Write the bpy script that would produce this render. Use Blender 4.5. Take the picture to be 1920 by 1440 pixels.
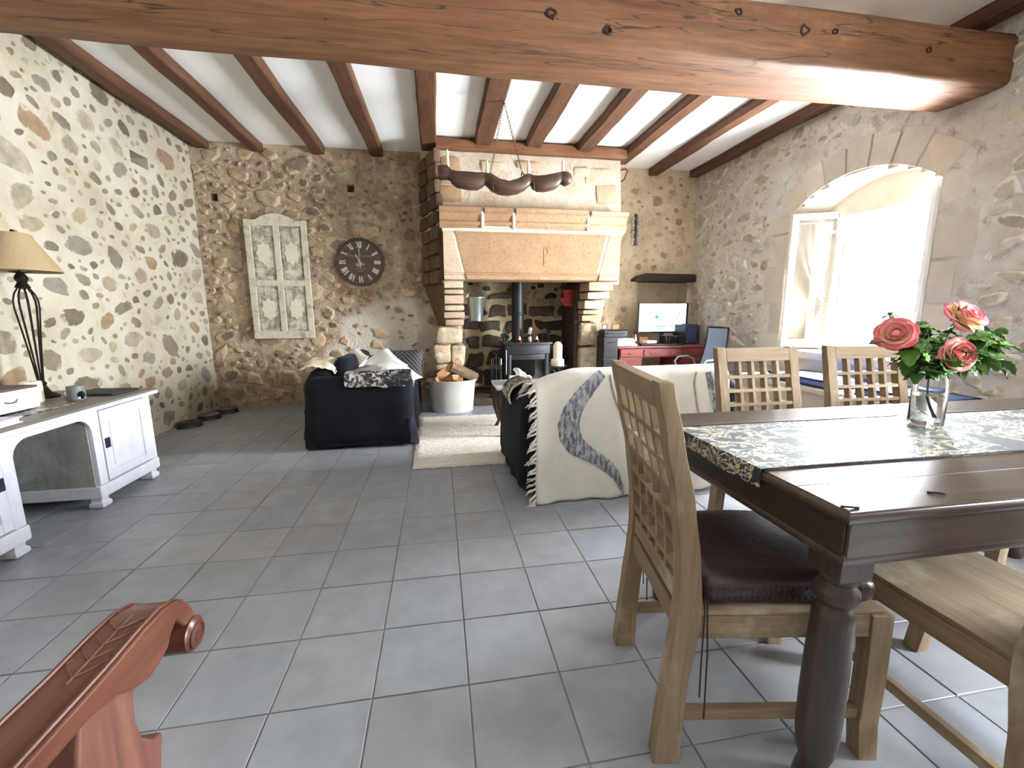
import bpy, bmesh, math, random
from mathutils import Vector, Matrix, noise, Euler

random.seed(7)
SC = bpy.context.scene
for _o in list(bpy.data.objects):
    bpy.data.objects.remove(_o)
COL = SC.collection
PI = math.pi
R = math.radians

# ------------------------------------------------------------------ camera, sky, exposure
CAMZ = 1.3241
cam_data = bpy.data.cameras.new('camera')
cam_data.lens = 15.141
cam_data.sensor_width = 36.0
cam_data.clip_start = 0.02
cam_data.clip_end = 300
cam = bpy.data.objects.new('camera', cam_data)
COL.objects.link(cam)
_yaw, _pitch, _roll = 0.166082, 0.170083, -0.003632
_f = Vector((math.sin(_yaw) * math.cos(_pitch), math.cos(_yaw) * math.cos(_pitch), -math.sin(_pitch)))
_r = Vector((math.cos(_yaw), -math.sin(_yaw), 0))
_u = _r.cross(_f)
_r2 = _r * math.cos(_roll) + _u * math.sin(_roll)
_u2 = -_r * math.sin(_roll) + _u * math.cos(_roll)
_m = Matrix.Identity(4)
for _i in range(3):
    _m[_i][0], _m[_i][1], _m[_i][2] = _r2[_i], _u2[_i], -_f[_i]
_m.translation = Vector((0, 0, CAMZ))
cam.matrix_world = _m
SC.camera = cam
FPX = 807.5


def project(p):
    d = Vector(p) - Vector((0, 0, CAMZ))
    w = d.dot(_f)
    if w < 0.05:
        return None
    return 960 + FPX * d.dot(_r2) / w, 720 - FPX * d.dot(_u2) / w, w


world = bpy.data.worlds.new('sky')
SC.world = world
world.use_nodes = True
_bg = world.node_tree.nodes['Background']
_bg.inputs[0].default_value = (0.89, 0.95, 1.0, 1)
_bg.inputs[1].default_value = 16.0
SC.view_settings.view_transform = 'Standard'
SC.view_settings.look = 'None'
SC.view_settings.gamma = 1.0
SC.view_settings.use_curve_mapping = False
SC.view_settings.exposure = 3.12
SC.cycles.use_denoising = True
SC.cycles.max_bounces = 10
SC.cycles.diffuse_bounces = 6
SC.cycles.transparent_max_bounces = 16
SC.cycles.sample_clamp_indirect = 12
SC.cycles.caustics_reflective = False
SC.cycles.caustics_refractive = False


def portal(name, loc, rot, sx, sy):
    l = bpy.data.lights.new(name, 'AREA')
    l.shape = 'RECTANGLE'
    l.size, l.size_y = sx, sy
    l.cycles.is_portal = True
    o = bpy.data.objects.new(name, l)
    COL.objects.link(o)
    o.location = loc
    o.rotation_euler = rot
    return o


# daylight enters through two openings (portals only guide the sampling of the sky)
portal('daylight_window', (4.66, 3.65, 1.65), (0, R(90), 0), 1.62, 1.25)
portal('daylight_side', (4.66, -0.2, 1.5), (0, R(90), 0), 1.6, 1.2)


# ------------------------------------------------------------------ object helpers
def tag(o, label=None, cat=None, group=None, kind=None):
    if label: o['label'] = label
    if cat: o['category'] = cat
    if group: o['group'] = group
    if kind: o['kind'] = kind
    return o


def thing(name, label, cat, loc=(0, 0, 0), rz=0.0, group=None):
    o = bpy.data.objects.new(name, None)
    o.empty_display_size = 0.05
    COL.objects.link(o)
    o.location = loc
    o.rotation_euler = (0, 0, rz)
    return tag(o, label, cat, group)


def link(name, me, mat, parent=None):
    o = bpy.data.objects.new(name, me)
    COL.objects.link(o)
    if mat is not None:
        me.materials.clear()
        me.materials.append(mat)
    if parent is not None:
        o.parent = parent
    return o


def share(name, me, parent, mw=None):
    o = bpy.data.objects.new(name, me)
    COL.objects.link(o)
    o.parent = parent
    if mw is not None:
        o.matrix_local = mw
    return o


def children(o):
    return [c for c in bpy.data.objects if c.parent == o]


def copy_thing(root, loc, rz, label=None):
    kids = {}
    for c in bpy.data.objects:
        if c.parent is not None:
            kids.setdefault(c.parent.name, []).append(c)

    def rec(o, par):
        n = o.copy()
        COL.objects.link(n)
        if par is not None:
            n.parent = par
        for c in kids.get(o.name, []):
            rec(c, n)
        return n
    n = rec(root, None)
    n.location = loc
    n.rotation_euler = (0, 0, rz)
    if label: n['label'] = label
    return n


def nz(x, y, z=0.0):
    return noise.noise(Vector((x, y, z)))


class MB:
    def __init__(s):
        s.v, s.f = [], []

    def add(s, vs, fs, M=None):
        b = len(s.v)
        for p in vs:
            p = Vector(p)
            s.v.append(M @ p if M is not None else p)
        for f in fs:
            s.f.append([i + b for i in f])
        return s

    def box(s, c, d, M=None):
        x, y, z = c
        a, b, h = d[0] / 2, d[1] / 2, d[2] / 2
        vs = [(x + i * a, y + j * b, z + k * h) for k in (-1, 1) for j in (-1, 1) for i in (-1, 1)]
        fs = [(0, 2, 3, 1), (4, 5, 7, 6), (0, 1, 5, 4), (2, 6, 7, 3), (0, 4, 6, 2), (1, 3, 7, 5)]
        return s.add(vs, fs, M)

    def bar(s, p0, p1, w, h, up=(0, 0, 1)):
        """rectangular bar from p0 to p1"""
        p0, p1 = Vector(p0), Vector(p1)
        t = (p1 - p0).normalized()
        side = t.cross(Vector(up)).normalized()
        u2 = side.cross(t)
        vs = []
        for p in (p0, p1):
            for a, b in ((-1, -1), (1, -1), (1, 1), (-1, 1)):
                vs.append(p + side * (a * w / 2) + u2 * (b * h / 2))
        return s.add(vs, [(3, 2, 1, 0), (4, 5, 6, 7), (0, 1, 5, 4), (1, 2, 6, 5), (2, 3, 7, 6), (3, 0, 4, 7)])

    def rings(s, rings, closed=True, cap=True):
        """loft of equal length rings of points"""
        n = len(rings[0])
        vs = [p for r in rings for p in r]
        fs = []
        for k in range(len(rings) - 1):
            for i in range(n if closed else n - 1):
                j = (i + 1) % n
                fs.append((k * n + i, k * n + j, (k + 1) * n + j, (k + 1) * n + i))
        if cap:
            fs.append(list(range(n))[::-1])
            fs.append([(len(rings) - 1) * n + i for i in range(n)])
        return s.add(vs, fs)

    def lathe(s, prof, n=20, c=(0, 0, 0), M=None):
        rings = []
        for r, z in prof:
            r = max(r, 1e-4)
            rings.append([Vector((c[0] + r * math.cos(2 * PI * i / n), c[1] + r * math.sin(2 * PI * i / n), c[2] + z)) for i in range(n)])
        if M is not None:
            rings = [[M @ p for p in r] for r in rings]
        return s.rings(rings)

    def cyl(s, p0, p1, r0, r1=None, n=12):
        return s.tube([p0, p1], [r0, r0 if r1 is None else r1], n)

    def tube(s, pts, rad, n=8, closed=False, flat=1.0):
        pts = [Vector(p) for p in pts]
        m = len(pts)
        if not isinstance(rad, (list, tuple)):
            rad = [rad] * m
        rings = []
        prev = None
        for k in range(m):
            a = pts[(k - 1) % m] if (closed or k > 0) else pts[k]
            b = pts[(k + 1) % m] if (closed or k < m - 1) else pts[k]
            t = (b - a).normalized()
            if prev is None:
                ref = Vector((0, 0, 1)) if abs(t.z) < 0.9 else Vector((1, 0, 0))
                u = t.cross(ref).normalized()
            else:
                u = (prev - t * prev.dot(t)).normalized()
            prev = u
            w = t.cross(u)
            rings.append([pts[k] + (u * math.cos(2 * PI * i / n) + w * math.sin(2 * PI * i / n) * flat) * rad[k] for i in range(n)])
        if closed:
            rings.append(rings[0])
        return s.rings(rings, cap=not closed)

    def prism(s, poly, h, M):
        """poly in local xy, extruded along local z from -h/2 to h/2, then M"""
        n = len(poly)
        vs = [(p[0], p[1], -h / 2) for p in poly] + [(p[0], p[1], h / 2) for p in poly]
        fs = [list(range(n))[::-1], list(range(n, 2 * n))]
        for i in range(n):
            j = (i + 1) % n
            fs.append((i, j, n + j, n + i))
        return s.add(vs, fs, M)

    def grid(s, fn, nu, nv, thick=0.0):
        P = [[Vector(fn(i / nu, j / nv)) for i in range(nu + 1)] for j in range(nv + 1)]
        vs = [p for r in P for p in r]
        W = nu + 1
        fs = [(j * W + i, j * W + i + 1, (j + 1) * W + i + 1, (j + 1) * W + i) for j in range(nv) for i in range(nu)]
        if thick:
            N = []
            for j in range(nv + 1):
                for i in range(nu + 1):
                    a = P[j][min(i + 1, nu)] - P[j][max(i - 1, 0)]
                    b = P[min(j + 1, nv)][i] - P[max(j - 1, 0)][i]
                    c = a.cross(b)
                    N.append(c.normalized() if c.length > 1e-9 else Vector((0, 0, 1)))
            k = len(vs)
            vs = vs + [p - n * thick for p, n in zip(vs, N)]
            fs = fs + [tuple(i + k for i in f[::-1]) for f in fs]
            bd = [i for i in range(W)] + [j * W + nu for j in range(1, nv + 1)] + [nv * W + i for i in range(nu - 1, -1, -1)] + [j * W for j in range(nv - 1, 0, -1)]
            for a, b in zip(bd, bd[1:] + bd[:1]):
                fs.append((b, a, a + k, b + k))
        return s.add(vs, fs)

    def rbox(s, c, d, r=0.05, n=6, nse=0.0, seed=0.0, fn=None, M=None):
        """rounded, slightly lumpy box"""
        bm = bmesh.new()
        bmesh.ops.create_cube(bm, size=2.0)
        bmesh.ops.subdivide_edges(bm, edges=bm.edges[:], cuts=n, use_grid_fill=True)
        hx, hy, hz = d[0] / 2, d[1] / 2, d[2] / 2
        r = min(r, hx, hy, hz)
        vs = []
        bm.verts.index_update()
        for v in bm.verts:
            # push samples towards the edges so that the rounding is resolved
            q = [math.copysign(min(1.0, abs(t)) ** 0.75, t) for t in v.co]
            p = Vector((q[0] * hx, q[1] * hy, q[2] * hz))
            i = Vector((max(-hx + r, min(hx - r, p.x)), max(-hy + r, min(hy - r, p.y)), max(-hz + r, min(hz - r, p.z))))
            e = p - i
            if e.length > 1e-6:
                p = i + e.normalized() * r
            if nse:
                k = noise.noise_vector(Vector((p.x * 4 + seed, p.y * 4, p.z * 4))) * nse
                p = p + k
            p = p + Vector(c)
            if fn: p = Vector(fn(p))
            vs.append(p)
        fs = [[v.index for v in f.verts] for f in bm.faces]
        bm.free()
        return s.add(vs, fs, M)

    def pillow(s, M, w, d, h, n=10, seed=0.0, p=2.6):
        """cushion w x d, thickness h, pointed corners"""
        def side(sg):
            def fn(a, b):
                x, y = a * 2 - 1, b * 2 - 1
                t = max(0.0, (1 - abs(x) ** p)) ** 0.55 * max(0.0, (1 - abs(y) ** p)) ** 0.55
                pinch = 1 - 0.10 * (1 - abs(y) ** 2) * abs(x) ** 3 - 0.0
                pinch2 = 1 - 0.10 * (1 - abs(x) ** 2) * abs(y) ** 3
                z = sg * t * h / 2 + 0.012 * nz(x * 2 + seed, y * 2, sg)
                return M @ Vector((x * w / 2 * pinch, y * d / 2 * pinch2, z))
            return fn
        s.grid(side(1), n, n)
        k = len(s.f)
        s.grid(side(-1), n, n)
        for i in range(k, len(s.f)):
            s.f[i] = s.f[i][::-1]
        return s

    def build(s, name, mat, parent=None, smooth=True, ang=35, bevel=0.0, seg=2, weld=False):
        me = bpy.data.meshes.new(name)
        me.from_pydata([tuple(p) for p in s.v], [], s.f)
        if bevel or weld:
            bm = bmesh.new()
            bm.from_mesh(me)
            if weld:
                bmesh.ops.remove_doubles(bm, verts=bm.verts[:], dist=0.0008)
            if bevel:
                es = [e for e in bm.edges if len(e.link_faces) == 2 and e.calc_face_angle(0) > 0.5]
                bmesh.ops.bevel(bm, geom=es, offset=bevel, segments=seg, affect='EDGES', profile=0.5, clamp_overlap=True)
            bmesh.ops.recalc_face_normals(bm, faces=bm.faces[:])
            bm.to_mesh(me)
            bm.free()
        if smooth:
            me.shade_smooth()
            me.set_sharp_from_angle(angle=R(ang))
        me.update()
        o = link(name, me, mat, parent)
        if smooth and bevel:
            wn = o.modifiers.new('weighted_normal', 'WEIGHTED_NORMAL')
            wn.keep_sharp = True
        return o


def TR(loc=(0, 0, 0), rot=(0, 0, 0)):
    return Matrix.Translation(Vector(loc)) @ Euler(rot, 'XYZ').to_matrix().to_4x4()


# ------------------------------------------------------------------ materials
def srgb(r, g, b):
    def f(c):
        c /= 255.0
        return c / 12.92 if c <= 0.04045 else ((c + 0.055) / 1.055) ** 2.4
    return (f(r), f(g), f(b), 1.0)


class NT:
    def __init__(s, name):
        s.m = bpy.data.materials.new(name)
        s.m.use_nodes = True
        s.t = s.m.node_tree
        s.p = s.t.nodes['Principled BSDF']
        s.out = s.t.nodes['Material Output']

    def n(s, typ, **kw):
        o = s.t.nodes.new(typ)
        for k, v in kw.items():
            setattr(o, k, v)
        return o

    def l(s, a, b):
        s.t.links.new(a, b)

    def coord(s, scale=(1, 1, 1), rnd=False, kind='Object'):
        tc = s.n('ShaderNodeTexCoord')
        mp = s.n('ShaderNodeMapping')
        mp.inputs['Scale'].default_value = scale
        s.l(tc.outputs[kind], mp.inputs['Vector'])
        if rnd:
            oi = s.n('ShaderNodeObjectInfo')
            mu = s.n('ShaderNodeMath', operation='MULTIPLY')
            mu.inputs[1].default_value = 37.0
            s.l(oi.outputs['Random'], mu.inputs[0])
            cb = s.n('ShaderNodeCombineXYZ')
            for i in range(3): s.l(mu.outputs[0], cb.inputs[i])
            s.l(cb.outputs[0], mp.inputs['Location'])
        return mp.outputs[0]

    def noise(s, vec, scale, detail=4.0, rough=0.55, dist=0.0):
        o = s.n('ShaderNodeTexNoise')
        o.inputs['Scale'].default_value = scale
        o.inputs['Detail'].default_value = detail
        o.inputs['Roughness'].default_value = rough
        o.inputs['Distortion'].default_value = dist
        s.l(vec, o.inputs['Vector'])
        return o.outputs[0]

    def ramp(s, fac, stops, interp='LINEAR'):
        o = s.n('ShaderNodeValToRGB')
        cr = o.color_ramp
        cr.interpolation = interp
        while len(cr.elements) < len(stops): cr.elements.new(0.5)
        for e, (p, c) in zip(cr.elements, stops):
            e.position = p
            e.color = c if len(c) == 4 else (*c, 1)
        s.l(fac, o.inputs[0])
        return o.outputs[0]

    def mix(s, fac, a, b, mode='MIX'):
        o = s.n('ShaderNodeMix', data_type='RGBA', blend_type=mode)
        for k, v in ((0, fac), (6, a), (7, b)):
            if hasattr(v, 'is_output'):
                s.l(v, o.inputs[k])
            else:
                o.inputs[k].default_value = v
        return o.outputs[2]

    def bump(s, h, strength, dist=0.01):
        o = s.n('ShaderNodeBump')
        o.inputs['Strength'].default_value = strength
        o.inputs['Distance'].default_value = dist
        s.l(h, o.inputs['Height'])
        s.l(o.outputs[0], s.p.inputs['Normal'])
        return s

    def col(s, c):
        if hasattr(c, 'is_output'):
            s.l(c, s.p.inputs['Base Color'])
        else:
            s.p.inputs['Base Color'].default_value = c
        return s

    def set(s, **kw):
        for k, v in kw.items():
            s.p.inputs[k.replace('_', ' ')].default_value = v
        return s


def rng(t, val, lo, hi):
    o = t.n('ShaderNodeMapRange')
    o.interpolation_type = 'SMOOTHSTEP'
    o.inputs['From Min'].default_value = lo
    o.inputs['From Max'].default_value = hi
    t.l(val, o.inputs['Value'])
    return o.outputs[0]


def M_plain(name, c, rough=0.6, metal=0.0, var=0.12, scale=14.0, bump=0.0, bscale=60.0, sheen=0.0, spec=0.5):
    """one colour with soft variation and a fine relief"""
    t = NT(name)
    v = t.coord(rnd=True)
    k = t.noise(v, scale, 4)
    d = tuple(max(0, x * (1 - var)) for x in c[:3])
    h = tuple(min(1, x * (1 + var)) for x in c[:3])
    t.col(t.ramp(k, [(0.3, d), (0.7, h)]))
    t.set(Roughness=rough, Metallic=metal)
    t.p.inputs['Specular IOR Level'].default_value = spec
    if sheen:
        t.p.inputs['Sheen Weight'].default_value = sheen
    if bump:
        t.bump(t.noise(v, bscale, 3), bump, 0.004)
    return t.m


def M_wood(name, cols, axis=0, rough=0.55, grain=1.0, bump=0.25, wear=None, spec=0.4, crack=None):
    """grain stretched along an axis; optional pale or dark wear patches; optional long cracks"""
    t = NT(name)
    sc = [7.0 * grain] * 3
    sc[axis] = 0.55 * grain
    v = t.coord(sc, rnd=True)
    a = t.noise(v, 2.2, 6, 0.6, 0.6)
    b = t.noise(v, 9.0, 4, 0.6, 0.2)
    c = t.mix(0.45, a, b)
    base = t.ramp(c, [(0.28, cols[0]), (0.5, cols[1]), (0.72, cols[2])])
    if wear:
        k = t.noise(t.coord((1, 1, 1), rnd=True), wear[1], 5, 0.65)
        base = t.mix(t.ramp(k, [(wear[2], (0, 0, 0)), (wear[2] + 0.12, (1, 1, 1))]), base, wear[0])
    if crack:
        sc2 = [5.0] * 3
        sc2[axis] = 0.35
        kv = t.coord(sc2)
        kn = t.noise(kv, 1.6, 3, 0.5, 0.3)
        base = t.mix(t.ramp(kn, [(0.49, (0, 0, 0)), (0.5, (1, 1, 1)), (0.51, (0, 0, 0))]), base, crack)
    t.col(base)
    t.set(Roughness=rough)
    t.p.inputs['Specular IOR Level'].default_value = spec
    t.bump(c, bump, 0.006)
    return t.m


def M_stone(name, cols, island=False, scale=9.0, spot=None, bump=0.5, rough=0.9, mottle=0.35, smear=None):
    """masonry stone: colour picked per piece, mottled, rough"""
    t = NT(name)
    if island:
        rnd = t.n('ShaderNodeNewGeometry').outputs['Random Per Island']
        v = t.coord()
    else:
        rnd = t.n('ShaderNodeObjectInfo').outputs['Random']
        v = t.coord(rnd=True, kind='Object')
    n = len(cols)
    c = t.ramp(rnd, [(i / n, cc) for i, cc in enumerate(cols)], 'CONSTANT')
    g = t.n('ShaderNodeNewGeometry')
    mp = t.n('ShaderNodeMapping')
    t.l(g.outputs['Position'], mp.inputs['Vector'])
    k = t.noise(mp.outputs[0], scale, 6, 0.65)
    m = t.ramp(k, [(0.25, (1 - mottle,) * 3), (0.75, (1 + mottle * 0.6,) * 3)])
    c = t.mix(1.0, c, m, 'MULTIPLY')
    if spot:
        k2 = t.noise(mp.outputs[0], spot[1], 3, 0.6)
        c = t.mix(t.ramp(k2, [(spot[2], (0, 0, 0)), (spot[2] + 0.08, (1, 1, 1))]), c, spot[0])
    if smear:
        # mortar dragged over the edges of the stone
        ns = t.noise(mp.outputs[0], smear[1], 5, 0.65)
        if not island:
            oc = t.n('ShaderNodeTexCoord')
            fl = t.n('ShaderNodeVectorMath', operation='MULTIPLY')
            fl.inputs[1].default_value = (1, 1, 0)
            t.l(oc.outputs['Object'], fl.inputs[0])
            ln = t.n('ShaderNodeVectorMath', operation='LENGTH')
            t.l(fl.outputs[0], ln.inputs[0])
            ma = t.n('ShaderNodeMath', operation='MULTIPLY_ADD')
            ma.inputs[1].default_value = 1.5
            t.l(ns, ma.inputs[0])
            t.l(ln.outputs['Value'], ma.inputs[2])
            c = t.mix(rng(t, ma.outputs[0], 1.36 * smear[2], 1.62 * smear[2]), c, smear[0])
        else:
            c = t.mix(t.ramp(ns, [(0.5, (0, 0, 0)), (0.6, (1, 1, 1))]), c, smear[0])
    t.col(c)
    t.set(Roughness=rough)
    t.p.inputs['Specular IOR Level'].default_value = 0.2
    t.bump(t.noise(mp.outputs[0], scale * 4, 6, 0.7), bump, 0.012)
    return t.m


def M_mortar(name, stops, scale=2.5, stain=None, bump=0.6, bscale=22.0, dist=0.02, fine=None):
    t = NT(name)
    g = t.n('ShaderNodeNewGeometry')
    mp = t.n('ShaderNodeMapping')
    t.l(g.outputs['Position'], mp.inputs['Vector'])
    v = mp.outputs[0]
    k = t.noise(v, scale, 7, 0.68, 0.3)
    c = t.ramp(k, stops)
    if stain:
        k2 = t.noise(v, stain[1], 6, 0.7, 0.5)
        c = t.mix(t.ramp(k2, [(stain[2], (0, 0, 0)), (stain[3], (1, 1, 1))]), c, stain[0])
    if fine:
        k3 = t.noise(v, fine[1], 4, 0.7, 0.8)
        c = t.mix(t.ramp(k3, [(fine[2], (0, 0, 0)), (fine[3], (1, 1, 1))]), c, fine[0])
    t.col(c)
    t.set(Roughness=0.95)
    t.p.inputs['Specular IOR Level'].default_value = 0.1
    t.bump(t.noise(v, bscale, 6, 0.72), bump, dist)
    return t.m

# ------------------------------------------------------------------ material library
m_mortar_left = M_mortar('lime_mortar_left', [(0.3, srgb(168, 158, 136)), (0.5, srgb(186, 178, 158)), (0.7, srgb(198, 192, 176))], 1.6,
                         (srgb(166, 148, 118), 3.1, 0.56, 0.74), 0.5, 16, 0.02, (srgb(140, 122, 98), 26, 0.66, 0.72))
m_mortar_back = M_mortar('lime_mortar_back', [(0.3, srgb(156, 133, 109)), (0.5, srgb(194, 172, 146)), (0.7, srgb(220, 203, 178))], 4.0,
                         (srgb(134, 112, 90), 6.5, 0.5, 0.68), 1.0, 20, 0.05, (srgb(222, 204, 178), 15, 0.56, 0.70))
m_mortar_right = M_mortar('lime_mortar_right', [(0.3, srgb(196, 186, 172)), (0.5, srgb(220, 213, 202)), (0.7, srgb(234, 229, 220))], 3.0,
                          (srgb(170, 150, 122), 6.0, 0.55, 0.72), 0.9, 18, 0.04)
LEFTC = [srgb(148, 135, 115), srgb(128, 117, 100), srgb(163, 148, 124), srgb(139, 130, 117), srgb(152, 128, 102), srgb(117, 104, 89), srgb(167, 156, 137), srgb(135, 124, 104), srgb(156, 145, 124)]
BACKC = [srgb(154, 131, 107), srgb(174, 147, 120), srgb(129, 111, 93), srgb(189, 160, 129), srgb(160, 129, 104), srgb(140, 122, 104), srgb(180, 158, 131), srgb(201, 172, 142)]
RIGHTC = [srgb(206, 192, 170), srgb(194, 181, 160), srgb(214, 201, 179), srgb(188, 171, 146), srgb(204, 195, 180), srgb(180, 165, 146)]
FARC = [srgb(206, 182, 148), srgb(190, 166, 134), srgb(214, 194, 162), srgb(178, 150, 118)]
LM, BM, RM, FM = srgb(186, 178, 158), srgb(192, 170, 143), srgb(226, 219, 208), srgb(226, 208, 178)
m_mortar_far = M_mortar('lime_mortar_far_lit', [(0.3, srgb(206, 184, 150)), (0.5, srgb(226, 208, 178)), (0.7, srgb(236, 224, 200))], 3.5, (srgb(190, 160, 120), 5.0, 0.56, 0.72), 0.9, 18, 0.04)  # paler, warmer mortar: strong light on this stretch put into its colour
m_stone_left = M_stone('field_stone_left', LEFTC, scale=10, smear=(LM, 14, 1.04))
m_stone_left_i = M_stone('field_stone_left_small', LEFTC, True, scale=10, smear=(LM, 16, 1))
m_stone_back = M_stone('field_stone_back', BACKC, scale=12, bump=0.7, mottle=0.5, smear=(BM, 11, 0.93))
m_stone_back_i = M_stone('field_stone_back_small', BACKC, True, scale=12, bump=0.7, mottle=0.5, smear=(BM, 14, 1))
m_stone_right = M_stone('field_stone_right', RIGHTC, scale=12, bump=0.6, smear=(RM, 12, 0.96))
m_stone_right_i = M_stone('field_stone_right_small', RIGHTC, True, scale=12, bump=0.6, smear=(RM, 14, 1))
m_stone_far = M_stone('field_stone_far', FARC, scale=12, bump=0.6, smear=(FM, 12, 0.96))
m_stone_far_i = M_stone('field_stone_far_small', FARC, True, scale=12, bump=0.6, smear=(FM, 14, 1))
m_dressed = M_stone('dressed_stone', [srgb(204, 192, 174), srgb(212, 202, 188), srgb(198, 188, 172)], scale=7, bump=0.3, mottle=0.12)
m_reveal = M_mortar('reveal_render', [(0.3, srgb(186, 174, 156)), (0.7, srgb(204, 194, 180))], 2.2, None, 0.3, 14, 0.01)
m_granite = M_stone('carved_granite', [srgb(168, 136, 106), srgb(160, 128, 98), srgb(174, 144, 114)], scale=5, spot=(srgb(146, 106, 74), 38, 0.58), bump=0.5, mottle=0.22)
m_granite_pale = M_stone('carved_granite_pale', [srgb(190, 168, 142), srgb(182, 158, 132), srgb(196, 178, 154)], scale=5, spot=(srgb(164, 130, 104), 34, 0.6), bump=0.45, mottle=0.2)
m_breast = M_mortar('chimney_render', [(0.3, srgb(184, 168, 146)), (0.5, srgb(206, 192, 172)), (0.7, srgb(218, 208, 192))], 2.2,
                    (srgb(190, 160, 128), 2.6, 0.58, 0.7), 0.9, 12, 0.04)
m_joint = M_mortar('pale_joint', [(0.3, srgb(206, 192, 168)), (0.7, srgb(222, 212, 196))], 6, None, 0.6, 30, 0.01)
m_soot = M_stone('sooty_stone', [srgb(84, 74, 64), srgb(70, 62, 54), srgb(96, 84, 72), srgb(78, 66, 54)], scale=11, bump=0.7, mottle=0.45)
m_hearth_mortar = M_mortar('hearth_mortar', [(0.3, srgb(160, 142, 112)), (0.5, srgb(194, 178, 148)), (0.7, srgb(214, 200, 172))], 5,
                           (srgb(90, 78, 64), 3.6, 0.55, 0.68), 1.0, 18, 0.04)
m_rough_jamb = M_stone('rough_jamb', [srgb(184, 162, 132), srgb(164, 138, 108), srgb(196, 178, 152)], scale=5, spot=(srgb(206, 194, 172), 9, 0.55), bump=0.9, mottle=0.45)
m_flank = M_stone('flank_stone_brown_shaded', [srgb(112, 90, 72), srgb(96, 78, 64), srgb(124, 98, 78), srgb(104, 80, 66)], scale=10, bump=0.7, mottle=0.4)  # red-brown stone, darkened so the left flank's shade sits in its colour
m_dark_void = M_plain('soot_black', srgb(30, 26, 23), 0.95)
m_beam = M_wood('old_oak_beam', [srgb(82, 52, 32), srgb(116, 78, 50), srgb(142, 102, 70)], 0, 0.62, 0.7, 0.5, (srgb(154, 114, 80), 0.8, 0.56), crack=srgb(58, 36, 22))
m_joist = M_wood('oak_joist', [srgb(62, 40, 26), srgb(92, 60, 40), srgb(118, 82, 56)], 1, 0.68, 0.9, 0.5)
m_trimmer = M_wood('oak_trimmer', [srgb(78, 48, 28), srgb(112, 72, 44), srgb(136, 94, 60)], 0, 0.62, 0.9, 0.5)
m_lintel = M_wood('dark_lintel', [srgb(34, 24, 18), srgb(52, 38, 28), srgb(70, 52, 38)], 0, 0.7, 1.0, 0.6)
m_ceiling = M_plain('ceiling_paint', srgb(248, 248, 246), 0.9, var=0.01, scale=3)
m_paint_white = M_plain('white_gloss_paint', srgb(240, 240, 238), 0.35, var=0.02)


def make_tile_mat():
    t = NT('slate_grey_tile')
    v = t.coord(rnd=True)
    oi = t.n('ShaderNodeObjectInfo')
    a = t.ramp(oi.outputs['Random'], [(0, srgb(136, 139, 146)), (0.35, srgb(142, 145, 151)), (0.7, srgb(138, 139, 144)), (1, srgb(147, 149, 153))])
    k = t.noise(v, 7, 5, 0.6)
    a = t.mix(1.0, a, t.ramp(k, [(0.3, (0.86, 0.86, 0.86)), (0.7, (1.1, 1.1, 1.1))]), 'MULTIPLY')
    t.col(a)
    r = t.ramp(t.noise(v, 11, 4), [(0.3, (0.36,) * 3), (0.7, (0.50,) * 3)])
    t.l(r, t.p.inputs['Roughness'])
    t.p.inputs['Specular IOR Level'].default_value = 0.5
    t.bump(t.noise(v, 9, 4), 0.12, 0.006)
    return t.m


m_tile = make_tile_mat()
m_grout = M_plain('cement_grout', srgb(132, 130, 126), 0.85, var=0.1, scale=30)


_mt = m_mortar_back.node_tree  # pale lime patch; the light falling there is also painted into it
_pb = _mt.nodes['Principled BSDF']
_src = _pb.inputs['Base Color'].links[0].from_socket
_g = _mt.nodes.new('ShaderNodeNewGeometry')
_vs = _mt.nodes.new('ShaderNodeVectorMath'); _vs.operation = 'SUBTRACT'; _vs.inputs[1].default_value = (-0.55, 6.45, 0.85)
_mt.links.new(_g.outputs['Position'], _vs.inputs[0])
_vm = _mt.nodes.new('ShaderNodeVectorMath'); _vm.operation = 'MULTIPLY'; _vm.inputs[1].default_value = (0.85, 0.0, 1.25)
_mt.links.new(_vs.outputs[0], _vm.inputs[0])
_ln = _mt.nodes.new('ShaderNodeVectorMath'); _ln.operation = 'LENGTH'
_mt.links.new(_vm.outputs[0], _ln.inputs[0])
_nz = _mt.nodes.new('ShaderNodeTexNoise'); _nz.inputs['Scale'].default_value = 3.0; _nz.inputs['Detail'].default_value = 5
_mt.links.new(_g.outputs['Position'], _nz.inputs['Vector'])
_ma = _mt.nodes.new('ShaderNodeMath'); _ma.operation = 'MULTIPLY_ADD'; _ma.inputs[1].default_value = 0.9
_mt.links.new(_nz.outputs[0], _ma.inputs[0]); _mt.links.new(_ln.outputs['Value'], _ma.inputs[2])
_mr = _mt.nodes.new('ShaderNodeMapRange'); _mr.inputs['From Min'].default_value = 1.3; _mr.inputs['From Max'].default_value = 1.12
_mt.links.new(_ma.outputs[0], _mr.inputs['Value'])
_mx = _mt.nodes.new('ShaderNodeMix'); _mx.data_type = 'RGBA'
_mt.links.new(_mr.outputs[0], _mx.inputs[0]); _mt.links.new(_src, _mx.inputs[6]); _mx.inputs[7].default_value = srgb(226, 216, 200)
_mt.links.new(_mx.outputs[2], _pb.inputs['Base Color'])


def struct(o, label=None):
    o['kind'] = 'structure'
    if label: o['label'] = label
    return o


# ------------------------------------------------------------------ floor
TS = 1 / 3.0
GX, GY = 0.1953, 4.0445
XL, XR, YF, YB, ZC = -3.05, 4.08, -3.3, 6.45, 3.45
mb = MB()
mb.box(((XL + XR) / 2, (YF + 6.9) / 2, -0.062), (XR - XL + 1.0, 6.9 - YF + 0.6, 0.114))
floor = struct(mb.build('floor', m_grout, None, False))


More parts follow.
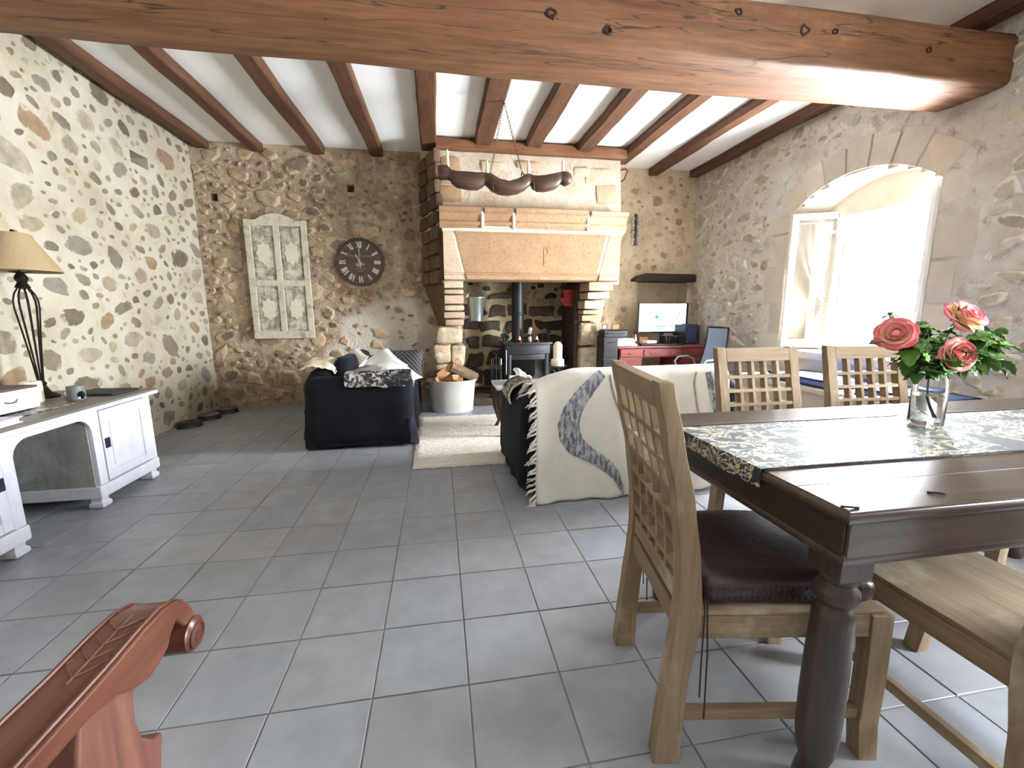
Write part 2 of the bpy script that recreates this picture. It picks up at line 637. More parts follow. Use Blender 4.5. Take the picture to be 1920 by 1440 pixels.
def tile_mesh():
    h = TS / 2 - 0.0028
    b = 0.0016
    v = [(-h, -h, -0.02), (h, -h, -0.02), (h, h, -0.02), (-h, h, -0.02), (-h, -h, -b), (h, -h, -b), (h, h, -b), (-h, h, -b),
         (-h + b, -h + b, 0), (h - b, -h + b, 0), (h - b, h - b, 0), (-h + b, h - b, 0)]
    f = [(0, 1, 5, 4), (1, 2, 6, 5), (2, 3, 7, 6), (3, 0, 4, 7), (4, 5, 9, 8), (5, 6, 10, 9), (6, 7, 11, 10), (7, 4, 8, 11), (8, 9, 10, 11)]
    me = bpy.data.meshes.new('tile')
    me.from_pydata(v, [], f)
    me.materials.append(m_tile)
    return me


tile_me = tile_mesh()
cells = []
for i in range(-12, 14):
    for j in range(-23, 17):
        x, y = (i + 0.5 + GX) * TS, (j + 0.5 + GY) * TS
        if not (XL - 0.1 < x < XR + 0.12 and YF - 0.1 < y < 6.75): continue
        q = project((x, y, 0))
        a = 0.0
        if q and -60 < q[0] < 1980 and q[1] < 1500:
            a = 1.0 / q[2] ** 3
        cells.append((a, x, y))
cells.sort(reverse=True)
rest = MB()
for k, (a, x, y) in enumerate(cells):
    dz = 0.0012 * math.sin(k * 12.9898)
    if k < 300 and a > 0:
        share('tile', tile_me, floor, Matrix.Translation((x, y, dz)) @ Euler((0.0012 * math.sin(k * 7.1), 0.0012 * math.cos(k * 3.3), 0)).to_matrix().to_4x4())
    else:
        rest.add([v.co for v in tile_me.vertices], [p.vertices for p in tile_me.polygons], Matrix.Translation((x, y, 0)))
o = rest.build('tile_field', m_tile, floor, False)
o['kind'] = 'stuff'


# ------------------------------------------------------------------ rubble walls
def stone_protos(n, seed, prefix):
    rnd = random.Random(seed)
    out = []
    for k in range(n):
        m = rnd.choice((6, 7, 8))
        ph = rnd.random() * 6
        ang = [2 * PI * (i + rnd.uniform(-0.36, 0.36)) / m + ph for i in range(m)]
        rad = [rnd.uniform(0.70, 1.14) for _ in range(m)]
        v = []
        for s, z in ((1.0, -0.6), (0.93, 0.45), (0.66, 0.9)):
            for a, r in zip(ang, rad):
                v.append((math.cos(a) * r * s, math.sin(a) * r * s, z + (rnd.uniform(-0.12, 0.12) if z > 0 else 0)))
        v.append((rnd.uniform(-0.15, 0.15), rnd.uniform(-0.15, 0.15), 1.0))
        f = []
        for q in range(2):
            for i in range(m):
                j = (i + 1) % m
                f.append((q * m + i, q * m + j, (q + 1) * m + j, (q + 1) * m + i))
        for i in range(m):
            f.append((2 * m + i, 2 * m + (i + 1) % m, 3 * m))
        out.append((v, f))
    return out


PROTO = stone_protos(14, 5, 'stone')


def proto_meshes(mat):
    r = []
    for v, f in PROTO:
        me = bpy.data.meshes.new('stone')
        me.from_pydata(v, [], f)
        me.materials.append(mat)
        me.shade_smooth()
        me.set_sharp_from_angle(angle=R(50))
        r.append(me)
    return r


class Wall:
    def __init__(s, O, U, N, seed, amp):
        s.O, s.U, s.N, s.V = Vector(O), Vector(U), Vector(N), Vector((0, 0, 1))
        s.seed, s.amp = seed, amp

    def h(s, u, v):
        return s.amp * (nz(u * 1.4 + s.seed, v * 1.4, s.seed) + 0.5 * nz(u * 4 + s.seed, v * 4, 3.3))

    def P(s, u, v, d=0.0):
        return s.O + s.U * u + s.V * v + s.N * d

    def surface(s, name, us, vs, keep, mat, holes=(), parent=None, back=0.42):
        mbx = MB()
        us = sorted(set(round(x, 4) for x in us))
        vs = sorted(set(round(x, 4) for x in vs))
        W = len(us)
        pts = [s.P(u, v, s.h(u, v)) for v in vs for u in us]
        fs = []
        flip = s.U.cross(s.V).dot(s.N) < 0
        for j in range(len(vs) - 1):
            for i in range(W - 1):
                cu, cv = (us[i] + us[i + 1]) / 2, (vs[j] + vs[j + 1]) / 2
                if not keep(cu, cv): continue
                q = (j * W + i, j * W + i + 1, (j + 1) * W + i + 1, (j + 1) * W + i)
                fs.append(q[::-1] if flip else q)
        mbx.add(pts, fs)
        for (u0, u1, v0, v1, d) in holes:
            c = [s.P(a, b, s.h(a, b)) for a, b in ((u0, v0), (u1, v0), (u1, v1), (u0, v1))]
            e = [s.P(a, b, -d) for a, b in ((u0, v0), (u1, v0), (u1, v1), (u0, v1))]
            mbx.add(c + e, [(0, 1, 5, 4), (1, 2, 6, 5), (2, 3, 7, 6), (3, 0, 4, 7), (4, 5, 6, 7)])
        if back:
            # outer skin of the masonry, rebuilt cell by cell so that openings stay open
            ub = [us[0]] + [u for u in us[1:-1:6]] + [us[-1]]
            b0 = [s.P(u, v, -back) for v in (vs[0], vs[-1]) for u in (us[0], us[-1])]
            if not holes or all(h[4] < back for h in holes):
                if keep is ALL or s.solid_back:
                    mbx.add(b0, [(0, 1, 3, 2)])
        o = mbx.build(name, mat, parent, True, 60)
        return o

    solid_back = False

    def stones(s, wall_obj, name, mat, mat_i, u0, u1, v0, v1, ok, sizes, seed, hgt, aspect=1.35, tilt=0.5, limit=300, gap=0.012):
        rnd = random.Random(seed)
        placed = []
        cell = {}
        G = 0.22
        for (rad, tries) in sizes:
            for _ in range(tries):
                r = rad * rnd.uniform(0.75, 1.2)
                u, v = rnd.uniform(u0, u1), rnd.uniform(v0, v1)
                asp = rnd.uniform(1.0, aspect)
                a, b = r * math.sqrt(asp), r / math.sqrt(asp)
                if not ok(u, v, max(a, b)): continue
                ci, cj = int(u // G), int(v // G)
                bad = False
                for di in (-2, -1, 0, 1, 2):
                    for dj in (-2, -1, 0, 1, 2):
                        for (x, y, aa, bb) in cell.get((ci + di, cj + dj), ()):
                            # distance measured in the stretched metric of the two stones
                            dx, dy = abs(u - x) / (a + aa + gap), abs(v - y) / (b + bb + gap)
                            if dx * dx + dy * dy < 1.0:
                                bad = True
                                break
                        if bad: break
                    if bad: break
                if bad: continue
                cell.setdefault((ci, cj), []).append((u, v, a, b))
                placed.append((u, v, a, b, rnd.gauss(0, tilt) * 0.5, rnd.randrange(len(PROTO)), rnd.uniform(0.6, 1.3) * hgt))
        ranked = []
        for st in placed:
            p = s.P(st[0], st[1])
            q = project(p)
            sc = 0
            if q and -80 < q[0] < 2000 and -80 < q[1] < 1500:
                vd = (Vector((0, 0, CAMZ)) - p).normalized()
                sc = st[2] * st[3] * abs(vd.dot(s.N)) / q[2] ** 2
            ranked.append((sc, st))
        ranked.sort(key=lambda t: -t[0])
        mes = proto_meshes(mat)
        rest = MB()
        for k, (sc, (u, v, a, b, ph, pi, hh)) in enumerate(ranked):
            ca, sa = math.cos(ph), math.sin(ph)
            X = (s.U * ca + s.V * sa) * a
            Y = (s.U * -sa + s.V * ca) * b
            Z = s.N * hh
            T = s.P(u, v, s.h(u, v))
            Mx = Matrix(((X.x, Y.x, Z.x, T.x), (X.y, Y.y, Z.y, T.y), (X.z, Y.z, Z.z, T.z), (0, 0, 0, 1)))
            if k < limit and sc > 0:
                share('stone', mes[pi], wall_obj, Mx)
            else:
                rest.add(PROTO[pi][0], PROTO[pi][1], Mx)
        if rest.v:
            r_ = rest.build('small_stones', mat_i, wall_obj, True, 50)
            r_['kind'] = 'stuff'


def ALL(u, v): return True


def lin(a, b, st):
    n = max(1, int(round((b - a) / st)))
    return [a + (b - a) * i / n for i in range(n + 1)]


# left wall -------------------------------------------------------
wl = Wall((XL, 0, 0), (0, 1, 0), (1, 0, 0), 1.7, 0.016)
wl.solid_back = True
LH = (5.30, 5.58, 2.83, 2.95, 0.36)


def in_rect(u, v, h, pad=0.0):
    return h[0] - pad < u < h[1] + pad and h[2] - pad < v < h[3] + pad


us = lin(YF, 1.6, 0.35) + lin(1.6, 6.62, 0.07) + [LH[0], LH[1]]
vs = lin(-0.05, ZC + 0.02, 0.07) + [LH[2], LH[3]]
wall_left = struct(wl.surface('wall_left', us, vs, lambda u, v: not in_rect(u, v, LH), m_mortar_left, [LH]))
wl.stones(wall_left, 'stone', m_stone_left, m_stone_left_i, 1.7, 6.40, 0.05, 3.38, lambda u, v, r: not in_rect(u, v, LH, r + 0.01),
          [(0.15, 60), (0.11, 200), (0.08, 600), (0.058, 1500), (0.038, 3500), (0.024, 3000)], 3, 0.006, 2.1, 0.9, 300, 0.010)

# back wall (two stretches either side of the fireplace) -----------
wb = Wall((0, YB, 0), (1, 0, 0), (0, -1, 0), 5.1, 0.022)
wb2 = Wall((0, 6.62, 0), (1, 0, 0), (0, -1, 0), 8.4, 0.018)
BH1 = (-2.865, -2.775, 2.73, 2.825, 0.2)
BH2 = (-1.17, -1.07, 2.90, 3.0, 0.2)
NI = (3.15, 4.02, 0.25, 1.76, 0.30)
CR = (3.04, 3.10, 2.31, 2.79, 0.36)
us = lin(-3.12, 0.32, 0.07) + [BH1[0], BH1[1], BH2[0], BH2[1]]
vs = lin(-0.05, ZC + 0.02, 0.07) + [BH1[2], BH1[3], BH2[2], BH2[3]]
wb.solid_back = True
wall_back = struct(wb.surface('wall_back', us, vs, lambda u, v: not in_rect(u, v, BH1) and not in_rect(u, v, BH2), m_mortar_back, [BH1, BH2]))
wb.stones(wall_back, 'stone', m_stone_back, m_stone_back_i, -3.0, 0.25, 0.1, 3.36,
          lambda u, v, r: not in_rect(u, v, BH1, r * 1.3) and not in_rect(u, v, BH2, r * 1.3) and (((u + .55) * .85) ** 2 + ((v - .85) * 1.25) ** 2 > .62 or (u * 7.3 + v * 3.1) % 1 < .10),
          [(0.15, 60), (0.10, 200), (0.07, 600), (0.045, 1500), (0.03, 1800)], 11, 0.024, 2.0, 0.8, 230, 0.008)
us = lin(2.05, 4.14, 0.07) + [NI[0], NI[1], CR[0], CR[1]]
vs = lin(-0.05, ZC + 0.02, 0.07) + [NI[2], NI[3], CR[2], CR[3]]
wb2.solid_back = True
niche_wall = wb2.surface('masonry_panel', us, vs, lambda u, v: not in_rect(u, v, NI) and not in_rect(u, v, CR), m_mortar_far, [NI, CR], wall_back)
wb2.stones(wall_back, 'stone', m_stone_far, m_stone_far_i, 2.5, 4.05, 0.1, 3.36,
           lambda u, v, r: not in_rect(u, v, NI, r + 0.02) and not in_rect(u, v, CR, r),
           [(0.10, 40), (0.07, 90), (0.045, 220), (0.03, 400)], 21, 0.012, 1.6, 0.6, 70, 0.025)
# ragged edge stones along the slot
mb = MB()
for k in range(9):
    z = 2.33 + k * 0.052
    mb.rbox((3.122 - 0.006 * (k % 3), 6.60, z), (0.05, 0.05, 0.045), 0.012, 1, 0.006, k)
    mb.rbox((3.016 + 0.008 * (k % 2), 6.60, z + 0.02), (0.04, 0.05, 0.05), 0.012, 1, 0.006, k + 20)
o = mb.build('slot_rim', m_mortar_right, wall_back)
o['kind'] = 'stuff'
# wooden lintel over the niche
mb = MB()
mb.prism([(3.02, 1.765), (3.10, 1.76), (4.06, 1.755), (4.06, 1.845), (4.03, 1.875), (3.22, 1.88), (3.12, 1.855), (3.03, 1.80)], 0.34,
         Matrix.Translation((0, 6.62, 0)) @ Euler((R(90), 0, 0)).to_matrix().to_4x4())
mb.build('lintel', m_lintel, wall_back, True, 30, 0.008)

# right wall -------------------------------------------------------
wr = Wall((XR, 0, 0), (0, 1, 0), (-1, 0, 0), 12.3, 0.016)
WY0, WY1, WZ0, WSP, WCR = 3.10, 4.66, 0.86, 2.38, 2.66     # inner opening, sill, spring and crown


def arch_z(y, y0=WY0, y1=WY1, zs=WSP, zc=WCR):
    half = (y1 - y0) / 2
    rise = zc - zs
    rad = (half * half + rise * rise) / (2 * rise)
    d = y - (y0 + y1) / 2
    return zc - rad + math.sqrt(max(0, rad * rad - d * d))


SIDE = (-0.80, 0.40, 0.70, 2.30)           # second window, beside the camera
RH = (5.83, 5.89, 2.46, 2.52, 0.12)


def in_win(u, v, pad=0.0):
    return WY0 - pad < u < WY1 + pad and WZ0 - pad < v < arch_z(min(max(u, WY0), WY1)) + pad


us = lin(YF, -0.8, 0.25) + lin(-0.8, 0.4, 0.12) + lin(0.4, 1.6, 0.12) + lin(1.6, 6.7, 0.06) + [WY0, WY1, RH[0], RH[1]]
vs = lin(-0.05, ZC + 0.02, 0.06) + [SIDE[2], SIDE[3], WZ0, RH[2], RH[3]]
wall_right = struct(wr.surface('wall_right', us, vs, lambda u, v: not in_win(u, v, -0.015) and not in_rect(u, v, SIDE) and not in_rect(u, v, RH), m_mortar_right, [RH]))


def ok_right(u, v, r):
    if in_rect(u, v, RH, r): return False
    if 2.80 - r < u < 4.96 + r and 0.5 < v < 3.0 + r: return False
    return True


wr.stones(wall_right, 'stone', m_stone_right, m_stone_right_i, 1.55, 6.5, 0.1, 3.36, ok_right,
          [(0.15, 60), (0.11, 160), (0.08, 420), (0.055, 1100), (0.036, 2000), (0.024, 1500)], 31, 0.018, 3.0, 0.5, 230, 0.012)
# dressed stones: jamb quoins, voussoirs, sill
mb = None
z = WZ0 - 0.02
k = 0
for side in (0, 1):
    z = 0.62
    k = 0
    hs = [0.34, 0.40, 0.36, 0.44, 0.38]
    while z < WSP - 0.05:
        hh = min(hs[(k + side) % 5], WSP - z + 0.02)
        w = 0.30 if (k + side) % 2 else 0.20
        q = MB()
        if side == 0:
            q.rbox((XR + 0.026, WY0 - w / 2, z + hh / 2), (0.075, w, hh - 0.014), 0.018, 2, 0.004, k)
        else:
            q.rbox((XR + 0.026, WY1 + w / 2, z + hh / 2), (0.075, w, hh - 0.014), 0.018, 2, 0.004, k + 9)
        q.build('quoin', m_dressed, wall_right)
        z += hh
        k += 1
nv = 7
for k in range(nv):
    a0, a1 = k / nv, (k + 1) / nv
    pts = []
    for t in [a0 + (0.006 if k else 0) + (a1 - a0 - (0.012 if 0 < k < nv - 1 else 0.006)) * i_ / 6 for i_ in range(7)]:
        y = WY0 + (WY1 - WY0) * t
        pts.append((y, arch_z(y) - 0.006))
    hgt = 0.26 + 0.04 * (k % 2)
    half, rise = (WY1 - WY0) / 2, WCR - WSP
    rad_ = (half * half + rise * rise) / (2 * rise)
    cy_, cz_ = (WY0 + WY1) / 2, WCR - rad_
    top = [(cy_ + (y - cy_) * (1 + hgt / rad_), cz_ + (zz - cz_) * (1 + hgt / rad_)) for y, zz in pts[::-1]]
    q = MB()
    q.prism(pts + top, 0.075, Matrix(((0, 0, 1, XR + 0.026), (1, 0, 0, 0), (0, 1, 0, 0), (0, 0, 0, 1))))
    q.build('voussoir', m_dressed, wall_right, True, 30, 0.01)
q = MB()
q.rbox((XR + 0.20, 3.83, WZ0 - 0.045), (0.50, 1.72, 0.09), 0.02, 3, 0.003)
q.build('sill', m_dressed, wall_right)
# reveal of the window: splayed jambs, arched soffit inside, flat lintel behind
FX = 4.52
OY0, OY1, OZ1 = 3.05, 4.27, 2.42
q = MB()
n = 16
ins, mid_, out = [], [], []
for i in range(n + 1):
    y = WY0 + (WY1 - WY0) * i / n
    ins.append(Vector((XR - 0.005, y, arch_z(y))))
    y2 = WY0 + 0.0 + (4.45 - WY0) * i / n
    out.append(Vector((4.34, y2, arch_z(y2, WY0, 4.45, 2.36, 2.60))))
q.add(ins + out, [(i, i + 1, n + 1 + i + 1, n + 1 + i) for i in range(n)])
# jambs, in two steps so that the splay has a rebate
q.add([(XR - .005, WY1, WZ0 - .1), (XR - .005, WY1, WSP), (4.34, 4.45, 2.36), (4.34, 4.45, WZ0 - .1)], [(0, 1, 2, 3)])
q.add([(4.34, 4.45, WZ0 - .1), (4.34, 4.45, 2.36), (4.34, OY1, 2.36), (4.34, OY1, WZ0 - .1)], [(0, 1, 2, 3)])
q.add([(4.34, OY1, WZ0 - .1), (4.34, OY1, OZ1), (4.66, OY1, OZ1), (4.66, OY1, WZ0 - .1)], [(0, 1, 2, 3)])
q.add([(XR - .005, WY0, WZ0 - .1), (XR - .005, WY0, WSP), (4.66, OY0, 2.40), (4.66, OY0, WZ0 - .1)], [(3, 2, 1, 0)])
# lintel face above the frame and its underside
fan = [(4.34, WY0, OZ1), (4.34, 4.45, OZ1)]
q.add(out + [Vector((4.34, 4.45, 2.30)), Vector((4.34, WY0, 2.30))], [list(range(n + 1)) + [n + 1, n + 2]])
q.add([(4.34, OY0, OZ1 - 0.0), (4.34, OY1, OZ1), (4.66, OY1, OZ1), (4.66, OY0, OZ1)], [(0, 1, 2, 3)])
q.add([(XR, WY0, WZ0 - .02), (XR, WY1, WZ0 - .02), (4.66, OY1, WZ0 - .02), (4.66, OY0, WZ0 - .02)], [(0, 1, 2, 3)])
q.build('reveal', m_reveal, wall_right, True, 40)
# outer skin of the wall around both openings
q = MB()
X2 = 4.66
for (y0, y1, z0, z1) in ((YF, SIDE[0], -0.05, ZC), (SIDE[1], OY0, -0.05, ZC), (OY1, 7.1, -0.05, ZC), (SIDE[0], SIDE[1], -0.05, SIDE[2]), (SIDE[0], SIDE[1], SIDE[3], ZC),
                         (OY0, OY1, -0.05, WZ0 - .02), (OY0, OY1, OZ1, ZC)):
    q.add([(X2, y0, z0), (X2, y1, z0), (X2, y1, z1), (X2, y0, z1)], [(0, 1, 2, 3)])
for (y0, z0, y1, z1) in ((SIDE[0], SIDE[2], SIDE[0], SIDE[3]), (SIDE[1], SIDE[2], SIDE[1], SIDE[3]), (SIDE[0], SIDE[3], SIDE[1], SIDE[3]), (SIDE[0], SIDE[2], SIDE[1], SIDE[2])):
    q.add([(XR, y0, z0), (XR, y1, z1), (X2, y1, z1), (X2, y0, z0)], [(0, 1, 2, 3)])
q.build('outer_skin', m_reveal, wall_right, False)

q = MB()
q.add([(-3.7, 7.12, -.12), (4.70, 7.12, -.12), (4.70, 7.12, 3.6), (-3.7, 7.12, 3.6)], [(0, 1, 2, 3)])
q.add([(-3.62, YF - .2, -.12), (-3.62, 7.12, -.12), (-3.62, 7.12, 3.6), (-3.62, YF - .2, 3.6)], [(0, 1, 2, 3)])
q.build('outer_skin', m_reveal, wall_back, False)
# wall behind the camera
q = MB()
q.box(((XL + XR) / 2, YF - 0.07, (ZC - .05) / 2), (XR - XL + 1.1, 0.14, ZC + .05))
struct(q.build('wall_front', m_mortar_right, None, False))

# ------------------------------------------------------------------ ceiling with joists
q = MB()
q.box(((XL + XR) / 2, (YF + 7.0) / 2, ZC + 0.06), (XR - XL + 1.3, 7.0 - YF + 0.4, 0.12))
ceiling = struct(q.build('ceiling', m_ceiling, None, False))
joists = [(-2.885, 6.5, 0.15), (-2.245, 6.46, 0.155), (-1.495, 6.46, 0.165), (-0.76, 6.46, 0.17), (-0.055, 6.10, 0.19), (0.62, 5.83, 0.21), (1.255, 5.83, 0.20), (1.93, 5.83, 0.19),
          (2.61, 6.2, 0.17), (3.32, 6.64, 0.16), (4.0, 6.7, 0.15)]
for k, (x, ye, w) in enumerate(joists):
    q = MB()
    rs = []
    ys = lin(3.12, ye, 0.16)
    for y in ys:
        dx = 0.018 * nz(y * 0.9, k * 3.1) + 0.006 * nz(y * 5, k)
        dw = w * (1 + 0.08 * nz(y * 1.7, k * 5.7, 2))
        zb = 3.355 + 0.014 * nz(y * 1.1, k * 2.2, 5) + 0.004 * nz(y * 7, k, 5)
        c = 0.016 + 0.01 * nz(y * 2.3, k, 9)
        a = dw / 2
        rs.append([Vector((x + dx + p, y, zz)) for p, zz in ((-a, ZC + .01), (-a, zb + c), (-a + c, zb), (a - c, zb), (a, zb + c), (a, ZC + .01))])
    q.rings(rs)
    q.build('joist', m_joist, ceiling, True, 30)
for k, x in enumerate((-2.9, -1.2, 0.3, 1.6, 3.99)):      # wider spaced joists of the near bay
    q = MB()
    rs = []
    for y in lin(YF + 0.02, 3.11, 0.3):
        dx = 0.012 * nz(y * 0.9, k * 4.4)
        rs.append([Vector((x + dx + p_, y, zz)) for p_, zz in ((-.08, ZC + .01), (-.08, 3.37), (-.065, 3.355), (.065, 3.355), (.08, 3.37), (.08, ZC + .01))])
    q.rings(rs)
    q.build('joist', m_joist, ceiling, True, 30)
q = MB()
rs = []
for x in lin(0.03, 2.52, 0.1):
    d = 0.006 * nz(x * 4, 1.2)
    rs.append([Vector((x, 5.79 + d, 3.29 + d)), Vector((x, 5.93, 3.285 + d)), Vector((x, 5.93, 3.44)), Vector((x, 5.79, 3.42 + d)), Vector((x, 5.775 + d, 3.40)), Vector((x, 5.775 + d, 3.31))])
q.rings(rs)
q.build('trimmer', m_trimmer, ceiling, True, 35)

# ------------------------------------------------------------------ the great beam
q = MB()
rs = []
for x in lin(-3.2, 4.25, 0.05):
    t = (x + 3.2) / 7.45
    wav = 0.020 * nz(x * 0.8, 4.0) + 0.006 * nz(x * 4, 1.0)
    y0 = 2.76 + 0.03 * nz(x * 0.7, 9.0)
    y1 = 3.285 - 0.05 * (2 * t - 1) ** 2 + 0.02 * nz(x * 0.9, 12.0)
    zb = 2.90 + wav * 0.6
    prof = [(y0, zb + 0.035), (y0 + 0.012, zb + 0.012), (y0 + 0.035, zb), ((y0 + y1) / 2 - .1, zb - 0.006), ((y0 + y1) / 2 + .1, zb - 0.004), (y1 - 0.03, zb + 0.004), (y1 - 0.005, zb + 0.02),
            (y1, zb + 0.06), (y1, 3.20), (y1 - 0.04, 3.255), (y0 + 0.26, 3.262), (y0 + 0.10, 3.258), (y0 + 0.02, 3.238), (y0 - 0.004, 3.20), (y0 - 0.008, 3.10), (y0 - 0.005, 3.0)]
    ring = []
    for i, (y, z_) in enumerate(prof):
        g = 0.007 * nz(x * 3, y * 9, z_ * 9) + 0.003 * nz(x * 11, y * 20, z_ * 20)
        ring.append(Vector((x, y + g, z_ + g * 0.7)))
    rs.append(ring)
q.rings(rs)
beam = tag(q.build('ceiling_beam', m_beam, None, True, 50), 'massive rough-hewn oak beam spanning the room below the joists', 'beam')
m_knot = M_plain('beam_knot', srgb(52, 30, 18), 0.9, bump=0.5)
for k, (x, z_, r) in enumerate([(2.38, 3.09, 0.033), (2.60, 3.10, 0.018), (0.62, 3.14, 0.05), (0.70, 3.02, 0.03), (-0.30, 3.08, 0.022), (-0.16, 3.07, 0.02), (-1.1, 3.12, 0.022), (-1.45, 3.13, 0.028), (1.05, 2.965, 0.025), (3.35, 3.06, 0.02), (1.9, 3.15, 0.022)]):
    q = MB()
    y0 = 2.76 + 0.03 * nz(x * 0.7, 9.0) - 0.008
    pts = []
    for i in range(10):
        a = 2 * PI * i / 10
        rr = r * (0.8 + 0.5 * nz(k * 3.1, math.cos(a) * 2, math.sin(a) * 2))
        pts.append((x + rr * 1.25 * math.cos(a), z_ + rr * math.sin(a)))
    mx = sum(p[0] for p in pts) / 10
    mz = sum(p[1] for p in pts) / 10
    rs = []
    for s_, d in ((1.25, 0.012), (1.15, -0.004), (0.8, -0.007), (0.45, 0.004)):
        rs.append([Vector((mx + (a - mx) * s_, y0 + d, mz + (b - mz) * s_)) for a, b in pts])
    q.rings(rs)
    q.build('knot', m_knot, beam, True, 60)

# ------------------------------------------------------------------ window leaves and curtain
m_glass = NT('window_glass')
_t = m_glass
_tr = _t.n('ShaderNodeBsdfTransparent')
_gl = _t.n('ShaderNodeBsdfGlossy')
_gl.inputs['Roughness'].default_value = 0.02
_fr = _t.n('ShaderNodeFresnel')
_fr.inputs[0].default_value = 1.45
_ms = _t.n('ShaderNodeMixShader')
_t.l(_fr.outputs[0], _ms.inputs[0]); _t.l(_tr.outputs[0], _ms.inputs[1]); _t.l(_gl.outputs[0], _ms.inputs[2])
_t.l(_ms.outputs[0], _t.out.inputs[0])
m_glass = m_glass.m

win = bpy.data.objects.new('window_1', None)
COL.objects.link(win)
win.location = (FX, (OY0 + OY1) / 2, WZ0)
tag(win, 'arched window in thick stone wall with white casement standing open', None, None, 'structure')
wy0, wy1, wz1 = OY0 - win.location.y, OY1 - win.location.y, OZ1 - WZ0
q = MB()
for c, d in (((0, wy0 + .025, wz1 / 2), (.07, .05, wz1)), ((0, wy1 - .025, wz1 / 2), (.07, .05, wz1)), ((0, 0, .025), (.07, wy1 - wy0, .05)), ((0, 0, wz1 - .03), (.07, wy1 - wy0, .06))):
    q.box(c, d)
q.build('window_frame', m_paint_white, win, True, 30, 0.004)


def leaf(hinge, free, z0, z1, name):
    """a casement leaf from hinge to free edge (plan points)"""
    h, f = Vector(hinge), Vector(free)
    L = (f - h).length
    a = math.atan2(f.y - h.y, f.x - h.x)
    Mx = Matrix.Translation((h.x - win.location.x, h.y - win.location.y, z0 - WZ0)) @ Matrix.Rotation(a, 4, 'Z')
    H = z1 - z0
    q = MB()
    w = 0.062
    for c, d in (((w / 2, 0, H / 2), (w, .042, H)), ((L - w / 2, 0, H / 2), (w, .042, H)), ((L / 2, 0, w * .7), (L, .042, w * 1.4)), ((L / 2, 0, H - w / 2), (L, .042, w))):
        q.box(c, d, Mx)
    lf = q.build(name, m_paint_white, win, True, 30, 0.004)
    q = MB()
    q.box((L / 2, 0, H / 2), (L - 2 * w + .01, .005, H - 2 * w), Mx)
    q.build('pane', m_glass, lf, False)
    q = MB()
    q.tube([Mx @ Vector((L - .03, -.02, H * .48)), Mx @ Vector((L - .03, -.05, H * .48)), Mx @ Vector((L - .03, -.055, H * .42))], .008, 8)
    q.build('handle', m_steel, lf)
    return Mx, L, H


m_steel = M_plain('brushed_steel', srgb(170, 172, 176), 0.3, 1.0, 0.05)
m_iron = M_plain('black_iron', srgb(30, 30, 32), 0.5, 0.6, 0.2, bump=0.2)
MxL, LL, LH_ = leaf((4.49, 4.235), (3.95, 4.48), WZ0 + .03, 2.365, 'casement')
leaf((4.49, 3.085), (4.06, 3.135), WZ0 + .03, 2.365, 'casement')

# curtain gathered on the open leaf
m_voile = NT('sheer_voile')
_t = m_voile
_d = _t.n('ShaderNodeBsdfDiffuse'); _d.inputs[0].default_value = srgb(244, 244, 238)
_tl = _t.n('ShaderNodeBsdfTranslucent'); _tl.inputs[0].default_value = srgb(240, 240, 232)
_tp = _t.n('ShaderNodeBsdfTransparent')
_m1 = _t.n('ShaderNodeMixShader'); _m1.inputs[0].default_value = 0.5
_m2 = _t.n('ShaderNodeMixShader'); _m2.inputs[0].default_value = 0.22
_t.l(_d.outputs[0], _m1.inputs[1]); _t.l(_tl.outputs[0], _m1.inputs[2]); _t.l(_m1.outputs[0], _m2.inputs[1]); _t.l(_tp.outputs[0], _m2.inputs[2]); _t.l(_m2.outputs[0], _t.out.inputs[0])
m_voile = m_voile.m
Wm = Matrix.Translation(win.location) @ MxL
cx0, cx1 = .085, LL - .075
cur = thing('curtain', 'sheer white curtain tied back on the open window casement', 'curtain', tuple(Wm @ Vector((LL / 2, -.045, LH_ - .09))))


def cfn(a, b):
    # a across, b down
    x_top = cx0 + (cx1 - cx0) * a
    tie = 0.62
    tx = cx0 + 0.055
    if b < tie:
        t = b / tie
        e = t ** 2.6
        x = x_top * (1 - e) + (tx + 0.05 * a) * e
        zz = (LH_ - .10) - (LH_ * 0.60) * t - 0.0
        zz += (1 - a) * 0 - 0.18 * (a ** 2) * 0 + 0.16 * (1 - a) * 0
        # the free edge hangs in a deep curve
        zz += 0.20 * a * t * (1 - t) * 1.2
    else:
        t = (b - tie) / (1 - tie)
        x = tx + 0.05 * a + (0.02 + 0.13 * a) * t
        zz = (LH_ - .10) - LH_ * 0.60 - t * (LH_ * 0.29)
    g = 0.022 * (0.35 + 0.65 * (1 - abs(b - tie))) * math.sin(a * 34 + 2 * b)
    return Wm @ Vector((x, -0.045 + g * .7, zz)) - cur.location


q = MB(); q.grid(cfn, 60, 34)
q.build('voile', m_voile, cur, True, 180)
q = MB()
q.tube([Wm @ Vector((cx0 - .01, -.045, LH_ - .095)) - cur.location, Wm @ Vector((cx1 + .01, -.045, LH_ - .095)) - cur.location], .006, 8)
q.build('curtain_wire', m_paint_white, cur)
q = MB()
tc = Wm @ Vector((cx0 + .08, -.045, LH_ * .40 - .10)) - cur.location
q.tube([tc + Vector((.052 * math.cos(t), .04 * math.sin(t), .004 * math.sin(3 * t))) for t in [2 * PI * i / 14 for i in range(14)]], .011, 6, True)
q.build('tie_band', m_voile, cur)

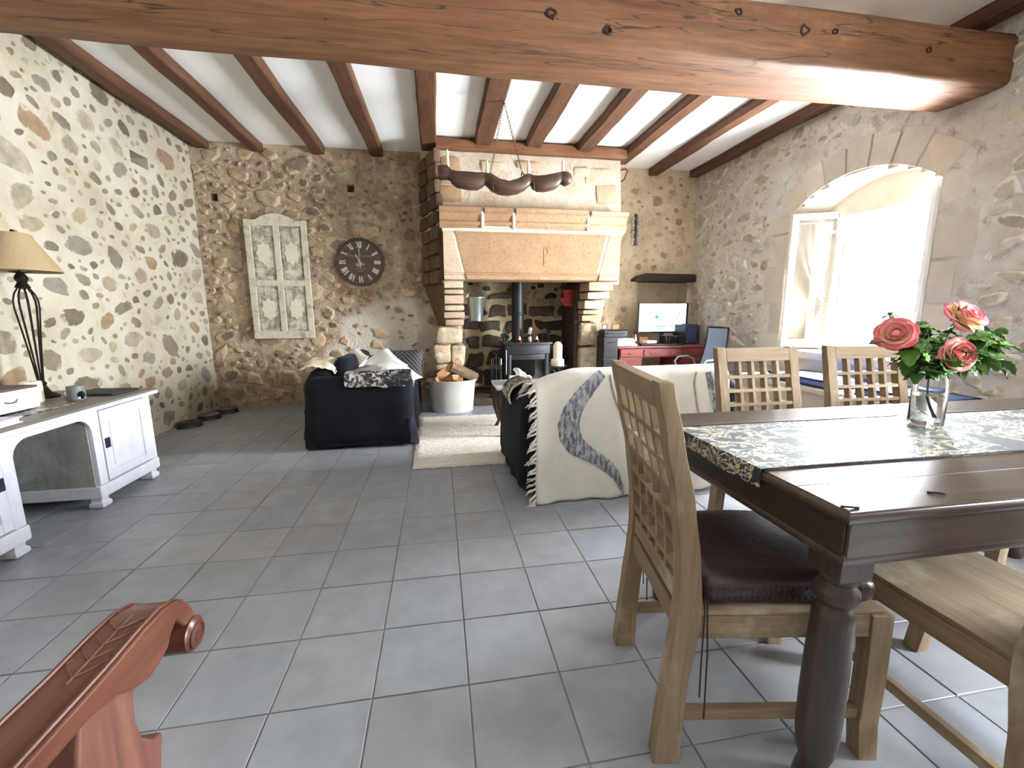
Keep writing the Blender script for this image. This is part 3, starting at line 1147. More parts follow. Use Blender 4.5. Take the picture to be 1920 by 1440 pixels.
# simple frames of the two openings beside and behind the camera
q = MB()
_sz, _sh = (SIDE[2] + SIDE[3]) / 2, SIDE[3] - SIDE[2]
for c, d in (((4.55, SIDE[0] + .03, _sz), (.07, .06, _sh)), ((4.55, SIDE[1] - .03, _sz), (.07, .06, _sh)), ((4.55, -.2, SIDE[2] + .03), (.07, 1.2, .06)), ((4.55, -.2, SIDE[3] - .03), (.07, 1.2, .06)), ((4.55, -.2, _sz), (.06, .06, _sh))):
    q.box(c, d)
tag(q.build('window_2', m_paint_white, None, True, 30, 0.004), 'white side window', None, None, 'structure')
# ------------------------------------------------------------------ fireplace
fp = thing('fireplace', 'monumental carved granite fireplace with tall tapering plastered hood', 'fireplace', (1.26, 6.2, 0))
FO = Vector(fp.location)


def flocal(q):
    q.v = [p - FO for p in q.v]
    return q


# upper breast (plastered, slightly tapering), with the left flank splayed back to the wall
q = MB()


def plan(z):
    t = (z - 2.3) / 1.1
    return [(-0.22, 6.55), (0.03 + .03 * t, 5.80 + .06 * t), (2.49 - .03 * t, 5.80 + .06 * t), (2.66, 6.68)]


rs = []
for z_ in (2.30, 2.55, 2.8, 3.05, 3.30, 3.44):
    pl = plan(z_)
    ring = []
    for a, b in zip(pl, pl[1:] + pl[:1]):
        m = 10
        for i in range(m):
            t = i / m
            x, y = a[0] + (b[0] - a[0]) * t, a[1] + (b[1] - a[1]) * t
            g = 0.018 * nz(x * 3, z_ * 3, y * 3) if 0.05 < t or i else 0
            ring.append(Vector((x, y + g, z_)))
    rs.append(ring)
q.rings(rs)
flocal(q).build('chimney_breast', m_breast, fp, True, 40)
# stones showing through the plaster of the breast
for k, (x, z_, w, h) in enumerate([(0.20, 3.05, .26, .34), (2.16, 3.07, .38, .22), (2.28, 2.84, .30, .26), (0.72, 3.12, .26, .14), (0.20, 2.78, .28, .2), (1.2, 3.17, .3, .09), (1.92, 3.12, .22, .12)]):
    q = MB()
    t = (z_ - 2.3) / 1.1
    q.rbox((x, 5.80 + .06 * t + .012, z_), (w, .07, h), 0.03, 3, 0.02, k * 3.7)
    flocal(q).build('stone', m_granite if k in (0, 4) else m_granite_pale, fp)
# flank stones on the shadowed left side
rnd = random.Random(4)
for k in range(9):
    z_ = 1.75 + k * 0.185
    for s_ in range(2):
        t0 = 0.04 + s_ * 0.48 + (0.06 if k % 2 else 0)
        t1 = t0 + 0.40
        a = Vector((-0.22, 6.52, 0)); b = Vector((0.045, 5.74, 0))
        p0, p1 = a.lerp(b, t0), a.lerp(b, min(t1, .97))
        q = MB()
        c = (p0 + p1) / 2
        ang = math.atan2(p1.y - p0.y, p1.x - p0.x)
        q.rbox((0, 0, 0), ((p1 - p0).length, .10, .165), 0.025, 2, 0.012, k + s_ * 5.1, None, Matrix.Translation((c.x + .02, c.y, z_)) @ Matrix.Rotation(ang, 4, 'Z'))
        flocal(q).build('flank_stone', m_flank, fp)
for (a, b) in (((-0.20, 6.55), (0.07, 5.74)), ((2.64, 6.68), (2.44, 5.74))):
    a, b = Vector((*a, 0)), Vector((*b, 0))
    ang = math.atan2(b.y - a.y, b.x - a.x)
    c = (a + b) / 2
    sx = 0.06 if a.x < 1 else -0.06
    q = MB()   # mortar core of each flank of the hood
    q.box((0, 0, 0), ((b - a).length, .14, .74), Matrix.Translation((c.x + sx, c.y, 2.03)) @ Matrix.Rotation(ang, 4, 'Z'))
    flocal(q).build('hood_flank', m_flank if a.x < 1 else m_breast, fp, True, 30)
# lower left flank, corbelling back to the wall below the hood
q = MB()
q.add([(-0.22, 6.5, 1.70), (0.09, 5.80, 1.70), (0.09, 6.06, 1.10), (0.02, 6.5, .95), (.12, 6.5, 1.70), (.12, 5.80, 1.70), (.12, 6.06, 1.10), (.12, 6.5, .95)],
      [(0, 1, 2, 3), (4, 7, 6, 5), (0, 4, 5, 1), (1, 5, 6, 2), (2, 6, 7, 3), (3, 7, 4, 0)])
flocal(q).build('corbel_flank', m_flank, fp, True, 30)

# cornice of four moulded blocks
prof = [(6.0, 2.585), (5.60, 2.585), (5.585, 2.575), (5.585, 2.535), (5.60, 2.525), (5.625, 2.515), (5.645, 2.49), (5.655, 2.45), (5.655, 2.425), (5.64, 2.42), (5.635, 2.40), (5.645, 2.375), (5.665, 2.36), (5.675, 2.335), (6.0, 2.335)]
XY = Matrix(((0, 0, 1, 0), (1, 0, 0, 0), (0, 1, 0, 0), (0, 0, 0, 1)))
for k, (x0, x1) in enumerate(((0.045, 0.555), (0.60, 0.955), (1.0, 1.945), (1.99, 2.50))):
    q = MB()
    q.prism([(y, z_) for y, z_ in prof], x1 - x0, Matrix.Translation(((x0 + x1) / 2, 0.006 * (k % 2), 0.004 * (k % 3))) @ XY)
    flocal(q).build('cornice_block', m_granite if k in (0, 1, 2) else m_granite_pale, fp, True, 40, 0.004)
q = MB()
q.rbox((1.27, 5.82, 2.455), (2.44, .30, .235), .02, 6, .008, 2.2)
for x in (.578, .978, 1.968):
    q.rbox((x, 5.68, 2.46), (.05, .10, .235), .02, 3, .01, x)
q.rbox((1.27, 5.70, 2.318), (2.40, .10, .05), .02, 6, .006, 9.2)
flocal(q).build('pale_mortar', m_joint, fp)

# lintel: three great blocks with slanted joints, frieze face and a roll along the foot
ft = Matrix(((1, 0, 0, 0), (0, 0, -1, 0), (0, 1, 0, 0), (0, 0, 0, 1)))


def lintel_block(pb, pt, mat, nm):
    """pb/pt = x range at the foot and at the top"""
    q = MB()
    z0, z1 = 1.70, 2.30
    secs = [(5.66, 1.70), (5.63, 1.712), (5.622, 1.74), (5.63, 1.765), (5.65, 1.775), (5.65, 1.79), (5.668, 1.80), (5.668, 2.27), (5.655, 2.285), (5.655, 2.30), (5.98, 2.30), (5.98, 1.70)]
    rs = []
    m = max(2, int((pt[1] - pt[0]) / .1))
    for i in range(m + 1):
        t = i / m
        ring = []
        for y, z_ in secs:
            h = (z_ - z0) / (z1 - z0)
            xa, xb = pb[0] + (pt[0] - pb[0]) * h, pb[1] + (pt[1] - pb[1]) * h
            x = xa + (xb - xa) * t
            ring.append(Vector((x, y + 0.003 * nz(x * 5, z_ * 5), z_)))
        rs.append(ring)
    q.rings(rs)
    return flocal(q).build(nm, mat, fp, True, 40)


lintel_block((0.085, 0.345), (0.085, 0.195), m_granite_pale, 'lintel_block')
lintel_block((0.375, 2.085), (0.235, 2.235), m_granite, 'lintel_block')
lintel_block((2.12, 2.40), (2.275, 2.44), m_granite_pale, 'lintel_block')
q = MB()
q.add([(0.335, 5.675, 1.705), (0.395, 5.675, 1.705), (0.25, 5.675, 2.3), (0.18, 5.675, 2.3), (0.335, 5.8, 1.705), (0.395, 5.8, 1.705), (0.25, 5.8, 2.3), (0.18, 5.8, 2.3)],
      [(3, 2, 1, 0), (4, 5, 6, 7), (0, 1, 5, 4), (1, 2, 6, 5), (2, 3, 7, 6), (3, 0, 4, 7)])
flocal(q).build('slanted_mortar', m_joint, fp)
q = MB()
q.add([(2.075, 5.675, 1.705), (2.135, 5.675, 1.705), (2.295, 5.675, 2.3), (2.22, 5.675, 2.3), (2.075, 5.8, 1.705), (2.135, 5.8, 1.705), (2.295, 5.8, 2.3), (2.22, 5.8, 2.3)],
      [(3, 2, 1, 0), (4, 5, 6, 7), (0, 1, 5, 4), (1, 2, 6, 5), (2, 3, 7, 6), (3, 0, 4, 7)])
flocal(q).build('slanted_mortar', m_joint, fp)
# carved mark in the frieze: a tall stem with a small bowl and a cross stroke
m_carve = M_plain('carved_shadow', srgb(150, 104, 64), 0.95)
q = MB()
mx, mz = 1.375, 2.02
q.tube([(mx, 5.667, mz + .11), (mx + .002, 5.667, mz - .0), (mx, 5.667, mz - .12)], .0045, 5)
q.tube([(mx, 5.667, mz + .10), (mx + .04, 5.667, mz + .095), (mx + .055, 5.667, mz + .05), (mx + .035, 5.667, mz + .012), (mx, 5.667, mz + .01)], .004, 5)
q.tube([(mx - .025, 5.667, mz - .075), (mx + .028, 5.667, mz - .07)], .0035, 5)
flocal(q).build('carved_mark', m_carve, fp)

# left pier: moulded corbel courses stepping back as they go down
yl = [(1.70, 1.605, 5.72, 0.0), (1.60, 1.525, 5.77, .006), (1.52, 1.405, 5.79, 0), (1.40, 1.31, 5.85, .008), (1.305, 1.215, 5.91, .012), (1.21, 1.11, 5.97, 0)]
for k, (za, zb, y, e) in enumerate(yl):
    q = MB()
    s_ = y / 6.0
    x0, x1 = 0.085 * s_, 0.345 * s_
    q.rbox(((x0 + x1) / 2, (y + 6.5) / 2, (za + zb) / 2), (x1 - x0 + 2 * e, 6.5 - y, za - zb - .004), 0.012 + (0.02 if k % 2 else 0), 4, 0.003, k)
    flocal(q).build('corbel_course', m_granite_pale, fp)
for k, (x, z_, w, h) in enumerate(((.14, .98, .36, .24), (.04, .72, .24, .27), (.25, .70, .20, .30), (.12, .46, .40, .24), (.02, .20, .26, .28), (.25, .19, .24, .30))):
    q = MB()
    q.rbox((x, 6.27, z_), (w, .50, h), .05, 6, .03, 3.0 + k * 2.3)
    flocal(q).build('jamb_stone', m_rough_jamb, fp)
# right pier
yr = [(1.70, 1.575, 5.72, 2.02, 2.37, .012), (1.57, 1.46, 5.76, 2.02, 2.35, .03), (1.455, 1.33, 5.82, 2.00, 2.28, .02), (1.325, 1.255, 5.88, 2.0, 2.29, .02), (1.25, 1.16, 5.94, 2.01, 2.27, .01)]
for k, (za, zb, y, x0, x1, rr) in enumerate(yr):
    q = MB()
    q.rbox(((x0 + x1) / 2, (y + 6.65) / 2, (za + zb) / 2), (x1 - x0, 6.65 - y, za - zb - .004), rr, 4, .004, k + 7)
    flocal(q).build('corbel_course', m_granite_pale, fp)
for k, (za, zb, w) in enumerate(((1.15, .80, .30), (.79, .40, .34), (.39, 0, .36))):
    q = MB()
    q.rbox((2.03 + w / 2 - .02, 6.32, (za + zb) / 2), (w, .62, za - zb - .006), .05, 5, .02, k + 3.3)
    flocal(q).build('jamb_stone', m_rough_jamb, fp)
# plaster between the right flank and the wall
q = MB()
q.add([(2.36, 5.9, 1.70), (2.36, 6.2, .95), (2.50, 6.62, .95), (2.66, 6.62, 1.70), (2.2, 5.9, 1.70), (2.2, 6.2, .95), (2.3, 6.62, .95), (2.3, 6.62, 1.7)],
      [(0, 1, 2, 3), (7, 6, 5, 4), (0, 4, 5, 1), (1, 5, 6, 2), (2, 6, 7, 3), (3, 7, 4, 0)])
flocal(q).build('corbel_flank', m_breast, fp, True, 30)

# hearth recess: mortar back wall, inner cheeks and coursed dark stones
HB = 6.82
q = MB()
q.box((1.2, HB + .06, 1.4), (2.1, .12, 2.8))
flocal(q).build('hearth_back', m_hearth_mortar, fp, True, 30)
q = MB()
q.box((0.22, 6.68, 1.3), (.2, .4, 2.6))
q.box((2.14, 6.70, 1.3), (.2, .36, 2.6))
q.box((1.2, 6.3, 2.45), (2.3, 1.2, .06))
flocal(q).build('hearth_cheek', m_soot, fp, True, 30)
q = MB()
q.box((1.2, 6.38, 0.05), (1.8, .96, .10))
flocal(q).build('hearth_slab', m_soot, fp, True, 30, .01)
rnd = random.Random(9)
rows = [(0.12, .30), (.44, .26), (.72, .24), (.98, .21), (1.21, .21), (1.44, .18)]
for r_, (z0, h) in enumerate(rows):
    x = 0.30 + rnd.uniform(0, .12)
    while x < 2.0:
        w = rnd.uniform(.20, .52)
        if x + w > 2.06: w = 2.06 - x
        if w < .1: break
        if not (r_ == 5 and rnd.random() < .55):
            q = MB()
            hh = h * rnd.uniform(.80, 1.0) * (0.6 if r_ == 5 else 1)
            q.rbox((x + w / 2, HB + .0, z0 + h / 2 + rnd.uniform(-.02, .02)), (w - rnd.uniform(.03, .09), .07, hh - .02), .03, 5, .05, x * 7 + r_, lambda p_: (p_.x + .025 * nz(p_.z * 9, x), p_.y, p_.z + .03 * nz(p_.x * 7, r_ * 3.1)))
            flocal(q).build('hearth_stone', m_soot, fp)
        x += w
for k in range(14):
    q = MB()
    x, z_ = .38 + (k * .123 % 1.6), 1.60 + .10 * (k % 3) + .02 * (k % 5)
    w = .06 + .02 * (k % 4)
    q.rbox((x, HB, z_), (w, .05, w * .6), .02, 2, .015, k)
    flocal(q).build('hearth_stone', m_soot, fp)
# right inner cheek, visible as a dark upright
q = MB()
q.rbox((2.0, 6.45, .85), (.12, .7, 1.7), .04, 5, .015, 8.8)
flocal(q).build('inner_cheek', m_soot, fp)

# iron ring hook beside the hood
hk = thing('wall_hook', 'bent rusty iron hook at the top right of the hood', 'hook', (2.50, 5.92, 3.10))
q = MB()
q.tube([(-.04, 0, .09), (.06, -.02, .10), (.085, -.03, .08), (.05, -.03, -.02), (.02, -.02, -.055), (-.05, 0, -.06)], .011, 7)
m_rust = M_plain('rusty_iron', srgb(96, 66, 48), 0.8, 0.3, 0.25, bump=0.3)
q.build('hook_rod', m_rust, hk)
q = MB(); q.lathe([(.0, -.006), (.022, -.006), (.022, .006), (0, .006)], 10, (0, 0, 0), TR((-.045, .0, .015), (0, R(90), 0)))
q.build('hook_plate', m_rust, hk)

# ------------------------------------------------------------------ ox-yoke chandelier
ch = thing('yoke_chandelier', 'dark wooden ox yoke chandelier with four white candles on chains', 'chandelier', (0.70, 4.60, 2.60))
m_yoke = M_wood('yoke_wood', [srgb(50, 34, 28), srgb(78, 54, 42), srgb(104, 76, 60)], 0, 0.45, 0.8, 0.4)
m_wax = M_plain('ivory_wax', srgb(240, 232, 204), 0.45, var=0.03)
m_wax.node_tree.nodes['Principled BSDF'].inputs['Subsurface Weight'].default_value = 0.15
m_chain = M_plain('old_chain', srgb(120, 92, 60), 0.5, 0.8, 0.2)


def cp(cx, cy):
    """drawing coordinates of the yoke to x, z"""
    t = (cx - 168) / 992.0
    return 0.043 + (cx - 168) * 0.001364 - 0.70, 2.682 - (cy - 400) * 0.00134 + 0.0625 * t - 2.60


st = [(165, 372, 455, .045), (180, 362, 464, .055), (230, 364, 462, .055), (252, 385, 470, .05), (262, 398, 490, .06), (300, 406, 518, .07), (380, 412, 534, .075), (450, 416, 538, .07), (486, 416, 520, .06),
      (505, 418, 500, .055), (525, 420, 515, .06), (555, 428, 545, .075), (610, 462, 568, .085), (680, 480, 576, .09), (750, 460, 566, .085), (800, 432, 545, .075), (830, 426, 520, .06), (848, 428, 500, .055),
      (865, 436, 530, .06), (900, 440, 550, .07), (960, 436, 553, .075), (1030, 422, 540, .07), (1065, 414, 515, .06), (1078, 412, 490, .05), (1090, 410, 500, .055), (1120, 408, 514, .06), (1150, 424, 500, .055), (1162, 440, 480, .04)]
q = MB()
rs = []
for cx, t_, b_, d in st:
    x, zt = cp(cx, t_)
    _, zb = cp(cx, b_)
    zc, hh = (zt + zb) / 2, (zt - zb) / 2
    ring = []
    for i in range(12):
        a = 2 * PI * i / 12
        ca, sa = math.cos(a), math.sin(a)
        ring.append(Vector((x, d * math.copysign(abs(ca) ** .6, ca), zc + hh * math.copysign(abs(sa) ** .6, sa))))
    rs.append(ring)
q.rings(rs)
q.build('yoke', m_yoke, ch, True, 60)
for cx, b_, t_ in ((235, 372, 245), (522, 422, 318), (832, 430, 320), (1098, 412, 310)):
    x, zb = cp(cx, b_)
    _, zt = cp(cx, t_)
    q = MB()
    q.lathe([(.0, 0), (.017, 0), (.015, (zt - zb) * .75), (.013, (zt - zb) * .8), (.008, (zt - zb) * .93), (.003, zt - zb)], 12, (x, 0, zb - .01))
    q.build('candle', m_wax, ch, True, 50)
for cx in (555, 862):
    x, z_ = cp(cx, 520)
    q = MB(); q.tube([(x, -.09, z_ + .02), (x + .004, -.095, z_ - .05)], .006, 6)
    q.build('peg', m_yoke, ch)


def chain(p0, p1, name, parent, mat, L=.030, r=.0028):
    p0, p1 = Vector(p0), Vector(p1)
    n = int((p1 - p0).length / (L * .78))
    t = (p1 - p0).normalized()
    s1 = t.cross(Vector((0, 1, 0.01))).normalized()
    s2 = t.cross(s1)
    q = MB()
    for k in range(n + 1):
        c = p0.lerp(p1, k / n)
        s_ = s1 if k % 2 else s2
        q.tube([c + t * (L / 2) * math.cos(a) + s_ * (L * .33) * math.sin(a) for a in [2 * PI * i / 8 for i in range(8)]], r, 4, True)
    q.build(name, mat, parent, True, 180)


top = (0.0, 0.0, 3.35 - 2.60)
chain(top, (*[cp(545, 425)[0]], 0, cp(545, 425)[1]), 'chain', ch, m_chain)
chain(top, (*[cp(788, 430)[0]], 0, cp(788, 430)[1]), 'chain', ch, m_chain)
q = MB(); q.tube([(0, 0, .76), (0.0, 0, .745), (.012, 0, .735), (.0, 0, .722), (-.012, 0, .735)], .004, 6)
q.build('ceiling_hook', m_iron, ch)
for cx in (545, 788):
    x, z_ = cp(cx, 428)
    q = MB(); q.tube([(x + .016 * math.cos(a), 0, z_ + .016 * math.sin(a)) for a in [2 * PI * i / 10 for i in range(10)]], .004, 5, True)
    q.build('eye_ring', m_iron, ch)

# ------------------------------------------------------------------ wall clock
ck = thing('wall_clock', 'round black wall clock with white Roman numerals on the stone wall', 'clock', (-1.045, 6.395, 1.98))
m_clock = M_plain('clock_black', srgb(26, 23, 22), 0.8, spec=.1, var=0.3, scale=9)
m_rim = M_plain('clock_rim', srgb(92, 80, 74), 0.45, 0.5, 0.2)
m_cream = M_plain('cream_paint', srgb(226, 218, 204), 0.6, var=0.05)
m_greyprint = M_plain('grey_print', srgb(150, 142, 134), 0.7, var=0.2, scale=30)
CKM = Matrix.Rotation(R(90), 4, 'X')   # local xy -> wall plane, +z towards the room
q = MB(); q.lathe([(0, -.02), (.30, -.02), (.302, -.004), (.30, .002), (0, .002)], 64, (0, 0, 0), CKM)
q.build('dial', m_clock, ck, True, 30)
q = MB(); q.lathe([(.298, -.025), (.322, -.025), (.326, -.012), (.318, .012), (.304, .012), (.298, .0)], 64, (0, 0, 0), CKM)
o = q.build('rim', m_rim, ck, True, 40)
q = MB(); q.lathe([(.290, .002), (.296, .002), (.296, .004), (.290, .004)], 64, (0, 0, 0), CKM); q.build('dial_ring', m_rim, ck)
NUM = ['XII', 'I', 'II', 'III', 'IIII', 'V', 'VI', 'VII', 'VIII', 'IX', 'X', 'XI']
GW = {'I': .26, 'V': .62, 'X': .62}


def strokes(ch_):
    if ch_ == 'I': return [((0.13, 0), (0.13, 1), .13)]
    if ch_ == 'V': return [((.04, 1), (.31, 0), .14), ((.31, 0), (.58, 1), .06)]
    return [((.04, 1), (.58, 0), .14), ((.04, 0), (.58, 1), .06)]


for h, s_ in enumerate(NUM):
    a = -2 * PI * h / 12
    H = .085
    tot = sum(GW[c] for c in s_)
    q = MB()
    off = -tot / 2
    Mn = CKM @ Matrix.Rotation(a, 4, 'Z') @ Matrix.Translation((0, .188, .0035))
    for c in s_:
        for (p0, p1, w) in strokes(c):
            A = Vector(((p0[0] + off) * H * .72, p0[1] * H, 0)); B = Vector(((p1[0] + off) * H * .72, p1[1] * H, 0))
            d = (B - A).normalized(); n_ = Vector((-d.y, d.x, 0)) * (w * H * .5)
            vs = [A + n_, A - n_, B - n_, B + n_]
            q.add([Mn @ v for v in vs] + [Mn @ (v + Vector((0, 0, .002))) for v in vs], [(3, 2, 1, 0), (4, 5, 6, 7), (0, 1, 5, 4), (1, 2, 6, 5), (2, 3, 7, 6), (3, 0, 4, 7)])
        off += GW[c]
    q.build('numeral', m_cream, ck, False)
for nm, ang, L0, L1, w in (('minute_hand', R(2), -.08, .19, .007), ('hour_hand', R(28), -.03, .115, .010)):
    q = MB()
    Mn = CKM @ Matrix.Rotation(ang, 4, 'Z') @ Matrix.Translation((0, 0, .008))
    q.prism([(-w * .6, L0), (w * .6, L0), (w * .4, L1 * .7), (w, L1 * .85), (0, L1), (-w, L1 * .85), (-w * .4, L1 * .7)], .002, Mn)
    q.build(nm, m_cream, ck, False)
q = MB()   # leafy crest in the middle of the dial
for k in range(9):
    a = R(-80 + k * 20)
    Ln = .085 if k % 2 else .06
    q.prism([(0, 0), (.018, Ln * .5), (0, Ln), (-.018, Ln * .5)], .0015, CKM @ Matrix.Translation((0.0, -.055, .003 + .0003 * k)) @ Matrix.Rotation(a, 4, 'Z'))
q.build('leaf_crest', m_greyprint, ck, False)


def text(name, s_, size, M, mat, parent, ext=.0012, align='CENTER'):
    cu = bpy.data.curves.new(name, 'FONT')
    cu.body = s_
    cu.size = size
    cu.extrude = ext
    cu.align_x = align
    cu.align_y = 'CENTER'
    cu.resolution_u = 2
    to = bpy.data.objects.new(name + '_src', cu)
    COL.objects.link(to)
    bpy.context.view_layer.update()
    me = bpy.data.meshes.new_from_object(to)
    bpy.data.objects.remove(to)
    me.transform(M)
    return link(name, me, mat, parent)


text('script_line', 'Chateau Tournelle', .042, CKM @ Matrix.Translation((0, .085, .004)), m_greyprint, ck)
q = MB()   # two rows of tiny print, too small to read
for (zz, xs) in ((-.088, (-.07, -.045, -.03, -.005, .02, .045, .062)), (-.116, (-.035, -.015, .01, .03))):
    for i, x in enumerate(xs):
        q.box((x, zz, .004), (.012 + .004 * (i % 3), .010, .001), CKM)
q.build('small_print', m_greyprint, ck, False)

# ------------------------------------------------------------------ decorative shutter panel on the back wall
sh = thing('wooden_shutter', 'weathered cream painted shutter panel with arched crest hung on back wall', 'shutter', (-2.085, 6.385, 0.95), 0)


def M_shabby(name, a, b, sc, lo=.48, hi=.6, rough=.75):
    t = NT(name)
    v = t.coord()
    k = t.noise(v, sc, 7, .7, .4)
    c = t.ramp(k, [(lo, a), (hi, b)])
    k2 = t.noise(t.coord((18, 18, 2)), 2.0, 4)
    c = t.mix(.25, c, t.ramp(k2, [(.35, b), (.65, a)]))
    t.col(c).set(Roughness=rough)
    t.bump(k, .3, .004)
    return t.m


m_shut = M_shabby('shabby_cream', srgb(204, 196, 176), srgb(132, 124, 104), 6.5, .5, .66)
m_shutp = M_shabby('shabby_panel', srgb(204, 198, 178), srgb(122, 116, 100), 8.5, .42, .58)
m_ros = M_plain('pale_rosette', srgb(206, 200, 180), 0.8, var=.08, scale=30)
SW, SHH = .77, 1.55
FR = Matrix(((1, 0, 0, 0), (0, 0, -1, 0), (0, 1, 0, 0), (0, 0, 0, 1)))   # local (x, z) -> x, z ; depth along -y
def sbox(nm, x0, x1, z0, z1, y0, y1, mat, bev=.004):
    q = MB(); q.box(((x0 + x1) / 2, (y0 + y1) / 2, (z0 + z1) / 2), (x1 - x0, y1 - y0, z1 - z0))
    return q.build(nm, mat, sh, True, 30, bev)


sbox('backing', -SW / 2 + .02, SW / 2 - .02, .03, SHH - .02, .0, .02, m_shutp)
for nm, a in (('stile', (-SW / 2, -SW / 2 + .075, 0, SHH)), ('stile', (SW / 2 - .075, SW / 2, 0, SHH)), ('stile', (-.036, .036, .08, SHH - .07)), ('rail', (-SW / 2 + .075, SW / 2 - .075, 0, .10)),
              ('rail', (-SW / 2 + .075, SW / 2 - .075, .70, .78)), ('rail', (-SW / 2 + .075, SW / 2 - .075, SHH - .075, SHH))):
    sbox(nm, *a, -.022 if nm == 'stile' else -.0205, .012, m_shut)
pts = [(-.24, 0)] + [(-.24 + .48 * i / 14, .085 * math.sin(PI * i / 14) ** .75) for i in range(1, 14)] + [(.24, 0)]
q = MB(); q.prism(pts, .03, Matrix.Translation((0, -.004, SHH - .002)) @ FR); q.build('crest', m_shut, sh, True, 40, .003)
for cx in (-.173, .173):
    for z0, z1 in ((.10, .70), (.78, SHH - .075)):
        p = sbox('panel', cx - .118, cx + .118, z0 + .02, z1 - .02, -.006, .01, m_shutp)
        pts = []
        for i in range(32):
            a = 2 * PI * i / 32
            r_ = .118 * (1 + .12 * math.cos(8 * a)) * (1.0 if abs(math.cos(a)) < .8 else .9)
            pts.append((r_ * .80 * math.cos(a), r_ * 1.12 * math.sin(a)))
        q = MB(); q.prism(pts, .006, Matrix.Translation((cx, -.009, (z0 + z1) / 2)) @ FR)
        q.build('rosette', m_ros, p, True, 40)

# ------------------------------------------------------------------ kneehole sideboard along the left wall
m_white_dist = M_shabby('whitewashed_wood', srgb(206, 206, 215), srgb(178, 178, 188), 5.0, .54, .8, .55)
m_white_in = M_shabby('worn_inner_wood', srgb(164, 164, 158), srgb(122, 124, 120), 3.5, .42, .62, .7)
m_cab_top = M_wood('grey_waxed_top', [srgb(92, 84, 76), srgb(112, 104, 94), srgb(130, 122, 110)], 1, 0.45, .8, .2)
m_plate = M_plain('dark_pewter', srgb(70, 66, 84), 0.4, 0.7, .2)
X0, X1, CT = -2.93, -2.28, .715
cb = thing('sideboard', 'long whitewashed kneehole sideboard along the left wall with grey top', 'sideboard', (-2.6, 2.86, 0))
CO = Vector(cb.location)


def cabx(nm, x0, x1, y0, y1, z0, z1, mat, par=cb, bev=.004):
    q = MB(); q.box(((x0 + x1) / 2 - CO.x, (y0 + y1) / 2 - CO.y, (z0 + z1) / 2), (x1 - x0, y1 - y0, z1 - z0))
    return q.build(nm, mat, par, True, 30, bev)


cabx('top', X0 - .01, X1 + .03, 1.90, 3.83, CT - .008, CT + .006, m_cab_top)
cabx('top_edge', X0 - .005, X1 + .035, 1.895, 3.835, CT - .038, CT - .008, m_white_dist, bev=.010)
for (y0, y1, door_y) in ((1.97, 2.63, 2.05), (3.17, 3.77, 3.20)):
    cabx('pedestal', X0, X1 - .02, y0, y1, .10, CT - .038, m_white_dist)
    cabx('plinth', X0, X1 + .005, y0 - .015, y1 + .015, .075, .165, m_white_dist, bev=.014)
    cabx('corner_stile', X1 - .03, X1, y0, y0 + .07, .165, CT - .038, m_white_dist)
    cabx('corner_stile', X1 - .03, X1, y1 - .07, y1, .165, CT - .038, m_white_dist)
    dr = cabx('door', X1 - .025, X1 - .004, y0 + .075, y1 - .075, .175, CT - .05, m_white_dist)
    # raised frame and sunk field of the door
    for a in ((y0 + .075, y0 + .13, .175, CT - .05), (y1 - .13, y1 - .075, .175, CT - .05), (y0 + .13, y1 - .13, .175, .235), (y0 + .13, y1 - .13, CT - .11, CT - .05)):
        cabx('door_rail', X1 - .006, X1 + .006, *a, m_white_dist, dr, .005)
    cabx('door_field', X1 - .006, X1 + .002, y0 + .155, y1 - .155, .26, CT - .135, m_white_dist, dr, .008)
    hy = y0 + .105 if y0 > 3 else y1 - .105
    hd = cabx('handle', X1 + .004, X1 + .012, hy - .022, hy + .022, .40, .47, m_plate, dr, .003)
    for fy in (y0 + .04, y1 - .04):
        for fx in (X1 - .05, X0 + .06):
            q = MB()
            q.lathe([(.045, 0), (.062, .012), (.062, .035), (.045, .05), (.05, .08)], 4, (fx - CO.x, fy - CO.y, 0), None)
            q2 = MB(); ctr = Vector((fx - CO.x, fy - CO.y, 0))
            q2.v = [ctr + Matrix.Rotation(R(45), 3, 'Z') @ (p - ctr) for p in q.v]; q2.f = q.f
            q2.build('foot', m_white_dist, cb, True, 40, .004)
# kneehole front: a rail with rounded lower corners
pts = [(2.60, CT - .038), (3.20, CT - .038), (3.20, .40)]
for i in range(9):
    a = R(0 + 90 * i / 8)
    pts.append((3.17 - .0 - .10 + .10 * math.cos(a), .535 + .10 * math.sin(a) - .0))
for i in range(9):
    a = R(90 + 90 * i / 8)
    pts.append((2.63 + .10 + .10 * math.cos(a), .535 + .10 * math.sin(a)))
pts += [(2.60, .40)]
q = MB(); q.prism([(y - CO.y, z_) for y, z_ in pts], .022, Matrix.Translation((X1 - .012 - CO.x, 0, 0)) @ XY)
q.build('kneehole_arch', m_white_dist, cb, True, 40, .003)
cabx('kneehole_back', X0 + .10, X0 + .13, 2.63, 3.17, .05, CT - .04, m_white_in)
cabx('kneehole_skirting', X0 + .125, X0 + .15, 2.63, 3.17, .06, .17, m_white_in, bev=.008)
cabx('kneehole_lining', X0 + .12, X1 - .025, 2.628, 2.64, .12, CT - .04, m_white_in)
cabx('kneehole_lining', X0 + .12, X1 - .025, 3.16, 3.172, .12, CT - .04, m_white_in)

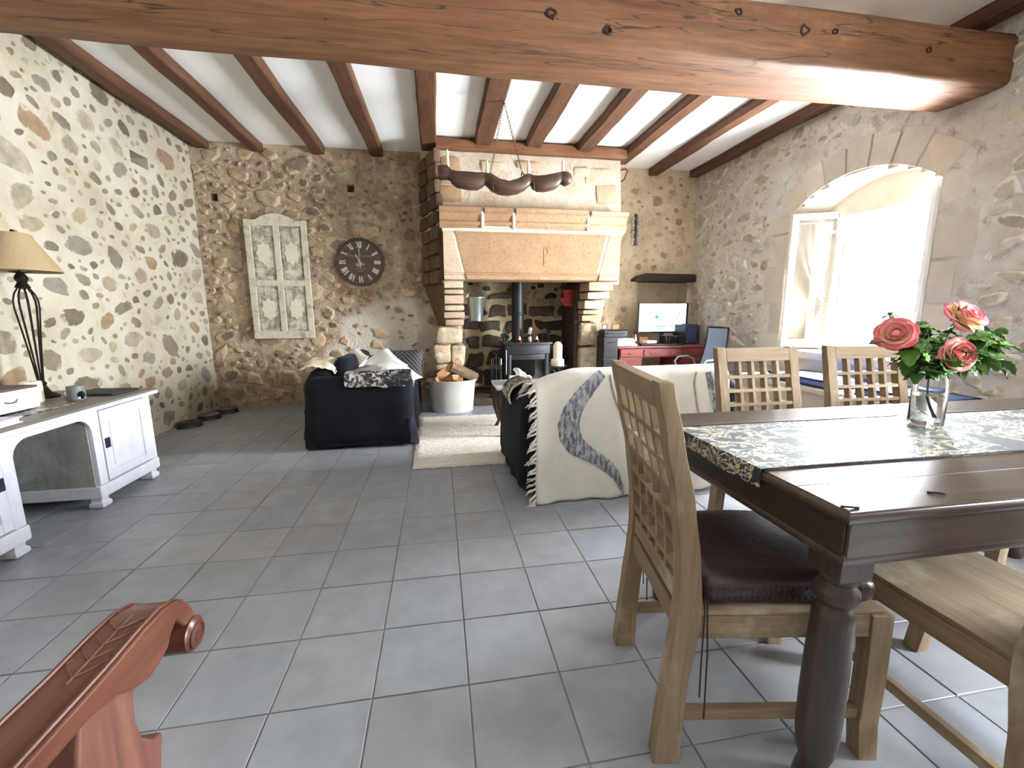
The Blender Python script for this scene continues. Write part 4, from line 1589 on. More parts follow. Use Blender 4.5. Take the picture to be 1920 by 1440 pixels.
# ------------------------------------------------------------------ lamp
ZT = CT + .006
m_shade = NT('linen_shade')
_t = m_shade
_k = _t.noise(_t.coord((90, 90, 14)), 3, 3)
_c = _t.ramp(_k, [(.3, srgb(154, 132, 98)), (.7, srgb(178, 156, 120))])
_t.col(_c).set(Roughness=.85)
_t.p.inputs['Transmission Weight'].default_value = 0.0
m_shade = m_shade.m
m_bronze = M_plain('dark_bronze', srgb(42, 36, 32), 0.45, .7, .25)
lp = thing('table_lamp', 'table lamp with wire cage stem and beige conical linen shade', 'lamp', (-2.80, 3.53, ZT))
q = MB()
q.grid(lambda a, b: ((.215 - .14 * b) * math.cos(2 * PI * a), (.215 - .14 * b) * math.sin(2 * PI * a), .875 + .25 * b), 40, 4, .003)
q.build('lamp_shade', m_shade, lp, True, 40)
q = MB(); q.lathe([(.0, 0), (.085, 0), (.088, .012), (.07, .025), (.045, .04), (.03, .07), (.024, .085), (.03, .10), (.018, .12)], 24)
q.build('base', m_bronze, lp, True, 40)
for k in range(9):
    a = 2 * PI * k / 9
    q = MB()
    pts = []
    for t in [i / 14 for i in range(15)]:
        z_ = .11 + .66 * t
        r_ = .014 + .062 * (t ** 1.15) * (1 if t < .78 else max(.12, 1 - ((t - .78) / .22) ** 2 * .82))
        pts.append((r_ * math.cos(a), r_ * math.sin(a), z_))
    q.tube(pts, .0048, 6)
    q.build('cage_wire', m_bronze, lp)
q = MB(); q.lathe([(.012, .755), (.04, .765), (.032, .785), (.024, .80), (.036, .825), (.03, .845), (.02, .86), (.055, .868), (.055, .874), (.0, .876)], 24)
q.build('neck', m_bronze, lp, True, 40)
q = MB(); q.tube([(0, 0, .87), (0, 0, 1.13)], .006, 8); q.lathe([(.0, 1.12), (.012, 1.125), (.012, 1.145), (.0, 1.15)], 10)
q.build('finial', m_bronze, lp)
q = MB()
for a in (0, PI * 2 / 3, PI * 4 / 3): q.tube([(0, 0, 1.122), (.075 * math.cos(a), .075 * math.sin(a), 1.122)], .0025, 5)
q.build('shade_spider', m_bronze, lp)

# ------------------------------------------------------------------ things on the sideboard
pc = thing('pillar_candle', 'thick ivory pillar candle beside the lamp foot on sideboard', 'candle', (-2.72, 3.35, ZT))
q = MB(); q.lathe([(0, 0), (.052, 0), (.054, .006), (.054, .135), (.05, .142), (.03, .138), (.0, .132)], 28); q.build('wax', m_wax, pc, True, 40)
q = MB(); q.tube([(0, 0, .13), (.002, 0, .148)], .0018, 5); q.build('wick', m_iron, pc)

m_boxw = M_shabby('white_box_paint', srgb(236, 236, 234), srgb(206, 204, 198), 6, .55, .75, .5)
bx = thing('jewellery_box', 'white wooden box with brown lid top and rope handle on sideboard', 'box', (-2.63, 2.99, ZT), R(-4))
q = MB(); q.box((0, 0, .065), (.22, .30, .125)); q.build('body', m_boxw, bx, True, 30, .004)
m_boxtop = M_plain('brown_leatherette', srgb(84, 66, 60), .6)
q = MB(); q.box((0, 0, .135), (.225, .305, .014)); q.build('lid', m_boxtop, bx, True, 30, .004)
q = MB(); q.box((.111, -.02, .065), (.004, .20, .095)); q.build('drawer', m_boxw, bx, True, 30, .0015)
q = MB(); q.tube([(.113, -.06, .07), (.125, -.04, .06), (.128, -.01, .062), (.114, .015, .076)], .0045, 6); q.build('handle', m_steel, bx)
for z_ in (.04, .09):
    q = MB(); q.lathe([(0, 0), (.008, 0), (.006, .005), (0, .006)], 10, (0, 0, 0), TR((.111, .115, z_), (0, R(90), 0))); q.build('stud', m_boxw, bx)

m_damask = NT('damask_dark')
_t = m_damask
_v = _t.coord()
_n = _t.n('ShaderNodeTexVoronoi', feature='SMOOTH_F1'); _n.inputs['Scale'].default_value = 10
_dn = _t.n('ShaderNodeTexNoise'); _dn.inputs['Scale'].default_value = 7; _dn.inputs['Detail'].default_value = 3
_t.l(_v, _dn.inputs['Vector'])
_ad = _t.n('ShaderNodeVectorMath', operation='MULTIPLY_ADD')
_ad.inputs[1].default_value = (.35, .35, .35)
_t.l(_dn.outputs['Color'], _ad.inputs[0]); _t.l(_v, _ad.inputs[2])
_t.l(_ad.outputs[0], _n.inputs['Vector'])
_w = _t.n('ShaderNodeTexWave', wave_type='RINGS'); _w.inputs['Scale'].default_value = 5; _w.inputs['Distortion'].default_value = 9; _w.inputs['Detail'].default_value = 2; _w.inputs['Detail Scale'].default_value = 1.6
_t.l(_ad.outputs[0], _w.inputs['Vector'])
_mx = _t.mix(.5, _n.outputs['Distance'], _w.outputs['Fac'])
_t.col(_t.ramp(_mx, [(.44, srgb(20, 20, 24)), (.50, srgb(34, 33, 36)), (.56, srgb(150, 146, 138))]))
_t.set(Roughness=.38)
m_damask = m_damask.m

cl = thing('runner_cloth', 'dark patterned cloth lying on the sideboard under the white box', 'cloth', (-2.56, 2.98, ZT))
q = MB(); q.grid(lambda a, b: ((a - .5) * .30, (b - .5) * .56, .004 + .004 * nz(a * 5, b * 9)), 14, 24, .003); q.build('fabric', m_damask, cl, True, 60)
bx.location.z += .010
bk = thing('album', 'pale lilac hardcover album lying flat at the front of sideboard', 'book', (-2.40, 2.56, ZT), R(3))
m_lilac = M_plain('lilac_cover', srgb(222, 216, 228), .5)
m_page = M_plain('page_block', srgb(236, 232, 224), .8, var=.04, scale=80)
q = MB(); q.box((0, 0, .004), (.24, .34, .006)); q.build('cover', m_lilac, bk, True, 30, .002)
q = MB(); q.box((-.004, 0, .018), (.225, .325, .022)); q.build('pages', m_page, bk, True, 30, .001)
q = MB(); q.box((0, 0, .032), (.24, .34, .006)); q.build('cover', m_lilac, bk, True, 30, .002)

br = thing('oil_burner', 'round grey ceramic oil burner with arched opening on sideboard', 'burner', (-2.50, 3.40, ZT))
m_ceram = M_plain('grey_ceramic', srgb(112, 112, 116), .45, var=.06)
q = MB()
RO, HH = .048, .095
hole = lambda a, z_: ((a / .55) ** 2 + ((z_ - .034) / .027) ** 2) < 1
n = 48
ang0 = math.atan2(-3.40, 2.50) + .55
for j in range(14):
    for i in range(n):
        a0, a1 = 2 * PI * i / n, 2 * PI * (i + 1) / n
        z0, z1 = HH * j / 14, HH * (j + 1) / 14
        am = ((a0 + a1) / 2 - ang0 + PI) % (2 * PI) - PI
        if hole(am, (z0 + z1) / 2): continue
        for r_, fl in ((RO, 0), (RO - .007, 1)):
            f = [(r_ * math.cos(a), r_ * math.sin(a), z_) for a, z_ in ((a0, z0), (a1, z0), (a1, z1), (a0, z1))]
            q.add(f, [(0, 1, 2, 3) if not fl else (3, 2, 1, 0)])
q.lathe([(.0, 0), (RO, 0), (RO, .004), (0, .004)], n)
q.lathe([(RO - .007, HH), (RO, HH), (RO, HH + .001), (RO - .007, HH + .001)], n)
q.lathe([(0, HH - .018), (RO - .006, HH - .012), (RO - .006, HH - .008), (0, HH - .014)], n)
q.build('body', m_ceram, br, True, 40, 0, 2, True)
q = MB(); q.lathe([(0, .004), (.016, .004), (.016, .018), (0, .018)], 14, (.008 * math.cos(ang0), .008 * math.sin(ang0), 0)); q.build('tealight', m_wax, br)
eg = thing('white_pebble', 'small smooth white pebble shaped candle beside the grey burner', 'candle', (-2.62, 3.50, ZT))
q = MB(); q.rbox((0, 0, .024), (.05, .05, .046), .022, 4); q.build('wax', m_paint_white, eg)
q = MB(); q.tube([(0, 0, .045), (.002, 0, .054)], .0015, 5); q.build('wick', m_iron, eg)
sl = thing('slate_board', 'flat black slate board at the far end of sideboard', 'board', (-2.50, 3.645, ZT), R(-6))
m_slate = M_plain('black_slate', srgb(34, 33, 32), .7, bump=.3)
q = MB(); q.box((0, 0, .009), (.32, .25, .014)); q.build('slab', m_slate, sl, True, 30, .003)
for a in (-.13, .13):
    for b in (-.1, .1):
        q = MB(); q.lathe([(0, 0), (.008, 0), (.008, .003), (0, .003)], 8, (a, b, 0)); q.build('pad', m_iron, sl)

# low bowls along the foot of the left wall
m_bowl = M_plain('dark_bowl', srgb(36, 32, 30), .35, .3)
for k, (x, y, lab) in enumerate([(-2.90, 5.42, 'dark metal bowl on floor along left wall, nearest of three'), (-2.86, 5.78, 'dark metal bowl on floor along left wall, middle of three'), (-2.80, 6.12, 'dark metal bowl with shiny rim nearest the room corner')]):
    b_ = thing('metal_bowl', lab, 'bowl', (x, y, 0), 0, 'bowls along the left wall')
    q = MB(); q.lathe([(0, .003), (.09, .003), (.13, .006), (.115, .055), (.108, .058), (.085, .02), (0, .014)], 24); q.build('bowl', m_bowl, b_, True, 50)
    q = MB(); q.lathe([(.106, .056), (.117, .055), (.119, .060), (.108, .063)], 24); q.build('rim', m_steel if k else m_bowl, b_, True, 50)

# ------------------------------------------------------------------ stove and hearth furniture
m_stove = M_plain('cast_iron_grey', srgb(52, 53, 56), .45, .4, .12, bump=.15)
m_stove_d = M_plain('cast_iron_black', srgb(24, 24, 25), .5, .3, .2, bump=.15)
sv = thing('wood_stove', 'dark grey cast iron wood stove with flue in the hearth', 'stove', (1.25, 6.28, .10))
SO = Vector(sv.location)
bow = lambda t: -.05 * (1 - (2 * t - 1) ** 2)
def bowed(nm, x0, x1, y0, y1, z0, z1, mat, par=sv, k=1.0, bev=.006):
    """block with a bowed front face"""
    q = MB()
    m = 12
    rs = []
    for i in range(m + 1):
        t = i / m
        x = x0 + (x1 - x0) * t
        yf = y0 + bow(t) * k
        rs.append([Vector((x, yf, z0)), Vector((x, yf, z1)), Vector((x, y1, z1)), Vector((x, y1, z0))])
    q.rings(rs)
    return q.build(nm, mat, par, True, 40, bev)


bowed('top_plate', -.36, .36, -.24, .24, .735, .765, m_stove)
bowed('lower_plate', -.345, .345, -.22, .22, .10, .135, m_stove_d)
bowed('upper_front', -.33, .33, -.215, -.16, .60, .735, m_stove)
q = MB(); q.box((0, .03, .43), (.66, .38, .61)); q.build('firebox', m_stove_d, sv, True, 30, .01)
dr = bowed('door', -.30, .30, -.215, -.185, .145, .215, m_stove)
bowed('door_rail', -.30, .30, -.22, -.185, .52, .595, m_stove, dr)
for x0 in (-.30, .245): bowed('door_stile', x0, x0 + .055, -.235, -.19, .145, .595, m_stove, dr, .2)
q = MB()
rs = []
for i in range(11):
    t = i / 10
    x = -.25 + .5 * t
    y = -.20 + bow(t * .8 + .1) * .8
    rs.append([Vector((x, y, .21)), Vector((x, y, .525)), Vector((x, y + .004, .525)), Vector((x, y + .004, .21))])
q.rings(rs); q.build('glass', m_glass, dr, True, 40)
q = MB(); q.tube([(-.325, -.235, .30), (-.325, -.265, .32), (-.325, -.268, .66), (-.325, -.235, .68)], .009, 8); q.build('door_handle', m_steel, sv)
bowed('raised_panel', -.30, .30, -.222, -.19, .625, .71, m_stove, sv, 1.0, .01)
for x in (-.29, .29):
    for y in (-.17, .17):
        q = MB(); q.lathe([(.03, 0), (.022, .02), (.028, .10)], 10, (x, y, 0)); q.build('leg', m_stove_d, sv, True, 50)
q = MB()
q.lathe([(.105, .765), (.105, .79), (.088, .80), (.088, 2.30)], 24, (-.10, .06, 0))
q.build('flue_pipe', m_stove_d, sv, True, 40)
q = MB(); q.lathe([(.09, 1.15), (.094, 1.155), (.094, 1.185), (.09, 1.19)], 24, (-.10, .06, 0)); q.build('flue_collar', m_stove_d, sv, True, 40)
# logs
m_bark = M_plain('bark', srgb(112, 92, 72), .9, var=.3, scale=20, bump=.6, bscale=30)
m_split = M_wood('split_wood', [srgb(132, 88, 56), srgb(164, 114, 76), srgb(192, 148, 108)], 0, .75, 1.2, .4)


def log(name, label, loc, rot, L, r, kind, group, par=None, wedge=True):
    o = thing(name, label, 'log', loc, 0, group)
    o.rotation_euler = rot
    n = 9
    span = R(120) if wedge else 2 * PI
    rs = []
    for x in (-L / 2, -L / 6, L / 6, L / 2):
        ring = [Vector((x, r * (.9 + .15 * nz(x * 6, i * .7, kind)) * math.cos(span * i / n - span / 2), r * (.9 + .15 * nz(x * 6, i * .7, kind)) * math.sin(span * i / n - span / 2))) for i in range(n + (1 if wedge else 0))]
        if wedge: ring.append(Vector((x, -.02, .004 * nz(x * 9, kind))))
        rs.append(ring)
    q = MB(); q.rings(rs); q.build('split_face', m_split, o, True, 30)
    q = MB()
    rs = []
    for x in (-L / 2 + .002, -L / 6, L / 6, L / 2 - .002):
        ring = []
        for sgn, rr in ((1, 1.045), (-1, .99)):
            idx = range(n + 1) if sgn == 1 else range(n, -1, -1)
            for i in idx:
                q_ = r * rr * (.9 + .15 * nz(x * 6, i * .7, kind))
                a = span * i / n - span / 2
                ring.append(Vector((x, q_ * math.cos(a), q_ * math.sin(a))))
        rs.append(ring)
    q.rings(rs); q.build('bark', m_bark, o, True, 30)
    return o


log('log', 'larger split log lying at left inside the stove', (1.27, 6.135, .35), (R(30), R(10), R(8)), .36, .085, 1.3, 'firewood logs', None)
log('log', 'smaller split log lying at right inside the stove', (1.42, 6.14, .33), (R(10), R(-12), R(30)), .22, .05, 2.3, 'firewood logs', None)

TOPZ = .10 + .765
for nm, lab, x, y, rz in (('stove_fan', 'black four-bladed stove fan at the left of the stove top', .94, 6.20, .2), ('stove_fan', 'black stove fan at the right of the stove top, behind candle', 1.545, 6.16, -.5)):
    f_ = thing(nm, lab, 'fan', (x, y, TOPZ), rz, 'stove fans')
    q = MB(); q.box((0, 0, .006), (.09, .06, .012)); q.box((-.02, 0, .05), (.012, .05, .09)); q.box((.02, 0, .05), (.012, .05, .09)); q.box((0, .005, .09), (.05, .03, .05)); q.build('stand', m_iron, f_, True, 30, .002)
    for k in range(4):
        q = MB()
        Mx = Matrix.Translation((0, -.03, .12)) @ Matrix.Rotation(R(90), 4, 'X') @ Matrix.Rotation(PI / 2 * k + .5, 4, 'Z') @ Matrix.Rotation(R(28), 4, 'X')
        q.prism([(.008, -.010), (.03, -.03), (.065, -.034), (.082, -.012), (.078, .018), (.05, .03), (.02, .016)], .0025, Mx)
        q.build('blade', m_iron, f_, True, 40)
    q = MB(); q.cyl((0, -.04, .12), (0, .02, .12), .010, None, 10); q.build('hub', m_iron, f_)
# small stove thermometer plate and two tealights glowing on the stove top
m_flame = NT('flame')
m_flame.set(Emission_Strength=3.0)
m_flame.p.inputs['Emission Color'].default_value = (1.0, .42, .12, 1)
m_flame.col((1, .6, .3, 1))
m_flame = m_flame.m
m_copper = M_plain('copper_cup', srgb(140, 74, 44), .35, .9)
for k, (x, y, lab) in enumerate(((1.145, 6.13, 'lit tealight in copper cup on stove top, left of the metal flask'), (1.40, 6.13, 'lit tealight in copper cup on stove top, right of the metal flask'))):
    t_ = thing('tealight_holder', lab, 'candle', (x, y, TOPZ), 0, 'tealights on the stove')
    q = MB(); q.lathe([(0, 0), (.03, 0), (.038, .04), (.035, .04), (.028, .006), (0, .006)], 18); q.build('cup', m_copper, t_, True, 50)
    q = MB(); q.lathe([(0, .006), (.022, .006), (.022, .02), (0, .02)], 14); q.build('wax', m_wax, t_)
    q = MB(); q.lathe([(.0, .022), (.011, .034), (.013, .048), (.007, .068), (.001, .085)], 10); q.build('flame', m_flame, t_, True, 60)
fk = thing('metal_flask', 'slim grey metal spray flask standing mid stove top', 'flask', (1.30, 6.17, TOPZ))
q = MB(); q.lathe([(0, 0), (.028, 0), (.03, .01), (.03, .07), (.02, .085)], 16); q.build('body', m_steel, fk, True, 40)
q = MB(); q.lathe([(.02, .084), (.022, .09), (.018, .11), (.0, .115)], 16); q.build('collar', m_iron, fk, True, 40)
q = MB(); q.rbox((0, 0, 0), (.05, .012, .10), .005, 3, 0, 0, None, TR((.0, 0, .16), (0, R(14), 0))); q.build('paddle', m_steel, fk)

# companion set
cs = thing('companion_set', 'black wrought iron fireside tool set left of the stove', 'tool set', (.78, 6.0, .10))
q = MB(); q.lathe([(0, 0), (.10, 0), (.10, .012), (.02, .02), (0, .02)], 18); q.build('base', m_iron, cs, True, 40)
q = MB(); q.cyl((0, 0, .015), (0, 0, .62), .008, None, 8); q.tube([(.0, 0, .60), (.03, 0, .64), (0, 0, .67), (-.03, 0, .64), (0, 0, .60)], .006, 6); q.build('post', m_iron, cs)
q = MB()
for a in range(4): q.tube([(0, 0, .55), (.06 * math.cos(a * PI / 2 + .4), .06 * math.sin(a * PI / 2 + .4), .56), (.085 * math.cos(a * PI / 2 + .4), .085 * math.sin(a * PI / 2 + .4), .52)], .005, 6)
q.build('crosspiece', m_iron, cs)
for a, nm in ((0, 'poker'), (1, 'shovel'), (2, 'tongs'), (3, 'brush')):
    x, y = .08 * math.cos(a * PI / 2 + .4), .08 * math.sin(a * PI / 2 + .4)
    q = MB(); q.cyl((x, y, .08), (x, y, .48), .005, None, 7); q.cyl((x, y, .46), (x, y, .545), .011, .008, 8)
    if nm == 'shovel': q.rbox((x, y, .10), (.06, .012, .09), .005, 2)
    if nm == 'brush': q.rbox((x, y, .10), (.05, .04, .08), .015, 2)
    if nm == 'tongs': q.cyl((x + .012, y, .08), (x + .006, y, .40), .004, None, 6)
    q.build(nm, m_steel if nm == 'poker' else m_iron, cs, True, 40)

# galvanised bucket hung in the hearth
m_zinc = M_plain('galvanised_zinc', srgb(150, 160, 156), .32, .85, .12, scale=8)
bu = thing('zinc_bucket', 'small galvanised zinc bucket hanging inside hearth at left', 'bucket', (.53, 6.25, 1.17))
q = MB(); q.lathe([(0, 0), (.085, 0), (.09, .004), (.122, .32), (.127, .325), (.127, .333), (.118, .333), (.086, .012), (0, .01)], 28); q.build('pail', m_zinc, bu, True, 40)
q = MB(); q.tube([(.125 * math.cos(a), .02 + .01 * math.sin(a), .32 + .11 * math.sin(a)) for a in [PI * i / 12 for i in range(13)]], .004, 6); q.build('bail', m_zinc, bu)
q = MB(); q.tube([(0, .03, .432), (0, .10, .44), (0, .56, .44)], .007, 6); q.build('hanging_rod', m_iron, bu)
for s_ in (-1, 1):
    q = MB(); q.lathe([(0, 0), (.016, 0), (.014, .006), (0, .008)], 10, (0, 0, 0), TR((s_ * .122, .02, .305), (0, s_ * R(90), 0))); q.build('ear', m_zinc, bu)
# red oven gloves hanging at the right cheek
m_red = M_plain('red_glove_cloth', srgb(150, 34, 38), .8, var=.25, scale=30, bump=.3)
for k, (dx, lab) in enumerate(((0, 'red oven glove hanging at right inside the hearth, front one'), (.07, 'red oven glove hanging at right inside the hearth, rear one'))):
    gl = thing('oven_glove', lab, 'glove', (1.84 + dx, 6.15 + .05 * k, 1.36), R(12 - 30 * k), 'red oven gloves')
    q = MB(); q.rbox((0, 0, .12), (.12, .045, .22), .022, 5, .01, k); q.build('palm', m_red, gl)
    q = MB(); q.rbox((0, 0, 0), (.045, .04, .10), .02, 4, .006, k + 3, None, TR((-.07, 0, .10), (0, R(-28), 0))); q.build('thumb', m_red, gl)
    q = MB(); q.rbox((0, 0, .235), (.13, .052, .035), .015, 3, .004, k + 9); q.build('cuff', m_red, gl)
    q = MB(); q.tube([(.04, 0, .25), (.05, .0, .30), (.03, .0, .30), (.03, 0, .25)], .003, 5); q.build('loop', m_red, gl)
    q = MB(); q.tube([(.04, 0, .298), (.10, .05, .30)], .005, 5); q.build('peg', m_iron, gl)

# zinc tub full of split logs
m_tub = M_plain('pale_zinc', srgb(206, 204, 196), .5, .25, .08, scale=5)
tb = thing('zinc_washtub', 'oval pale zinc washtub filled with firewood before hearth', 'tub', (.145, 5.72, 0))
q = MB()
def oval(r_, z_): return [Vector((r_ * .315 * math.cos(2 * PI * i / 36), r_ * .235 * math.sin(2 * PI * i / 36), z_)) for i in range(36)]
q.rings([oval(.86, .004), oval(.87, .0), oval(.90, .10), oval(.95, .25), oval(1.0, .405), oval(1.03, .412), oval(1.03, .422), oval(.98, .422), oval(.965, .405), oval(.93, .25), oval(.87, .03), oval(.3, .025)])
q.build('tub_body', m_tub, tb, True, 50)
for s_ in (-1, 1):
    q = MB(); q.tube([(s_ * .30, -.07, .33), (s_ * .345, -.06, .345), (s_ * .36, 0, .35), (s_ * .345, .06, .345), (s_ * .30, .07, .33)], .008, 6); q.build('tub_handle', m_zinc, tb)
LG = [((.02, 5.70, .44), (R(10), R(-20), R(70)), .34, .085, True, 'split log with pale end leaning at left of the tub'), ((.14, 5.68, .53), (R(25), R(-32), R(20)), .36, .10, True, 'large rust-brown split log topmost in the tub'),
      ((.30, 5.74, .50), (R(80), R(28), R(15)), .40, .085, False, 'round grey barked log at the right of the tub'), ((.10, 5.62, .42), (R(-15), R(4), R(-12)), .36, .075, True, 'split log lying across the front of the tub'),
      ((.22, 5.64, .43), (R(30), R(10), R(60)), .30, .06, True, 'small split log with pale end at tub front'), ((.12, 5.80, .46), (R(60), R(5), R(8)), .40, .08, True, 'split log at the back of the tub')]
for k, (l_, r_, L_, rr, w_, lab) in enumerate(LG): log('log', lab, l_, r_, L_, rr, k * 1.7 + 4, 'firewood logs', None, w_)

# ------------------------------------------------------------------ desk corner
m_mahog = M_wood('red_mahogany', [srgb(92, 36, 34), srgb(124, 54, 50), srgb(150, 76, 68)], 0, .4, .9, .15)
dk = thing('writing_desk', 'red mahogany pedestal desk in the far right corner', 'desk', (3.16, 6.06, 0))
def dkb(nm, x0, x1, y0, y1, z0, z1, mat=m_mahog, par=dk, bev=.004):
    q = MB(); q.box(((x0 + x1) / 2 - 3.16, (y0 + y1) / 2 - 6.06, (z0 + z1) / 2), (x1 - x0, y1 - y0, z1 - z0)); return q.build(nm, mat, par, True, 30, bev)
dkb('desk_top', 2.48, 3.86, 5.74, 6.42, .775, .81, bev=.01)
dkb('frieze', 2.52, 3.82, 5.77, 6.40, .645, .775)
m_brass = M_plain('dull_brass', srgb(140, 106, 64), .4, .8)
for x0, x1 in ((2.53, 2.86), (2.885, 3.455), (3.48, 3.81)):
    d_ = dkb('drawer', x0, x1, 5.755, 5.775, .66, .765, bev=.005)
    for hx in ((x0 + x1) / 2,) if x1 - x0 < .4 else (x0 + .13, x1 - .13):
        q = MB(); q.tube([(hx - 3.16 - .04, -.315, .715), (hx - 3.16 - .03, -.33, .70), (hx - 3.16 + .03, -.33, .70), (hx - 3.16 + .04, -.315, .715)], .005, 6); q.build('handle', m_brass, d_)
for x0, x1 in ((2.52, 2.87), (3.47, 3.82)):
    dkb('pedestal', x0, x1, 5.78, 6.38, .06, .645)
    dkb('plinth', x0 - .01, x1 + .01, 5.765, 6.39, 0, .07)
    for z0, z1 in ((.42, .635), (.10, .40)):
        d_ = dkb('drawer', x0 + .01, x1 - .01, 5.762, 5.782, z0, z1, bev=.005)
        hx = (x0 + x1) / 2 - 3.16
        q = MB(); q.tube([(hx - .04, -.308, (z0 + z1) / 2 + .01), (hx - .03, -.323, (z0 + z1) / 2), (hx + .03, -.323, (z0 + z1) / 2), (hx + .04, -.308, (z0 + z1) / 2 + .01)], .005, 6); q.build('handle', m_brass, d_)

m_black = M_plain('black_plastic', srgb(22, 22, 24), .4, var=.05)
m_scr = NT('screen')
_t = m_scr
m_scr.set(Emission_Strength=.26)
m_scr.p.inputs['Emission Color'].default_value = srgb(206, 230, 248)
m_scr.col(srgb(10, 10, 12))
m_scr = m_scr.m
def emis(nm, c, s_):
    t = NT(nm); t.col((0, 0, 0, 1)); t.p.inputs['Emission Color'].default_value = c; t.set(Emission_Strength=s_); return t.m
mo = thing('computer_monitor', 'flat computer monitor with white lit page on red desk', 'monitor', (3.42, 6.24, .81), R(2))
q = MB(); q.box((0, .014, .385), (.84, .03, .46)); q.build('housing', m_black, mo, True, 30, .006)
q = MB(); q.box((-.015, -.002, .392), (.79, .004, .425)); sc_ = q.build('screen', m_scr, mo, False)
for nm, x, z_, w, h, c in (('page_block', -.115, .40, .05, .042, srgb(48, 140, 170)), ('page_block', -.115, .352, .05, .042, srgb(180, 200, 230)), ('page_block', .02, .375, .22, .10, srgb(198, 206, 226)), ('page_block', .255, .455, .05, .05, srgb(150, 170, 190)),
                           ('page_block', .235, .38, .03, .03, srgb(110, 170, 200)), ('page_line', -.05, .262, .18, .014, srgb(120, 130, 140)), ('page_line', .12, .262, .05, .014, srgb(110, 130, 140)), ('page_line', -.06, .225, .12, .03, srgb(150, 180, 210))):
    q = MB(); q.box((x, -.005, z_), (w, .003, h)); q.build(nm, emis('screen_tint', c, .26), sc_, False)
q = MB(); q.box((0, .03, .09), (.06, .03, .18)); q.box((0, .02, .006), (.24, .18, .012)); q.build('stand', m_black, mo, True, 30, .004)
m_bluepl = M_plain('blue_gloss_plastic', srgb(30, 48, 88), .2)
pcb = thing('computer_tower', 'small black computer tower with blue glossy front on desk', 'computer', (3.74, 6.12, .81), R(0))
q = MB(); q.box((0, 0, .145), (.24, .36, .28)); q.build('case', m_black, pcb, True, 30, .008)
q = MB(); q.box((-.03, -.183, .155), (.16, .008, .24)); q.build('front_panel', m_bluepl, pcb, True, 30, .003)
for x in (-.08, .07):
    q = MB(); q.lathe([(0, 0), (.009, 0), (.009, .004), (0, .004)], 10, (0, 0, 0), TR((x, -.185, .03), (R(90), 0, 0))); q.build('button', m_steel, pcb)
q = MB(); q.box((0, 0, .0), (.10, .12, .012)); pl = thing('external_drive', 'flat black drive lying on the computer tower', 'drive', (3.73, 6.10, .81 + .286 + .006)); q.build('case', m_black, pl, True, 30, .003)
q = MB(); q.box((0, -.061, 0), (.08, .002, .006)); q.build('front_strip', m_steel, pl)
for k, (x, lab) in enumerate(((3.30, 'round black desk pot left of the loudspeakers'), (3.44, 'black desktop loudspeaker under the monitor, left of pair'), (3.545, 'black desktop loudspeaker beside the blue computer tower'))):
    s_ = thing('desk_pot' if k == 0 else 'desk_speaker', lab, 'pot' if k == 0 else 'speaker', (x, 5.95, .81))
    if k == 0:
        q = MB(); q.lathe([(0, 0), (.06, 0), (.065, .13), (.06, .13), (.055, .01), (0, .01)], 20); q.build('pot', m_black, s_, True, 40)
        q = MB(); q.lathe([(.058, .128), (.068, .13), (.068, .138), (.058, .136)], 20); q.build('rim', m_black, s_)
    else:
        q = MB(); q.box((0, 0, .065), (.075, .09, .13)); q.build('case', m_black, s_, True, 30, .006)
        q = MB(); q.lathe([(0, 0), (.028, 0), (.026, .006), (.008, .002), (0, .004)], 18, (0, 0, 0), TR((0, -.046, .07), (R(90), 0, 0))); q.build('cone', m_iron, s_)
kb = thing('keyboard', 'black keyboard lying at the front of red desk', 'keyboard', (3.30, 5.83, .81))
q = MB(); q.box((0, 0, .010), (.42, .12, .016)); q.build('base', m_black, kb, True, 30, .003)
q = MB()
for r_ in range(4):
    for c_ in range(14): q.box((-.19 + c_ * .029, -.04 + r_ * .026, .020), (.024, .021, .006))
q.build('keys', m_iron, kb, False)['kind'] = 'stuff'
m_paper = M_plain('white_paper', srgb(238, 236, 230), .85, var=.02)
rnd = random.Random(3)
for k in range(6):
    p = thing('paper_sheaf', ['bottom sheaf', 'second sheaf', 'third sheaf', 'fourth sheaf', 'fifth sheaf', 'top sheaf'][k] + ' of white paper piled on left of red desk', 'papers', (2.66 + rnd.uniform(-.02, .02) - .012 * k, 5.90 + rnd.uniform(-.02, .02), .81 + k * .017), R(rnd.uniform(-12, 12)), 'paper pile on the desk')
    q = MB(); q.grid(lambda a, b: ((a - .5) * .30, (b - .5) * .22, .016 + .003 * math.sin(a * 3 + k)), 6, 4, .014); q.build('sheets', m_paper, p, True, 40)
bk2 = thing('notebook', 'white closed notebook beside the keyboard on desk', 'book', (3.02, 5.88, .81), R(14))
q = MB(); q.box((0, 0, .018), (.17, .12, .03)); q.build('pages', m_page, bk2, True, 30, .002)
q = MB(); q.box((0, 0, .036), (.175, .125, .006)); q.build('cover', m_boxw, bk2, True, 30, .002)
bk3 = thing('notebook', 'dark closed notebook under the white one on desk', 'book', (2.98, 5.84, .81 + .0), R(-8))
bk2.location.z = .81 + .031
q = MB(); q.box((0, 0, .014), (.22, .14, .028)); q.build('pages', m_black, bk3, True, 30, .003)
q = MB(); q.box((0, 0, .0292), (.222, .142, .003)); q.build('cover', m_mahog, bk3, True, 30, .001)
bt = thing('spray_bottle', 'small clear grey bottle on desk before the monitor', 'bottle', (2.88, 6.05, .81))
q = MB(); q.lathe([(0, 0), (.03, 0), (.033, .01), (.033, .09), (.014, .13), (.012, .15)], 16); q.build('body', m_steel, bt, True, 40)
q = MB(); q.lathe([(.012, .15), (.016, .15), (.016, .175), (.008, .2), (0, .215)], 12); q.build('nozzle', m_iron, bt, True, 40)
cd = thing('card_box', 'small brown cardboard box standing under the monitor', 'box', (3.03, 6.12, .81), R(6))
